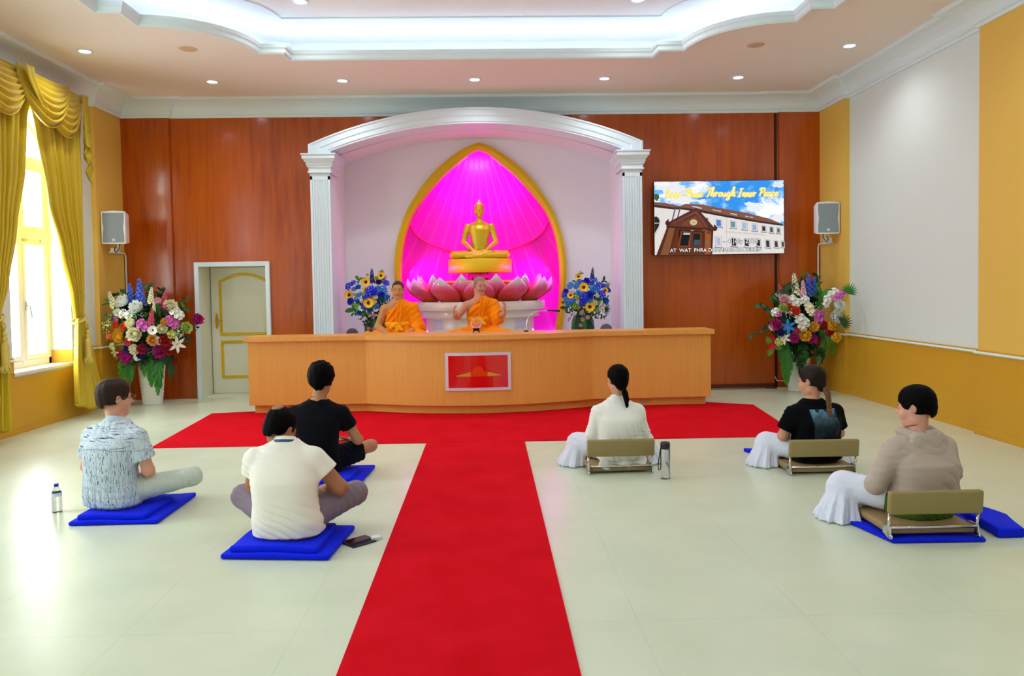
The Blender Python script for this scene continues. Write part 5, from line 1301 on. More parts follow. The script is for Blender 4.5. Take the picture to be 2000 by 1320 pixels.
# ------------------------------------------------------------ smooth bodies from distance fields
def unit(v): v = np.asarray(v, float); return v/np.linalg.norm(v)
def rotm(rx=0, ry=0, rz=0):
    cx_, sx = math.cos(rx), math.sin(rx); cy_, sy = math.cos(ry), math.sin(ry); cz_, sz = math.cos(rz), math.sin(rz)
    X = np.array([[1,0,0],[0,cx_,-sx],[0,sx,cx_]]); Y = np.array([[cy_,0,sy],[0,1,0],[-sy,0,cy_]]); Z = np.array([[cz_,-sz,0],[sz,cz_,0],[0,0,1]])
    return Z@Y@X
class Field:
    def __init__(s, lo, hi, res=0.007):
        s.lo = np.array(lo, float); s.res = res; s.n = (np.ceil((np.array(hi)-s.lo)/res)).astype(int)+1
        s.F = np.full(tuple(s.n), 1e3, np.float32); s.O = np.zeros(3); s.R = np.eye(3)
    def frame(s, O=(0,0,0), R=None): s.O = np.array(O, float); s.R = np.eye(3) if R is None else R; return s
    def blk(s, pts, r):
        P = np.array(pts, float)@s.R.T+s.O
        a = np.maximum(np.floor((P.min(0)-r-s.lo)/s.res).astype(int), 0); b = np.minimum(np.ceil((P.max(0)+r-s.lo)/s.res).astype(int)+1, s.n)
        if (b <= a).any(): return None, None
        sl = tuple(slice(i, j) for i, j in zip(a, b))
        g = np.stack(np.meshgrid(*[s.lo[k]+s.res*np.arange(a[k], b[k]) for k in range(3)], indexing='ij'), -1)
        return sl, ((g-s.O)@s.R)
    def put(s, sl, d, k, op):
        A = s.F[sl]; d = d.astype(np.float32)
        if op == 'u':
            h = np.maximum(k-np.abs(A-d), 0)/k if k > 0 else 0; s.F[sl] = np.minimum(A, d)-h*h*k*0.25
        elif op == 's':
            d = -d; h = np.maximum(k-np.abs(A-d), 0)/k if k > 0 else 0; s.F[sl] = np.maximum(A, d)+h*h*k*0.25
        elif op == 'i':
            h = np.maximum(k-np.abs(A-d), 0)/k if k > 0 else 0; s.F[sl] = np.maximum(A, d)+h*h*k*0.25
    def cap(s, a, b, ra, rb=None, k=0.02, op='u', sc=(1,1,1)):
        """tapered capsule; sc squashes its section"""
        rb = ra if rb is None else rb; a = np.array(a, float); b = np.array(b, float); sc = np.array(sc, float)
        sl, p = s.blk([a, b], max(ra, rb)*max(1, sc.max())+k+0.03)
        if sl is None: return s
        A, Bq = a/sc, b/sc; q = p/sc; ab = Bq-A; t = np.clip(((q-A)@ab)/max(ab@ab, 1e-9), 0, 1)
        d = np.linalg.norm(q-A-t[..., None]*ab, axis=-1)-(ra+(rb-ra)*t); s.put(sl, d*sc.min(), k, op); return s
    def chain(s, pts, rs, k=0.02, sc=(1,1,1)):
        for (a, b), (ra, rb) in zip(zip(pts, pts[1:]), zip(rs, rs[1:])): s.cap(a, b, ra, rb, k, 'u', sc)
        return s
    def ell(s, c, r, k=0.02, op='u', R=None):
        c = np.array(c, float); r = np.array(r, float) if np.ndim(r) else np.array([r]*3, float)
        sl, p = s.blk([c], r.max()+k+0.03)
        if sl is None: return s
        q = p-c
        if R is not None: q = q@R
        k0 = np.linalg.norm(q/r, axis=-1); k1 = np.linalg.norm(q/(r*r), axis=-1)+1e-9
        s.put(sl, k0*(k0-1)/k1, k, op); return s
    def box(s, c, h, rad=0.01, k=0.0, op='u', R=None):
        c = np.array(c, float); h = np.array(h, float); sl, p = s.blk([c-h, c+h], np.linalg.norm(h)+k+0.03)
        if sl is None: return s
        q = p-c
        if R is not None: q = q@R
        q = np.abs(q)-(h-rad); d = np.linalg.norm(np.maximum(q, 0), axis=-1)+np.minimum(q.max(-1), 0)-rad
        s.put(sl, d, k, op); return s
    def loft(s, tab, k=0.02, ex=2.4, op='u', grow=0.0):
        """stack of rounded sections: rows z, cx, cy, half-width, half-depth"""
        T = np.array(tab, float); z = T[:, 0]
        ext = np.array([[T[:,1].min()-T[:,3].max(), T[:,2].min()-T[:,4].max(), z[0]], [T[:,1].max()+T[:,3].max(), T[:,2].max()+T[:,4].max(), z[-1]]])
        sl, p = s.blk(ext, 0.05+k+grow)
        if sl is None: return s
        zc = np.clip(p[..., 2], z[0], z[-1])
        # smooth interpolation between the rows
        zz = np.linspace(z[0], z[-1], 80); W = []
        for c in range(1, 5):
            v = np.interp(zz, z, T[:, c]); kk = np.array([1,2,3,2,1])/9.0; vp = np.pad(v, 2, mode='edge'); W.append(np.interp(zc, zz, np.convolve(vp, kk, 'valid')))
        cx_, cy_, w_, d_ = W; w_ = w_+grow; d_ = d_+grow
        x = np.abs(p[..., 0]-cx_)/w_; y = np.abs(p[..., 1]-cy_)/d_
        rr = (x**ex+y**ex)**(1/ex); m = np.minimum(w_, d_); rad = (rr-1)*m*(0.55+0.45*np.maximum(w_, d_)/m*np.clip(x, 0, 1))
        dz = np.abs(p[..., 2]-zc)
        d = np.where(dz > 0, np.sqrt(np.maximum(rad, 0)**2+dz**2), rad); s.put(sl, d, k, op); return s
    def cut(s, o, n, k=0.0, within=None, r=None):
        """keep the side of the plane that n points away from"""
        o = np.array(o, float); n = unit(n)
        if within is None: sl = (slice(None),)*3; g = np.stack(np.meshgrid(*[s.lo[q]+s.res*np.arange(s.n[q]) for q in range(3)], indexing='ij'), -1); p = (g-s.O)@s.R
        else: sl, p = s.blk([within], r)
        if sl is None: return s
        d = (p-o)@n
        if within is not None:
            rr = np.linalg.norm(p-np.array(within), axis=-1)-r; d = np.maximum(d, rr*1.0) if False else np.where(rr < 0, d, -1e3)
        s.put(sl, d, k, 'i'); return s
    def merge(s, o, k=0.02):
        h = np.maximum(k-np.abs(s.F-o.F), 0)/k; s.F = (np.minimum(s.F, o.F)-h*h*k*0.25).astype(np.float32); return s
    def disp(s, fn):
        m = np.abs(s.F) < 0.06; idx = np.argwhere(m); P = (idx*s.res+s.lo-s.O)@s.R
        s.F[m] += fn(P[:, 0], P[:, 1], P[:, 2]).astype(np.float32); return s
    def mesh(s, name, smooth_it=2):
        F = s.F; F[0], F[-1], F[:, 0], F[:, -1], F[:, :, 0], F[:, :, -1] = 1, 1, 1, 1, 1, 1
        I = F < 0; nx, ny, nz = F.shape
        cnt = np.zeros((nx-1, ny-1, nz-1), np.int16)
        for dx in (0, 1):
            for dy in (0, 1):
                for dz in (0, 1): cnt += I[dx:nx-1+dx, dy:ny-1+dy, dz:nz-1+dz]
        C = np.argwhere((cnt > 0) & (cnt < 8)); vid = np.full(cnt.shape, -1, np.int64); vid[tuple(C.T)] = np.arange(len(C))
        acc = np.zeros((len(C), 3)); w_ = np.zeros(len(C))
        for ax in range(3):
            o1, o2 = [q for q in range(3) if q != ax]
            for a in (0, 1):
                for b in (0, 1):
                    p0 = C.copy(); p0[:, o1] += a; p0[:, o2] += b; p1 = p0.copy(); p1[:, ax] += 1
                    f0 = F[tuple(p0.T)].astype(float); f1 = F[tuple(p1.T)].astype(float); m = (f0 < 0) != (f1 < 0)
                    t = np.where(m, np.clip(f0/(f0-f1+1e-12), 0, 1), 0); P = p0.astype(float); P[:, ax] += t
                    acc[m] += P[m]; w_[m] += 1
        V = acc/w_[:, None]; Q = []
        for ax in range(3):
            o1, o2 = (ax+1) % 3, (ax+2) % 3
            sa = [slice(1, -1)]*3; sa[ax] = slice(0, -1); sb = list(sa); sb[ax] = slice(1, None)
            A, Bq = I[tuple(sa)], I[tuple(sb)]; E = np.argwhere(A != Bq); fl = A[tuple(E.T)]
            E = E+np.array([1 if q != ax else 0 for q in range(3)]); q = []
            for a, b in ((-1, -1), (0, -1), (0, 0), (-1, 0)):
                c = E.copy(); c[:, o1] += a; c[:, o2] += b; q.append(vid[tuple(c.T)])
            q = np.stack(q, 1); q[~fl] = q[~fl][:, ::-1]; Q.append(q)
        Q = np.concatenate(Q); Q = Q[(Q >= 0).all(1)]
        for it in range(smooth_it):
            S = np.zeros_like(V); n_ = np.zeros(len(V))
            for a, b in ((0, 1), (1, 2), (2, 3), (3, 0)):
                for u_, v_ in ((a, b), (b, a)):
                    for c in range(3): S[:, c] += np.bincount(Q[:, u_], V[Q[:, v_], c], len(V))
                    n_ += np.bincount(Q[:, u_], minlength=len(V))
            V = V*0.45+0.55*S/np.maximum(n_, 1)[:, None]
        V = V*s.res+s.lo
        me = bpy.data.meshes.new(name); me.vertices.add(len(V)); me.vertices.foreach_set('co', V.astype(np.float32).ravel())
        me.loops.add(Q.size); me.loops.foreach_set('vertex_index', Q.ravel().astype(np.int32)); me.polygons.add(len(Q))
        me.polygons.foreach_set('loop_start', np.arange(0, Q.size, 4, dtype=np.int32)); me.polygons.foreach_set('loop_total', np.full(len(Q), 4, np.int32))
        me.update(calc_edges=True); me.validate(); me.polygons.foreach_set('use_smooth', [True]*len(me.polygons)); return me
def fobj(name, f, mats, root, sm=2, matfn=None):
    me = f.mesh(name, sm); mats = mats if isinstance(mats, list) else [mats]
    for m in mats: me.materials.append(m)
    if matfn:
        c = np.zeros(len(me.polygons)*3); me.polygons.foreach_get('center', c); c = c.reshape(-1, 3)
        me.polygons.foreach_set('material_index', matfn(c).astype(np.int32))
    return link(name, me, mats, root)

# head in its own frame: y is forward, z is up, origin at ear height
def head_field(f, O, R, s=1.0, nose=1.0, jaw=1.0, brow=1.0, ears=True, k=0.025):
    f.frame(O, R*1.0)
    def P(*v): return np.array(v)*s
    f.ell(P(0, -0.014, 0.035), P(0.075, 0.095, 0.083), k); f.ell(P(0, 0.022, -0.040), P(0.058*jaw, 0.066, 0.078), k)
    f.ell(P(0, 0.052, -0.096), P(0.028*jaw, 0.030, 0.022), 0.02*s); f.cap(P(-0.045*jaw, 0.0, -0.075), P(0.0, 0.055, -0.100), 0.020*s, 0.018*s, 0.02*s); f.cap(P(0.045*jaw, 0.0, -0.075), P(0.0, 0.055, -0.100), 0.020*s, 0.018*s, 0.02*s)
    f.cap(P(-0.034, 0.072, 0.020), P(0.034, 0.072, 0.020), 0.012*s*brow, None, 0.015*s)
    for q in (-1, 1):
        f.ell(P(q*0.031, 0.096, 0.000), P(0.019, 0.015, 0.013), 0.014*s, 's'); f.ell(P(q*0.038, 0.064, -0.038), P(0.022, 0.020, 0.022), 0.02*s)
        f.ell(P(q*0.030, 0.079, 0.001), P(0.015, 0.011, 0.009), 0.004*s)
    f.cap(P(0, 0.080, 0.008), P(0, 0.104*nose, -0.028), 0.007*s, 0.012*s, 0.009*s)
    for q in (-1, 1): f.ell(P(q*0.011, 0.092, -0.033), P(0.008, 0.009, 0.007), 0.006*s)
    f.ell(P(0, 0.082, -0.058), P(0.023, 0.011, 0.0065), 0.006*s); f.ell(P(0, 0.080, -0.069), P(0.019, 0.011, 0.007), 0.006*s); f.ell(P(0, 0.096, -0.0635), P(0.022, 0.008, 0.0018), 0.003*s, 's')
    if ears:
        for q in (-1, 1):
            E = rotm(0, q*0.25, q*-0.35)
            f.ell(P(q*0.078, -0.008, -0.004), P(0.009, 0.021, 0.032), 0.008*s, R=E); f.ell(P(q*0.086, -0.002, 0.0), P(0.006, 0.011, 0.016), 0.004*s, 's', R=E)
    f.frame()
def hand(f, wrist, d, pn, L=0.178, curl=0.5, side=1, spread=0.10, s=1.0):
    """palm, four fingers and a thumb; d = direction of the fingers, pn = palm normal, side = +1 thumb toward cross(d,pn)"""
    w_ = np.array(wrist, float); d = unit(d); pn = unit(np.array(pn, float)-np.dot(pn, d)*d); x = np.cross(d, pn)*side
    f.frame(); pal = 0.092*s
    for q in (-0.028, -0.010, 0.010, 0.028): f.cap(w_+x*q*0.6*s, w_+d*pal+x*q*s, 0.014*s, 0.0125*s, 0.012)
    for i, (q, l, r) in enumerate(((0.031, 0.072, 0.0085), (0.0105, 0.080, 0.009), (-0.0105, 0.074, 0.0085), (-0.031, 0.058, 0.0075))):
        p = w_+d*pal+x*q*s; dd = unit(d+x*q*spread*30*0.3); ang = curl*(0.5+0.12*i)
        for j, fr in enumerate((0.45, 0.32, 0.23)):
            c, sn = math.cos(ang), math.sin(ang); nd = unit(dd*c+pn*sn); e = p+nd*l*fr*s; f.cap(p, e, (r-0.0006*j)*s, (r-0.0006*(j+1))*s, 0.003); p = e; ang += curl*0.75
    p = w_+d*0.022*s+x*0.022*s; t1 = unit(d*0.55+x*0.75+pn*0.35); e = p+t1*0.042*s; f.cap(p, e, 0.0135*s, 0.011*s, 0.008); t2 = unit(d*0.85+x*0.35+pn*0.5*(0.5+curl)); e2 = e+t2*0.034*s; f.cap(e, e2, 0.0105*s, 0.009*s, 0.003); t3 = unit(d*0.9+pn*0.6*(0.4+curl)); f.cap(e2, e2+t3*0.026*s, 0.009*s, 0.0075*s, 0.003)
def skin(nm, col):
    m = mat(nm, col, 0.5, spec=0.35, sss=0.08); return m
M_lip = mat('lips', '#b8685a', 0.45)
def wrinkle(A, fx, fy, fz, ph=0.0, w=1.0):
    def fn(x, y, z):
        a = fx*x+fy*y+fz*z+ph; b = 0.7*np.sin(9*x+4*z+ph)+0.6*np.sin(7*y-11*z+2*ph)
        return A*np.sin(a+w*b)*(0.6+0.4*np.sin(5*x+8*z+3*y+ph*1.7))
    return fn
def crease(A, fx, fy, fz, ph=0.0, wb=1.0, mlow=0.0):
    """sharp inward creases running across the given direction, coming and going over the cloth"""
    def fn(x, y, z):
        b = 1.6*np.sin(7*x+5*z+ph)+1.1*np.sin(9*y-8*z+2*ph)+0.6*np.sin(19*x-13*z+ph); a = fx*x+fy*y+fz*z+ph+wb*b
        c = 1-np.abs(np.sin(a)); mk = np.clip(0.5+0.9*np.sin(6.1*x+ph*2)*np.sin(7.3*z+1.1+ph)+0.5*np.sin(13*z-9*x+y*8), 0.05, 1.2)
        return A*(c**2.2-0.18)*mk
    return fn
def hair_noise(A, sc_=1.0):
    def fn(x, y, z): return A*(np.sin(60*sc_*x+8*np.sin(22*z)+3*y)*0.5+np.sin(48*sc_*y+7*np.sin(25*x)+11*z)*0.5+0.4*np.sin(110*sc_*(x+y)+30*z))
    return fn
# ------------------------------------------------------------ seated figures
def pol(p, q, t): return np.array(p)+(np.array(q)-np.array(p))*t
def seated(label, loc, yaw, P):
    """cross-legged figure in its own frame: x right, y forward, z up, origin on the floor under the seat"""
    root = empty('person', loc, yaw, label, 'person')
    g = P; s = g.get('seat', 0.06); lean = g.get('lean', 0.0); W = g.get('shoulder', 0.185); G = g.get('girth', 0.15)
    sh = s+g.get('sh', 0.50); slump = g.get('slump', 0.03)
    hipz = s+0.095
    cx_ = g.get('tx', 0.0)                         # sideways lean of the upper body
    tor = [(s+0.015, 0, 0.02, G*1.12, G*0.86), (s+0.10, 0, 0.01, G*1.14, G*0.88), (s+0.20, cx_*0.3, -0.005, G*1.0, G*0.76), (s+0.32, cx_*0.6, -0.01+lean*0.4, G*1.02+0.005, G*0.74),
           (sh-0.10, cx_*0.9, 0.0+lean*0.8, W*0.92, 0.112+0.1*(G-0.15)), (sh-0.03, cx_, 0.015+lean, W*0.86, 0.092), (sh+0.02, cx_, 0.03+lean, W*0.56, 0.07), (sh+0.055, cx_, 0.045+lean, 0.062, 0.058)]
    nb = np.array([cx_, 0.045+lean, sh+0.04]); hc = np.array(g.get('head', (0.0, 0.10, 0.20)))+np.array([cx_, lean, sh])
    HR = rotm(g.get('hpitch', 0.0), g.get('hroll', 0.0), 0); HR = rotm(0, 0, g.get('hyaw', 0.0))@HR
    hs = g.get('hs', 1.0)
    shl = [np.array([q*W*0.90+cx_, 0.02+lean, sh-0.060]) for q in (-1, 1)]
    elb = [np.array(e) for e in g.get('elb', ((-0.27, 0.06, s+0.23), (0.27, 0.06, s+0.23)))]
    wr = [np.array(e) for e in g.get('wr', ((-0.09, 0.25, s+0.17), (0.09, 0.25, s+0.17)))]
    knee = [np.array(e) for e in g.get('knee', ((-0.37, 0.24, s+0.11), (0.37, 0.24, s+0.11)))]
    ank = [np.array(e) for e in g.get('ank', ((0.06, 0.34, s+0.055), (-0.06, 0.40, s+0.05)))]
    hip = [np.array([-0.095, 0.05, hipz]), np.array([0.095, 0.05, hipz])]
    lo = (-0.56, -0.30, -0.01); hi = (0.56, 0.62, sh+0.45)
    ar = g.get('arm', 0.045)
    SK = g['skin']
    # --- body
    f = Field(lo, hi, g.get('res', 0.007))
    f.loft([(a, b, c, d-0.014, e-0.014) for a, b, c, d, e in tor], 0.0)
    f.cap(nb+[0, -0.005, -0.02], hc+HR@np.array([0, -0.018, -0.05]), 0.058*hs*g.get('neck', 1), 0.052*hs*g.get('neck', 1), 0.03)
    for q in (0, 1):
        f.cap(nb+[0, 0, -0.035], shl[q], 0.044, 0.048, 0.04)
        f.cap(shl[q], elb[q], ar*1.08, ar*0.9, 0.03); f.cap(elb[q], pol(elb[q], wr[q], 0.4), ar*0.88, ar*0.86, 0.02); f.cap(pol(elb[q], wr[q], 0.4), wr[q], ar*0.86, ar*0.60, 0.02)
        f.cap(hip[q], knee[q], 0.085*g.get('thigh', 1)-0.012, 0.056*g.get('thigh', 1)-0.008, 0.03); f.cap(knee[q], ank[q], 0.050, 0.036, 0.02)
        if 'hands' in g:
            d_, pn_, cu, sd = g['hands'][q]; hand(f, wr[q], d_, pn_, curl=cu, side=sd)
        else:
            d_ = unit(np.array([-wr[q][0]*0.9, 0.06, -0.03])+[0, 0.02, 0]); hand(f, wr[q], d_, (0, 0.1, 1), curl=0.35, side=(1 if q == 0 else -1))
        fd = unit(np.array([(-1 if q == 0 else 1)*-0.8, 0.25, -0.05])); fd = unit(ank[q]-knee[q])*[1, 0.3, 0]; fd = unit(fd)
        f.cap(ank[q], ank[q]+fd*0.11+[0, 0, -0.008], 0.033, 0.024, 0.015, sc=(1, 1, 0.9))
        for t5 in range(5): f.cap(ank[q]+fd*0.11+[0, -0.024+0.012*t5, -0.008], ank[q]+fd*(0.145-0.006*abs(t5-1.5))+[0, -0.028+0.014*t5, -0.01], 0.0095, 0.008, 0.006)
    head_field(f, hc, HR, hs, jaw=g.get('jaw', 1.0))
    lc_ = hc+HR@(np.array([0, 0.086, -0.0635])*hs)
    def mf(c): return (np.linalg.norm((c-lc_)@HR/np.array([0.024, 0.02, 0.010])/hs, axis=1) < 1)*1
    fobj('body', f, [SK, M_lip], root, 2, mf)
    # eyes, brows
    for q in (-1, 1):
        bm = B(); M4 = Matrix([list(r)+[0] for r in HR]+[[0, 0, 0, 1]]); c = Vector(hc+HR@(np.array([q*0.031, 0.0815, 0.000])*hs))
        if g.get('eyes') != 'closed':
            sph(bm, c, (0.0105*hs, 0.0090*hs, 0.0032*hs), 12, 8, M=M4); c2 = Vector(hc+HR@(np.array([q*0.031, 0.0885, 0.000])*hs)); sph(bm, c2, (0.0050*hs, 0.0026*hs, 0.0032*hs), 10, 6, mi=1, M=M4)
            obj('eye', bm, [mat('eye_white', '#8d786c', 0.3), mat('iris', '#1c120c', 0.2)], root)
        else: bm.free()
    bm = B()
    for q in (-1, 1):
        pts = [hc+HR@(np.array([q*x, y, z])*hs) for x, y, z in ((0.014, 0.0845, 0.017), (0.03, 0.0845, 0.0215), (0.047, 0.076, 0.017))]
        tube(bm, pts, [0.0026*hs, 0.003*hs, 0.0012*hs], 6)
    obj('eyebrows', bm, g.get('hairmat', mat('hair_dark', '#17110f', 0.55)), root)
    return root, dict(tor=tor, nb=nb, hc=hc, HR=HR, shl=shl, elb=elb, wr=wr, knee=knee, ank=ank, hip=hip, lo=lo, hi=hi, s=s, sh=sh, W=W, G=G, ar=ar, hs=hs, lean=lean, cx=cx_)
def shirt(root, k, name, m, sleeve=0.62, grow=0.004, hem=None, folds=(), neck=0.0, loose=0.0, long=False, matfn=None, res=0.0065, back_open=0.0, neck_r=0.062):
    f = Field(k['lo'], k['hi'], res); T = []
    h = k['s']+0.02 if hem is None else hem
    for a, b, c, d, e in k['tor']:
        if a < h: continue
        T.append((a, b, c, d+grow+loose*(1 if a < k['sh']-0.05 else 0.2), e+grow+loose*(1 if a < k['sh']-0.05 else 0.2)))
    lowrow = [np.interp(h, [t[0] for t in k['tor']], [t[i] for t in k['tor']]) for i in range(1, 5)]
    T.insert(0, (h, lowrow[0], lowrow[1], lowrow[2]+grow+loose*1.1, lowrow[3]+grow+loose*1.1))
    f.loft(T, 0.0, 2.5)
    cuts = []
    for q in (0, 1):
        f.cap(k['nb']+[0, -0.005, -0.045], k['shl'][q], 0.056, 0.058, 0.05)
        A, E_, Wq = k['shl'][q], k['elb'][q], k['wr'][q]
        if long:
            f.cap(A, E_, k['ar']*1.28+loose*0.5, k['ar']*1.12+loose*0.5, 0.035); f.cap(E_, pol(E_, Wq, 0.95), k['ar']*1.10+loose*0.5, k['ar']*0.85, 0.02)
        else:
            e = pol(A, E_, sleeve); fs = Field(k['lo'], k['hi'], res); dv = unit(E_-A)
            fs.cap(A, e+dv*0.04, k['ar']*1.32+0.003+loose*0.4, k['ar']*1.34+0.005+loose*0.9, 0.035)
            for w_ in folds: fs.disp(w_)
            fs.cut(e, dv, 0.0, within=tuple(e), r=0.3); cuts.append(fs)
    for w_ in folds: f.disp(w_)
    for fs in cuts: f.merge(fs, 0.03)
    f.frame(); nbc = k['nb']
    # neck opening
    f.cap(nbc+[0, 0.0, 0.004], nbc+[0, 0.05, 0.09], neck_r, neck_r*1.15, 0.008, 's')
    return fobj(name, f, m, root, 2, matfn), f
def trousers(root, k, m, name='trousers', thick=1.0, short=False, folds=(), hem=0.93):
    f = Field(k['lo'], k['hi'], 0.0075); s = k['s']; G = k['G']
    f.loft([(s+0.0, 0, 0.025, G*1.10, G*0.84), (s+0.10, 0, 0.015, G*1.15, G*0.88), (s+0.19, 0, 0.0, G*1.0, G*0.77)], 0.0)
    legs = []
    for q in (0, 1):
        kn = k['knee'][q]
        if not short:
            f.cap(k['hip'][q], kn, 0.090*thick, 0.064*thick, 0.04); f.cap(kn, pol(kn, k['ank'][q], hem), 0.064*thick, 0.047*thick, 0.025)
        else:
            fs = Field(k['lo'], k['hi'], 0.0075); e = pol(k['hip'][q], kn, 0.72); dv = unit(kn-k['hip'][q]); fs.cap(k['hip'][q], e+dv*0.05, 0.090*thick, 0.080*thick)
            for w_ in folds: fs.disp(w_)
            fs.cut(e, dv, 0.0, within=tuple(e), r=0.3); legs.append(fs)
    for w_ in folds: f.disp(w_)
    for fs in legs: f.merge(fs, 0.04)
    f.cut((0, 0, max(0.0, s-0.045)), (0, 0, -1)); return fobj(name, f, m, root)
def hair(root, k, m, style='short', name='hair', res=0.0055):
    hc, HR, hs = k['hc'], k['HR'], k['hs']; f = Field(hc-0.17, hc+0.17 if style != 'short' else hc+0.17, res); f.frame(hc, HR)
    P = lambda *v: np.array(v)*hs
    if style == 'buzz':
        f.ell(P(0, -0.016, 0.037), P(0.0765, 0.0965, 0.0845), 0.0); f.box(P(0, 0.13, -0.05), P(0.2, 0.075, 0.115), 0.01, 0.01, 's'); f.box(P(0, 0, -0.15), P(0.2, 0.2, 0.11), 0.01, 0.01, 's')
    elif style in ('short', 'thick', 'thinning', 'cropped'):
        t = {'short': 0.012, 'thick': 0.028, 'thinning': 0.008, 'cropped': 0.012}[style]
        f.ell(P(0, -0.020, 0.040), P(0.077+t, 0.095+t, 0.083+t*1.1), 0.0); f.ell(P(0, -0.055, -0.02), P(0.062+t*0.6, 0.052+t, 0.060), 0.03)
        if style == 'thick':
            f.ell(P(0, 0.045, 0.092), P(0.062, 0.055, 0.030), 0.02); f.ell(P(-0.02, -0.05, 0.10), P(0.05, 0.05, 0.03), 0.02); f.ell(P(0, -0.075, -0.045), P(0.050, 0.028, 0.035), 0.025)
        # face, ears and nape stay clear
        f.ell(P(0, 0.115, -0.045), P(0.088, 0.075, 0.105), 0.012, 's'); f.box(P(0, 0.04, -0.13), P(0.2, 0.12, 0.085), 0.01, 0.015, 's')
        for q in (-1, 1): f.ell(P(q*0.088, 0.004, -0.018), P(0.030, 0.026, 0.036), 0.008, 's')
        f.box(P(0, 0, -0.19), P(0.2, 0.2, 0.105), 0.01, 0.015, 's')
    elif style in ('tied', 'braid'):
        f.ell(P(0, -0.020, 0.040), P(0.087, 0.106, 0.094), 0.0); f.ell(P(0, -0.07, -0.03), P(0.060, 0.042, 0.055), 0.035); f.ell(P(0, -0.085, -0.055), P(0.03, 0.03, 0.03), 0.02)
        f.ell(P(0, 0.118, -0.035), P(0.085, 0.075, 0.105), 0.012, 's'); f.box(P(0, 0.06, -0.13), P(0.2, 0.12, 0.085), 0.01, 0.015, 's')
        for q in (-1, 1): f.ell(P(q*0.090, 0.010, -0.022), P(0.030, 0.026, 0.034), 0.008, 's')
    f.frame(); A = {'buzz': 0.0005, 'thick': 0.004, 'short': 0.0025, 'thinning': 0.0018, 'cropped': 0.0025}.get(style, 0.0018)
    f.frame(hc, HR); f.disp(hair_noise(A)); f.frame(); return fobj(name, f, m, root, 1)
def cloth_over(root, k, m, side=-1, name='lap_cloth', flare=1.0, folds=11, both=True, seed=0):
    """a cloth thrown over the folded legs, hanging to the floor round each knee"""
    f = Field((-0.66, -0.12, -0.012), (0.66, 0.66, 0.36), 0.0075); s = k['s']
    for q in ((0, 1) if both else ((0,) if side < 0 else (1,))):
        kn = k['knee'][q]; hp = k['hip'][q]; sg = -1 if q == 0 else 1
        f.cap(pol(hp, kn, 0.30), kn, 0.098, 0.082, 0.04)
        f.cap(kn, pol(kn, k['ank'][q], 0.8), 0.080, 0.060, 0.04)
        # skirt of the cloth
        ax = kn+[sg*0.01, -0.015, 0]; sl, p = f.blk([[ax[0], ax[1], 0], ax], 0.26)
        z = p[..., 2]; h = np.clip((kn[2]-z)/max(kn[2], 0.05), 0, 1); dx = p[..., 0]-ax[0]-sg*0.055*h*flare; dy = p[..., 1]-ax[1]+0.02*h
        th = np.arctan2(dy, dx); r = 0.078+0.060*h*flare+0.016*h*np.sin(folds*th+seed+2*np.sin(2*th))+0.007*h*np.sin(23*th+1.3*seed)
        d = (np.hypot(dx, dy*0.95)-r)*0.8; d = np.maximum(d, z-kn[2]); f.put(sl, d, 0.03, 'u')
    a, b = k['ank']; f.cap(k['knee'][0]*[0.8, 1.1, 0.7], k['knee'][1]*[0.8, 1.1, 0.7], 0.075, None, 0.05) if both else None
    f.disp(wrinkle(0.003, 30, 18, 22, seed)); f.disp(crease(0.006, 60, 40, 20, seed)); f.cut((0, 0, 0.003), (0, 0, -1)); return fobj(name, f, m, root)

def m_cloth(nm, col, rough=0.8, bump=(350, 0.25, 0.002), sheen=0.15): return mat(nm, col, rough, spec=0.12, sheen=sheen*0.2, bump=bump)
def m_stripes():
    m = mat('striped_print', '#c6d4e0', 0.8, spec=0.2); g = NT(m); x, y, z = g.xyz(g.coords())
    def layer(vec, sc_, th, dist):
        n = g.noise(g.coords(vec), sc_, 3, 0.6, dist); return g.math('GREATER_THAN', n, th)
    v = g.math('MAXIMUM', layer((150, 150, 9), 1.0, 0.60, 0.1), layer((95, 95, 5), 1.3, 0.64, 0.0))
    h = g.math('MAXIMUM', layer((9, 9, 150), 1.0, 0.61, 0.1), layer((7, 7, 100), 1.0, 0.65, 0.0))
    yoke = g.math('GREATER_THAN', z, g.math('SUBTRACT', 0.475, g.math('MULTIPLY', g.math('ABSOLUTE', x), 0.12)))
    st = g.mix(yoke, v, h)
    soft = g.math('MULTIPLY', layer((130, 130, 9), 0.8, 0.52, 0.0), 0.35)
    seam = g.math('LESS_THAN', g.math('ABSOLUTE', g.math('SUBTRACT', z, g.math('SUBTRACT', 0.475, g.math('MULTIPLY', g.math('ABSOLUTE', x), 0.12)))), 0.0025)
    c = g.mix(soft, '#cfdce6', '#7f97b0'); c = g.mix(st, c, '#3a4670'); c = g.mix(g.math('MULTIPLY', seam, 0.6), c, '#5d7890'); g.base(c); return m
HB = mat('hair_black', '#030202', 0.62, spec=0.08, bump=(140, 0.6, 0.004)); HBr = mat('hair_brown', '#2c1a12', 0.5, spec=0.2, bump=(140, 0.6, 0.004)); HD = mat('hair_dark_brown', '#1c100c', 0.5, spec=0.2, bump=(140, 0.6, 0.004))
S1 = skin('skin_fair', '#d49a80'); S2 = skin('skin_tan', '#a8714f'); S3 = skin('skin_light', '#cf9678'); S4 = skin('skin_warm', '#b98360'); S5 = skin('skin_pink', '#dba08c')
M_blue = m_cloth('royal_blue_fabric', '#0420e4', 0.75, (200, 0.3, 0.003))

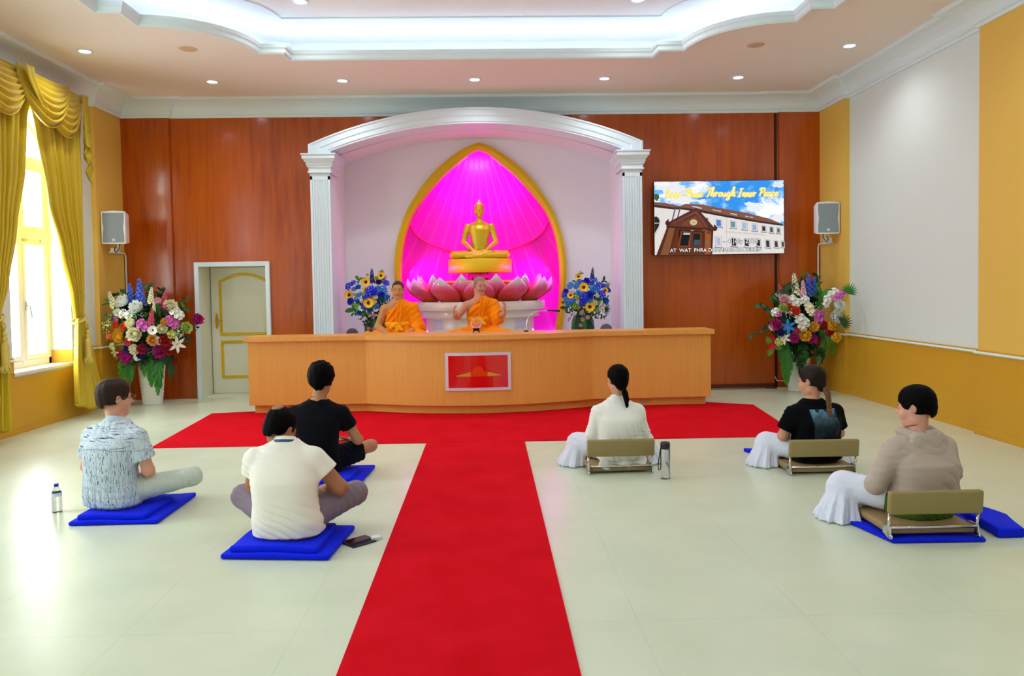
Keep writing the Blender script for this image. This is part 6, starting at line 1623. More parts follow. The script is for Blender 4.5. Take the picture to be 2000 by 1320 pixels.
# ---- mats
def mat_pad(name, loc, yaw, w_, d_, label, upper=None, seed=0, th=0.035, shape=None):
    root = empty(name, loc, yaw, label, 'cushion')
    pts = shape or [(-w_/2, -d_/2), (w_/2, -d_/2), (w_/2, d_/2), (-w_/2, d_/2)]
    def pad(pp, z0, z1, nm, rnd_):
        bm = B(); P3 = [(x, y, z0) for x, y in pp]; prism(bm, P3, (0, 0, z1-z0)); bmesh.ops.recalc_face_normals(bm, faces=bm.faces[:])
        bmesh.ops.bevel(bm, geom=bm.edges[:], offset=min(0.016, (z1-z0)*0.45), segments=3, affect='EDGES', profile=0.6)
        bmesh.ops.subdivide_edges(bm, edges=[e for e in bm.edges if e.calc_length() > 0.08], cuts=5, use_grid_fill=True)
        for v in bm.verts:
            if v.co.z > z0+0.01: v.co.z += 0.005*math.sin(13*v.co.x+seed)*math.cos(11*v.co.y+seed)
        bmesh.ops.triangulate(bm, faces=[f for f in bm.faces if len(f.verts) > 4]); obj(nm, bm, M_blue, root, True)
    pad(pts, 0.002, th, 'base_pad', 0)
    if upper: pad(upper, th-0.004, th+0.035, 'folded_pad', 1)
    return root
mat_pad('floor_cushion', (-2.435, 5.12, 0), 0, 0.57, 0.64, 'blue folded cushion under the person in the striped shirt at far left', upper=[(-0.24, -0.30), (0.20, -0.30), (0.215, 0.10), (-0.235, 0.12)], th=0.03)
mat_pad('floor_cushion', (-1.18, 4.36, 0), math.radians(-6), 0.62, 0.52, 'blue folded cushion under the person in the cream polo shirt', upper=[(-0.27, -0.235), (0.24, -0.235), (0.22, 0.18), (-0.24, 0.2)], th=0.035, seed=2)
mat_pad('floor_cushion', (-1.27, 5.86, 0), math.radians(-4), 0.58, 0.66, 'blue folded cushion under the person in the black t-shirt with bare knee', upper=[(-0.24, -0.26), (0.22, -0.26), (0.2, 0.14), (-0.22, 0.14)], th=0.03, seed=4)

# ---- 1: striped shirt, far left
r, k = seated('person in blue and white striped shirt and glasses seated cross-legged at far left', (-2.545, 5.02, 0), math.radians(-16),
    dict(seat=0.066, sh=0.52, lean=0.02, shoulder=0.195, girth=0.150, head=(-0.03, 0.075, 0.195), hyaw=math.radians(-32), hpitch=math.radians(-4), skin=S1, hs=1.02, arm=0.043, hairmat=HBr,
         knee=((-0.32, 0.27, 0.17), (0.40, 0.30, 0.21)), ank=((0.10, 0.33, 0.11), (-0.02, 0.42, 0.11)), elb=((-0.245, 0.05, 0.31), (0.235, 0.07, 0.30)), wr=((-0.07, 0.24, 0.22), (0.09, 0.25, 0.22))))
shirt(r, k, 'shirt', m_stripes(), 0.66, hem=0.085, loose=0.016, folds=[crease(0.007, 62, 20, 8, 1.0, 0.8), crease(0.005, 25, 0, 70, 2.0, 0.7)], neck_r=0.058)
trousers(r, k, m_cloth('pale_trousers', '#c9d2c6'), folds=[crease(0.006, 50, 60, 20, 0.5)])
hair(r, k, HBr, 'short')
bm = B(); hc, HR = k['hc'], k['HR']
for q in (-1, 1): tube(bm, [hc+HR@np.array([q*0.031+0.021*math.cos(a), 0.112, 0.0+0.017*math.sin(a)]) for a in [2*PI*i/16 for i in range(16)]], 0.0016, 5, closed=True)
tube(bm, [hc+HR@np.array(p) for p in ((-0.01, 0.112, 0.004), (0, 0.115, 0.007), (0.01, 0.112, 0.004))], 0.0016, 5)
for q in (-1, 1): tube(bm, [hc+HR@np.array(p) for p in ((q*0.052, 0.110, 0.004), (q*0.074, 0.09, 0.006), (q*0.090, 0.0, 0.008), (q*0.088, -0.025, -0.01))], 0.0018, 5)
obj('glasses', bm, mat('glasses_metal', '#6a4a40', 0.3, metal=0.8), r)
# collar
def collar(r, k, m, rad=0.066, h=0.03, tip=0.02, nm='collar', z=0.0, stripe=None):
    bm = B(); g = []; n_ = 28
    for i in range(n_+1):
        a = PI*0.5+0.35+(2*PI-0.7)*i/n_; c_, s_ = math.cos(a), math.sin(a); row = []
        for rr, zz in ((rad*0.94, -0.006), (rad*0.95, h), (rad*1.02, h+0.004), (rad*1.16, h*0.45), (rad*1.30, -0.004-tip*max(0, math.sin(a))), (rad*1.22, -0.012-tip*max(0, math.sin(a)))):
            row.append(bm.verts.new((k['nb'][0]+rr*c_, k['nb'][1]+rr*s_*0.95-0.004, k['nb'][2]+0.0+zz+z+0.018*s_*-1)))
        g.append(row)
    for i in range(n_):
        for j in range(5):
            f_ = bm.faces.new((g[i][j], g[i][j+1], g[i+1][j+1], g[i+1][j])); f_.smooth = True; f_.material_index = 1 if (stripe and j == 3) else 0
    return obj(nm, bm, [m] if not stripe else [m, stripe], r)
collar(r, k, mat('pale_blue_collar', '#b9cede', 0.8), 0.060, 0.028)

# ---- 2: cream polo, near left
r, k = seated('person in cream polo shirt and grey trousers with thinning hair seated on blue cushion', (-1.185, 4.33, 0), math.radians(-3),
    dict(seat=0.070, sh=0.485, lean=0.05, shoulder=0.192, girth=0.172, tx=-0.035, head=(-0.045, 0.10, 0.105), hyaw=math.radians(-30), hpitch=math.radians(-26), hroll=math.radians(4), skin=S2, hs=1.02, arm=0.050, hairmat=HB, thigh=1.12,
         knee=((-0.345, 0.22, 0.235), (0.345, 0.22, 0.25)), ank=((0.10, 0.34, 0.11), (-0.08, 0.40, 0.12)), elb=((-0.245, 0.12, 0.33), (0.285, 0.09, 0.32)), wr=((-0.12, 0.26, 0.26), (0.13, 0.26, 0.26))))
CR = m_cloth('cream_pique', '#f3efe4', 0.85)
shirt(r, k, 'polo_shirt', CR, 0.50, hem=0.085, loose=0.008, folds=[crease(0.006, 30, 10, 60, 0.3, 1.0)], neck_r=0.058)
collar(r, k, CR, 0.060, 0.026, stripe=mat('navy_tipping', '#2b5a78', 0.7))
trousers(r, k, m_cloth('mauve_grey_trousers', '#857684'), thick=1.10, folds=[crease(0.008, 50, 60, 30, 0.5)])
hair(r, k, HB, 'thinning')
bm = B(); hc, HR = k['hc'], k['HR']; M4 = Matrix([list(q)+[0] for q in HR]+[[0, 0, 0, 1]]); sph(bm, Vector(hc+HR@np.array([-0.004, -0.080, 0.110])), (0.034, 0.036, 0.0135), 20, 10, M=M4@Matrix.Rotation(0.64, 4, 'X'))
obj('bald_patch', bm, mat('scalp', '#94694a', 0.5), r)
f = Field(hc-0.16, hc+0.16, 0.005); f.frame(hc, HR); f.ell((0, 0.022, -0.052), (0.063, 0.070, 0.070), 0.0); f.ell((0, 0.052, -0.096), (0.034, 0.036, 0.026), 0.02); f.ell((0, 0.10, 0.0), (0.060, 0.05, 0.052), 0.01, 's'); f.box((0, 0, 0.06), (0.2, 0.2, 0.075), 0.01, 0.01, 's'); f.box((0, -0.1, 0), (0.2, 0.095, 0.2), 0.01, 0.01, 's'); f.disp(hair_noise(0.0015)); f.frame(); fobj('beard', f, HB, r, 1)

# ---- 3: black t-shirt
r, k = seated('person in black t-shirt and dark shorts with thick black hair seated near the red carpet', (-1.345, 5.80, 0), math.radians(-2),
    dict(seat=0.062, sh=0.52, lean=0.01, shoulder=0.205, girth=0.150, head=(0.03, 0.05, 0.205), hyaw=math.radians(-4), hpitch=math.radians(-5), skin=S4, hs=1.0, arm=0.043, hairmat=HB,
         knee=((-0.36, 0.27, 0.17), (0.365, 0.27, 0.215)), ank=((0.10, 0.34, 0.10), (-0.06, 0.42, 0.10)), elb=((-0.28, 0.06, 0.32), (0.295, 0.10, 0.30)), wr=((-0.14, 0.25, 0.22), (0.21, 0.28, 0.27))))
shirt(r, k, 't_shirt', m_cloth('black_jersey', '#05060d', 0.85), 0.50, hem=0.10, loose=0.006, folds=[crease(0.006, 40, 6, 60, 0.9, 0.9)], neck_r=0.068)
trousers(r, k, m_cloth('navy_shorts', '#080a1c'), 'shorts', thick=1.1, short=True, folds=[crease(0.010, 50, 60, 30, 1.5)])
hair(r, k, HB, 'thick')
def cord(r, k, m, rad=0.062, dz=0.012):
    bm = B(); tube(bm, [(k['nb'][0]+rad*math.cos(a), k['nb'][1]+rad*0.97*math.sin(a), k['nb'][2]+dz-0.02*math.sin(a)) for a in [2*PI*i/24 for i in range(24)]], 0.0022, 5, closed=True); obj('neck_cord', bm, m, r)
cord(r, k, mat('red_cord', '#5a1418', 0.6), 0.0605, 0.022)

# ---- meditation chairs
M_pad = m_cloth('olive_tan_vinyl', '#97865a', 0.55, (300, 0.1, 0.001), 0.0); M_padT = m_cloth('tan_vinyl', '#a0835c', 0.55, (300, 0.1, 0.001), 0.0)
def chair(loc, yaw, label):
    root = empty('floor_chair', loc, yaw, label, 'chair', None)
    bm = B(); box(bm, -0.255, 0.255, -0.02, 0.43, 0.020, 0.064, bev=0.014); obj('seat', bm, M_padT, root, True)
    bm = B(); box(bm, -0.268, 0.268, -0.052, -0.012, 0.148, 0.282, bev=0.012, M=Matrix.Translation((0, 0, 0))@Matrix.Rotation(0.08, 4, 'X')); obj('backrest', bm, M_pad, root, True)
    for q in (-1, 1):
        bm = B(); tube(bm, [(q*0.252, -0.025, 0.02), (q*0.254, -0.028, 0.08), (q*0.255, -0.038, 0.15)], 0.0085, 8); box(bm, q*0.252-0.004, q*0.252+0.004, -0.045, 0.04, 0.012, 0.075, bev=0.002)
        obj('side_post', bm, M_chrome, root)
        bm = B(); tube(bm, smooth_path([(q*0.252, -0.03, 0.03), (q*0.252, -0.055, 0.02), (q*0.252, -0.05, 0.006), (q*0.252, -0.01, 0.006), (q*0.252, 0.02, 0.02)], 5), 0.006, 8); obj('hinge_foot', bm, M_chrome, root)
    bm = B(); tube(bm, [(-0.252, -0.032, 0.062), (0.252, -0.032, 0.062)], 0.008, 8); obj('cross_bar', bm, M_chrome, root)
    bm = B(); tube(bm, [(-0.24, 0.40, 0.022), (-0.24, 0.0, 0.022), (0.24, 0.0, 0.022), (0.24, 0.40, 0.022)], 0.009, 8); obj('floor_frame', bm, M_chrome, root)
    return root
chair((1.03, 5.84, 0), math.radians(1), 'tan floor chair with chrome frame under the person in the white shirt')
chair((2.575, 5.67, 0), math.radians(-1), 'tan floor chair with chrome frame under the person with the long braid')
chair((2.53, 4.17, 0.020), math.radians(-1), 'tan floor chair with chrome frame under the person in the beige hoodie')
mat_pad('floor_cushion', (0.95, 6.25, 0), 0.0, 0.52, 0.34, 'blue cushion peeking out in front of the chair of the person in the white shirt', th=0.028, seed=3)
mat_pad('floor_cushion', (2.46, 6.32, 0), 0.0, 0.50, 0.46, 'blue cushion in front of the chair of the person with the long braid', th=0.030, seed=5, shape=[(-0.22, 0.15), (-0.05, -0.2), (0.25, -0.2), (0.25, 0.2)])
root = mat_pad('floor_cushion', (2.62, 4.48, 0), 0.0, 0.9, 0.7, 'blue mat spread under the chair of the person in the beige hoodie', th=0.022, seed=6, shape=[(-0.34, -0.37), (0.19, -0.385), (0.36, 0.1), (0.30, 0.22), (-0.44, 0.10)])
root = mat_pad('floor_cushion', (2.94, 4.42, 0), 0.0, 0.4, 0.5, 'blue cushion lying folded on the floor right of the chair nearest the right wall', th=0.055, seed=8, shape=[(-0.02, -0.27), (0.14, -0.27), (0.225, 0.0), (0.16, 0.24), (0.03, 0.26)])

# ---- 4: white shirt
WH_ = m_cloth('white_linen', '#eef0ea', 0.9, (220, 0.4, 0.003)); LC = m_cloth('pale_lilac_cloth', '#dfe3f6', 0.85, (260, 0.2, 0.002))
r, k = seated('person in loose white shirt with black ponytail seated on a floor chair', (1.05, 5.98, 0), math.radians(3),
    dict(seat=0.066, sh=0.450, lean=0.0, shoulder=0.176, girth=0.145, head=(0.0, 0.035, 0.205), hyaw=math.radians(14), hpitch=math.radians(-4), skin=S3, hs=0.97, arm=0.040, hairmat=HB, neck=0.85,
         knee=((-0.30, 0.22, 0.175), (0.26, 0.22, 0.17)), ank=((0.06, 0.34, 0.10), (-0.06, 0.40, 0.10)), elb=((-0.212, 0.04, 0.28), (0.212, 0.04, 0.28)), wr=((-0.10, 0.22, 0.23), (0.10, 0.22, 0.23))))
shirt(r, k, 'shirt', WH_, long=True, hem=0.092, loose=0.020, folds=[crease(0.007, 12, 4, 110, 0.9, 0.8), crease(0.006, 60, 0, 30, 2.0, 0.8)], neck_r=0.052)
collar(r, k, WH_, 0.055, 0.035, tip=0.0)
bm = B(); g_ = []     # shirt tail lying over the rear of the seat
for i in range(9):
    t = i/8; row = []
    for j in range(25):
        u = j/24; x = -0.19+0.38*u; ln = 0.035+0.050*abs(math.sin(PI*(u*2-0.02)))**0.7
        row.append(bm.verts.new((x+0.01*math.sin(5*t), -0.085-0.075*t-0.012*math.sin(14*u), 0.115-t*ln-0.006*t*math.sin(18*u))))
    g_.append(row)
for i in range(8):
    for j in range(24): bm.faces.new((g_[i][j], g_[i][j+1], g_[i+1][j+1], g_[i+1][j]))
solid(obj('shirt_tail', bm, WH_, r, True), 0.003)
trousers(r, k, WH_)
cloth_over(r, k, LC, seed=1.0, flare=0.8)
hair(r, k, HB, 'tied')
def tail(r, k, m, pts, rs, nm='ponytail'):
    f = Field(np.min(pts, 0)-0.06, np.max(pts, 0)+0.06, 0.0045); f.chain(pts, rs, 0.01); f.disp(hair_noise(0.0016, 1.6)); fobj(nm, f, m, r, 1)
b0 = k['hc']+k['HR']@np.array([0, -0.095, -0.055])
tail(r, k, HB, [b0, b0+[0.014, -0.012, -0.05], b0+[0.026, -0.012, -0.10], b0+[0.03, -0.008, -0.145], b0+[0.028, -0.004, -0.175]], [0.020, 0.024, 0.021, 0.013, 0.004])

# ---- 5: braid
def m_tee():
    m = mat('black_printed_tee', '#06080c', 0.85, spec=0.1); g = NT(m); v = g.coords(); x, y, z = g.xyz(v)
    ix = g.math('LESS_THAN', g.math('ABSOLUTE', g.math('SUBTRACT', x, 0.015)), 0.112); iz = g.math('LESS_THAN', g.math('ABSOLUTE', g.math('SUBTRACT', z, 0.360)), 0.130); iy = g.math('LESS_THAN', y, 0.0)
    msk = g.math('MULTIPLY', g.math('MULTIPLY', ix, iz), iy); n = g.noise(v, 22, 5, 0.65); n2 = g.noise(v, 7, 4)
    up = g.math('MULTIPLY_ADD', z, 5.0, -1.55); c = g.ramp(g.math('ADD', g.math('MULTIPLY', n, 0.5), g.math('MULTIPLY', up, 0.65)), [(0.2, '#161e26'), (0.45, '#26343c'), (0.62, '#3d525c'), (0.80, '#5f8aa8'), (0.95, '#86b4d4')])
    c = g.mix(g.math('GREATER_THAN', n2, 0.56), c, '#243138'); g.base(g.mix(msk, '#05070b', c)); return m
r, k = seated('person in black t-shirt with back print and long braid seated on a floor chair', (2.60, 5.82, 0), math.radians(9),
    dict(seat=0.066, sh=0.440, lean=0.0, shoulder=0.200, girth=0.168, head=(-0.01, 0.045, 0.195), hyaw=math.radians(34), hpitch=math.radians(-6), skin=S3, hs=0.99, arm=0.046, hairmat=HBr, neck=0.88,
         knee=((-0.285, 0.25, 0.175), (0.27, 0.20, 0.16)), ank=((0.06, 0.34, 0.10), (-0.06, 0.40, 0.10)), elb=((-0.255, 0.05, 0.27), (0.235, 0.04, 0.27)), wr=((-0.10, 0.24, 0.21), (0.10, 0.24, 0.21))))
shirt(r, k, 't_shirt', m_tee(), 0.74, hem=0.092, loose=0.012, folds=[crease(0.006, 40, 6, 60, 0.4, 0.9)], neck_r=0.062)
trousers(r, k, m_cloth('charcoal_trousers', '#0d0e12'), thick=0.95)
cloth_over(r, k, LC, seed=2.2, flare=0.85)
hair(r, k, HD, 'braid')
MBR = mat('braid_brown', '#6b451c', 0.5, bump=(140, 0.7, 0.004))
bm = B(); b0 = k['hc']+k['HR']@np.array([0, -0.098, -0.045]); path = [b0, b0+[0.01, -0.03, -0.05], b0+[0.01, -0.045, -0.10], b0+[0.012, -0.052, -0.17], b0+[0.014, -0.062, -0.25], b0+[0.018, -0.07, -0.315]]
P_ = smooth_path([Vector(p) for p in path], 8)
for ph in range(3):
    tube(bm, [p+Vector((0.0145*math.sin(i*0.62+ph*2.094), 0.009*math.sin(2*(i*0.62+ph*2.094)), 0))*(1-0.45*i/len(P_)) for i, p in enumerate(P_)], [0.0145*(1-0.50*i/len(P_)) for i in range(len(P_))], 8)
obj('braid', bm, MBR, r)
bm = B(); e_ = Vector(path[-1]); tube(bm, [e_, e_+Vector((0.002, 0, -0.02)), e_+Vector((0.006, 0, -0.045)), e_+Vector((0.01, 0, -0.07))], [0.006, 0.011, 0.009, 0.002], 8); obj('braid_end', bm, mat('braid_tip', '#94682a', 0.5), r)
bm = B(); hc, HR = k['hc'], k['HR']
tube(bm, [hc+HR@np.array([0.098*math.sin(a), 0.032-0.02*math.cos(a), 0.045+0.100*math.cos(a)*0.98]) for a in np.linspace(-1.35, 1.35, 14)], 0.0035, 6)
obj('hair_band', bm, M_black, r)

# ---- 6: beige hoodie
HO = m_cloth('beige_fleece', '#b9a79c', 0.9, (260, 0.25, 0.002), 0.3)
r, k = seated('person in beige hoodie and green trousers with short black hair seated on a floor chair', (2.60, 4.36, 0), math.radians(12),
    dict(seat=0.086, sh=0.452, lean=0.01, shoulder=0.198, girth=0.172, head=(-0.005, 0.05, 0.190), hyaw=math.radians(38), hpitch=math.radians(-8), skin=S5, hs=1.0, arm=0.046, hairmat=HB,
         knee=((-0.30, 0.33, 0.205), (0.30, 0.26, 0.17)), ank=((0.06, 0.36, 0.12), (-0.06, 0.42, 0.12)), elb=((-0.275, 0.07, 0.27), (0.265, 0.06, 0.31)), wr=((-0.12, 0.27, 0.25), (0.12, 0.27, 0.25))))
shirt(r, k, 'hoodie', HO, long=True, hem=0.205, loose=0.016, folds=[crease(0.007, 36, 8, 44, 1.4, 1.0), crease(0.003, -30, 0, 60, 0.2, 0.8)], neck_r=0.066)
trousers(r, k, m_cloth('olive_green_trousers', '#4a6a22'), thick=1.08, folds=[crease(0.008, 50, 30, 60, 0.8)])
cloth_over(r, k, LC, seed=4.0, both=False, side=-1, flare=0.95)
hair(r, k, HB, 'cropped')
nb = k['nb']; f = Field(nb-[0.2, 0.22, 0.24], nb+[0.2, 0.14, 0.1], 0.0055)
for i in range(15):
    a = -PI*1.15+PI*1.30*i/14; b = -PI*1.15+PI*1.30*(i+1)/14
    pa = nb+[0.098*math.cos(a), 0.088*math.sin(a)-0.005, 0.004+0.030*min(0, math.sin(a))]; pb = nb+[0.098*math.cos(b), 0.088*math.sin(b)-0.005, 0.004+0.030*min(0, math.sin(b))]
    f.cap(pa, pb, 0.027, None, 0.012)
f.ell(nb+[0.005, -0.095, -0.050], (0.135, 0.045, 0.078), 0.03); f.ell(nb+[0.015, -0.128, -0.115], (0.080, 0.034, 0.065), 0.03); f.ell(nb+[0.0, -0.075, 0.005], (0.052, 0.030, 0.022), 0.012, 's')
f.disp(lambda x, y, z: 0.007*(1-np.abs(np.sin(45*(z-nb[2])-150*(x-nb[0])**2*2+8*(x-nb[0]))))**2)
fobj('hood', f, HO, r)
shirt_in = B(); lathe(shirt_in, [(0.062, -0.03), (0.064, 0.01), (0.060, 0.022), (0.056, 0.02)], 28, c=tuple(nb), cap=False); obj('inner_collar', shirt_in, m_cloth('grey_tee', '#8d929c'), r)
cord(r, k, mat('brown_cord', '#4a3020', 0.6), 0.0605, 0.034)

# ---- bottles, phone, earphone case
root = empty('water_bottle', (-2.975, 5.13, 0), 0, 'small clear plastic water bottle with blue cap standing at far left', 'bottle')
M_pet = mat('clear_plastic', '#f2f6fa', 0.04, trans=0.95, ior=1.2); M_water = mat('water', '#eef6fa', 0.0, trans=1.0, ior=1.33)
bm = B(); lathe(bm, [(0.001, 0.0), (0.028, 0.0), (0.032, 0.006), (0.032, 0.05), (0.030, 0.055), (0.032, 0.06), (0.032, 0.10), (0.030, 0.105), (0.032, 0.11), (0.030, 0.135), (0.016, 0.165), (0.0125, 0.172), (0.0125, 0.185)], 28, cap=False); obj('bottle_body', bm, M_pet, root)
bm = B(); lathe(bm, [(0.014, 0.176), (0.0145, 0.178), (0.0145, 0.195), (0.013, 0.197)], 20); obj('cap', bm, mat('blue_cap', '#1c38b8', 0.4), root)
bm = B(); lathe(bm, [(0.0323, 0.112), (0.0323, 0.136)], 24, cap=False); obj('label', bm, mat('pale_label', '#d4dcec', 0.4), root)
root = empty('drinking_bottle', (1.345, 5.63, 0), 0, 'tall clear drinking bottle with black lid and strap beside the chair of the white shirt', 'bottle')
bm = B(); lathe(bm, [(0.001, 0.0), (0.032, 0.0), (0.036, 0.006), (0.036, 0.225), (0.030, 0.232)], 28, cap=False); obj('bottle_body', bm, M_pet, root)
bm = B(); lathe(bm, [(0.001, 0.235), (0.035, 0.232), (0.037, 0.236), (0.037, 0.272), (0.032, 0.283), (0.001, 0.285)], 28, cap=False); obj('lid', bm, mat('black_lid', '#15162a', 0.3), root)
bm = B(); tube(bm, smooth_path([(-0.036, -0.01, 0.245), (-0.046, -0.015, 0.20), (-0.060, -0.02, 0.10), (-0.050, -0.02, 0.072), (-0.040, -0.02, 0.10), (-0.038, -0.015, 0.20), (-0.036, -0.01, 0.235)], 6), 0.004, 6); obj('strap', bm, mat('black_lid'), root)
root = empty('phone', (-0.795, 4.375, 0.001), math.radians(-48), 'dark phone in an open folding case lying on the floor by the cream polo shirt', 'phone')
bm = B(); box(bm, -0.045, 0.045, -0.083, 0.083, 0.0, 0.012, bev=0.004); box(bm, 0.045, 0.085, -0.08, 0.08, 0.0, 0.006, bev=0.002); obj('case', bm, mat('dark_case', '#1b1a26', 0.5), root)
bm = B(); box(bm, -0.036, 0.036, -0.073, 0.073, 0.0115, 0.0135, bev=0.0008); obj('glass', bm, mat('phone_glass', '#3a0c16', 0.08), root)
root = empty('earphone_case', (-0.690, 4.405, 0.0), math.radians(20), 'small white earphone case on the floor beside the phone', 'case')
bm = B(); box(bm, -0.031, 0.031, -0.024, 0.024, 0.0, 0.025, bev=0.010); obj('shell', bm, mat('white_plastic', '#eef0f4', 0.2), root, True)
bm = B(); box(bm, -0.0315, 0.0315, -0.0245, 0.0245, 0.015, 0.0162); obj('lid_seam', bm, mat('grey_seam', '#8a96a4', 0.4), root)
# ------------------------------------------------------------ the two monks on the stage
OR_ = m_cloth('saffron_robe', '#f98a06', 0.8, (160, 0.3, 0.003), 0.1); YE_ = m_cloth('golden_sash', '#fbae14', 0.75, (160, 0.3, 0.003), 0.1)
def robe(r, k, drape_wr, sleeve_len=1.0, seed=0.0, tail_fl=0.0, zsash=0.29):
    s, sh, G, W = k['s'], k['sh'], k['G'], k['W']; nb = k['nb']
    f = Field(k['lo'], k['hi'], 0.006)
    f.loft([(a, b, c, d+0.012, e+0.012) for a, b, c, d, e in k['tor']], 0.0)
    f.cap(nb+[0, -0.005, -0.045], k['shl'][0], 0.056, 0.068, 0.05)
    # bare right shoulder: everything above the slanting edge goes
    a_, b_ = np.array([-0.062, 0, sh+0.062]), np.array([0.175, 0, sh-0.135]); dr = unit(b_-a_); nn = np.array([-dr[2], 0, dr[0]]); nn = nn if nn[2] > 0 else -nn
    f.cut(a_, nn, 0.006)
    f.cap(k['shl'][1], k['elb'][1], 0.062, 0.058, 0.008, 's')
    # cloth over the left arm, hanging below it
    A, E_, Wq = k['shl'][0], k['elb'][0], np.array(drape_wr)
    f.cap(A, E_, 0.070, 0.074, 0.05); f.cap(E_, pol(E_, Wq, 0.45), 0.074, 0.066, 0.04)
    f.cap(pol(A, E_, 0.45)+[0.02, 0.0, -0.03], E_+[0.02, 0.01, -0.075*sleeve_len], 0.050, 0.055, 0.05)
    e = pol(E_, Wq, 0.42); f.cut(e, unit(Wq-E_), 0.0, within=tuple(e+unit(Wq-E_)*0.09), r=0.095)
    # lap and legs
    for q in (0, 1):
        f.cap(k['hip'][q], k['knee'][q], 0.098, 0.074, 0.04); f.cap(k['knee'][q], k['ank'][q], 0.072, 0.055, 0.04)
    f.cap(k['knee'][0]*[0.7, 1.15, 0.75], k['knee'][1]*[0.7, 1.15, 0.75], 0.062, None, 0.06)
    def fold(x, y, z):
        u = x*nn[0]+z*nn[2]; v = x*dr[0]+z*dr[2]; up = np.clip((z-s-0.18)/0.1, 0, 1)
        d1 = 0.0085*np.sin(95*u+2.2*np.sin(9*v+seed)+1.5*np.sin(14*y))*np.clip((x+0.13)/0.1, 0.3, 1)
        d2 = 0.009*np.sin(55*(x*0.8+y*0.5)+2.5*np.sin(12*z+seed)+10*z); return d1*up+d2*(1-up)
    f.disp(fold); f.cut((0, 0, 0.0), (0, 0, -1)); fobj('robe', f, OR_, r, 2)
    # folded panel over the left shoulder
    f = Field(k['lo'], k['hi'], 0.006)
    f.loft([(a, b, c, d+0.020, e+0.021) for a, b, c, d, e in k['tor'] if a > s+0.15], 0.0); f.cap(nb+[0, -0.005, -0.045], k['shl'][0], 0.064, 0.074, 0.05)
    c0 = np.array([-0.075, 0, sh+0.10]); c1 = np.array([0.01, 0, s+0.20]); d_ = unit(c1-c0); sn = np.array([-d_[2], 0, d_[0]])
    f.cut(c0+sn*0.048, sn); f.cut(c0-sn*0.052, -sn); f.cut((0, 0, s+0.22), (0, 0, -1)); f.cut((0, -0.06, 0), (0, -1, 0))
    f.disp(lambda x, y, z: 0.004*np.sin(130*(x*sn[0]+z*sn[2])+np.sin(8*z))); fobj('shoulder_fold', f, OR_, r, 1)
    # sash with knot
    f = Field(k['lo'], k['hi'], 0.006); zz = s+zsash
    row = [np.interp(zz, [t[0] for t in k['tor']], [t[i] for t in k['tor']]) for i in range(1, 5)]
    f.loft([(zz-0.030, row[0], row[1], row[2]+0.017, row[3]+0.017), (zz, row[0], row[1], row[2]+0.028, row[3]+0.028), (zz+0.026, row[0], row[1], row[2]+0.018, row[3]+0.018)], 0.0)
    f.disp(lambda x, y, z: 0.0035*np.sin(190*(z+0.06*np.sin(7*x))))
    kx = row[0]+0.02; ky = row[1]+row[3]+0.028
    f.ell((kx, ky, zz), (0.030, 0.022, 0.026), 0.01); f.cap((kx, ky, zz), (kx-0.075, ky+0.010, zz-0.07+tail_fl), 0.018, 0.026, 0.01, sc=(1, 0.6, 1)); f.cap((kx, ky, zz), (kx+0.07, ky+0.006, zz-0.045), 0.018, 0.024, 0.01, sc=(1, 0.6, 1)); f.cap((kx, ky, zz), (kx-0.02, ky+0.012, zz-0.085), 0.016, 0.022, 0.01, sc=(1, 0.6, 1))
    fobj('sash', f, YE_, r, 1)
r, k = seated('monk in orange robe gesturing with both hands raised, seated at the middle of the desk', (-0.100, 9.86, 0.76), PI,
    dict(neck=1.2, seat=0.03, sh=0.525, lean=0.03, shoulder=0.195, girth=0.150, head=(0.0, 0.045, 0.195), hyaw=math.radians(24), hpitch=math.radians(-8), skin=skin('skin_monk_fair', '#c98c74'), hs=1.0, arm=0.046, res=0.0055,
         elb=((-0.235, 0.13, 0.325), (0.300, 0.10, 0.345)), wr=((-0.315, 0.235, 0.385), (0.325, 0.30, 0.375)), hands=((( -0.10, 0.15, 1.0), (0.9, 0.25, 0.0), 0.45, 1), ((0.10, 0.55, 0.75), (-0.75, 0.1, 0.35), 0.55, -1)),
         knee=((-0.34, 0.30, 0.11), (0.34, 0.30, 0.11))))
robe(r, k, (-0.315, 0.235, 0.385), 0.5, 0.3); hair(r, k, mat('shaved_hair_grey', '#8d7468', 0.7), 'buzz')
r, k = seated('monk in orange robe with hands in lap, seated left of the altar beside blue flowers', (-1.172, 9.86, 0.76), PI-0.05,
    dict(neck=1.3, seat=0.02, sh=0.505, lean=0.01, shoulder=0.205, girth=0.165, head=(0.0, 0.045, 0.185), hyaw=math.radians(4), hpitch=math.radians(-3), skin=skin('skin_monk_tan', '#c48a58'), hs=1.0, arm=0.053, res=0.0055, jaw=1.1,
         elb=((-0.275, 0.07, 0.225), (0.275, 0.05, 0.225)), wr=((-0.11, 0.24, 0.13), (0.11, 0.24, 0.13)), knee=((-0.36, 0.24, 0.10), (0.36, 0.24, 0.10))))
robe(r, k, (-0.11, 0.24, 0.13), 1.2, 1.9, zsash=0.245); hair(r, k, mat('shaved_hair_black', '#2a2320', 0.7), 'buzz')

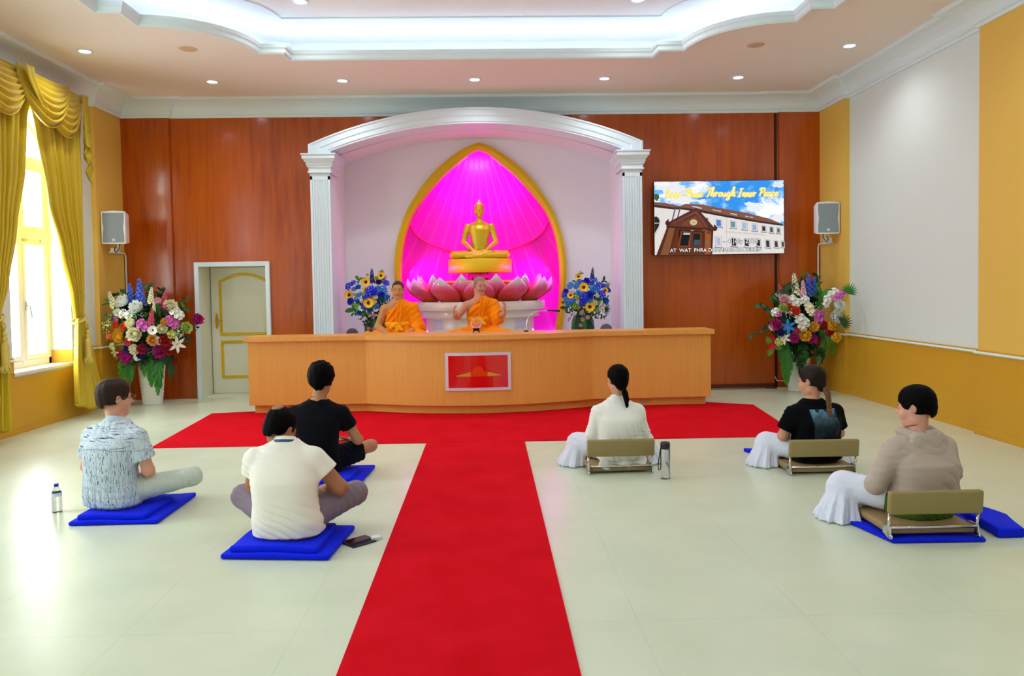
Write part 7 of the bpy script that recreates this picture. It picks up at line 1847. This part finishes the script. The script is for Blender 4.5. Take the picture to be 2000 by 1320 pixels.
# ------------------------------------------------------------ gold statue on its floating disc
M_gold = mat('statue_gold', '#dcc02c', 0.34, metal=0.45)
root = empty('buddha_statue', (CX+0.012, AY, 1.703), PI, 'gold seated buddha statue in meditation on a gold disc before the magenta recess', 'statue')
bm = B(); lathe(bm, [(0.001, 0), (0.470, 0), (0.472, 0.003), (0.472, 0.190), (0.466, 0.196), (0.001, 0.196)], 64, cap=False); obj('disc', bm, mat('disc_gold', '#e4c404', 0.4, metal=0.1), root)
f = Field((-0.50, -0.22, 0.0), (0.50, 0.42, 0.95), 0.0055); z0 = 0.0
f.loft([(0.03, 0, 0, 0.15, 0.115), (0.10, 0, 0, 0.135, 0.10), (0.20, 0, 0, 0.118, 0.088), (0.32, 0, 0.005, 0.135, 0.095), (0.44, 0, 0.012, 0.165, 0.100), (0.50, 0, 0.010, 0.168, 0.080), (0.545, 0, 0.006, 0.110, 0.058), (0.57, 0, 0.006, 0.045, 0.045)], 0.0)
f.cap((0, 0.005, 0.54), (0, 0.015, 0.66), 0.043, 0.040, 0.02)
for q in (-1, 1):
    S_, E_, Wq = (q*0.178, 0.0, 0.485), (q*0.238, 0.03, 0.262), (q*0.095, 0.19, 0.118)
    f.cap(S_, E_, 0.047, 0.038, 0.02); f.cap(E_, Wq, 0.037, 0.026, 0.015); f.cap((q*0.09, 0.02, 0.07), (q*0.385, 0.17, 0.062), 0.078, 0.056, 0.03)
    hand(f, Wq, (-q*1.0, 0.12, -0.10), (0, 0.2, 1), curl=0.22, side=(1 if q < 0 else -1), s=0.95)
f.cap((-0.385, 0.17, 0.062), (0.10, 0.27, 0.035), 0.055, 0.034, 0.012); f.cap((0.385, 0.17, 0.062), (-0.05, 0.24, 0.066), 0.055, 0.036, 0.008)
f.cap((-0.05, 0.24, 0.066), (-0.17, 0.225, 0.10), 0.034, 0.024, 0.01); f.cap((0.10, 0.27, 0.035), (0.20, 0.26, 0.032), 0.030, 0.020, 0.008)
f.cap((-0.10, 0.19, 0.10), (0.10, 0.19, 0.10), 0.03, None, 0.02)
f.cut((0, 0, 0.003), (0, 0, -1))
head_field(f, np.array([0, 0.018, 0.733]), rotm(-0.05), 0.88, ears=False, k=0.02)
H0 = np.array([0, 0.018, 0.733])
for q in (-1, 1): f.cap(H0+[q*0.066, -0.008, 0.022], H0+[q*0.064, -0.004, -0.050], 0.012, 0.009, 0.006)
f.ell(H0+[0, -0.015, 0.045], (0.071, 0.086, 0.066), 0.004); f.ell(H0+[0, -0.015, 0.105], (0.040, 0.042, 0.030), 0.012); f.cap(H0+[0, -0.015, 0.12], H0+[0, -0.015, 0.168], 0.016, 0.003, 0.01)
me = f.mesh('figure', 2)
for v in me.vertices: v.co.z += 0.197
me.materials.append(M_gold); link('figure', me, M_gold, root)
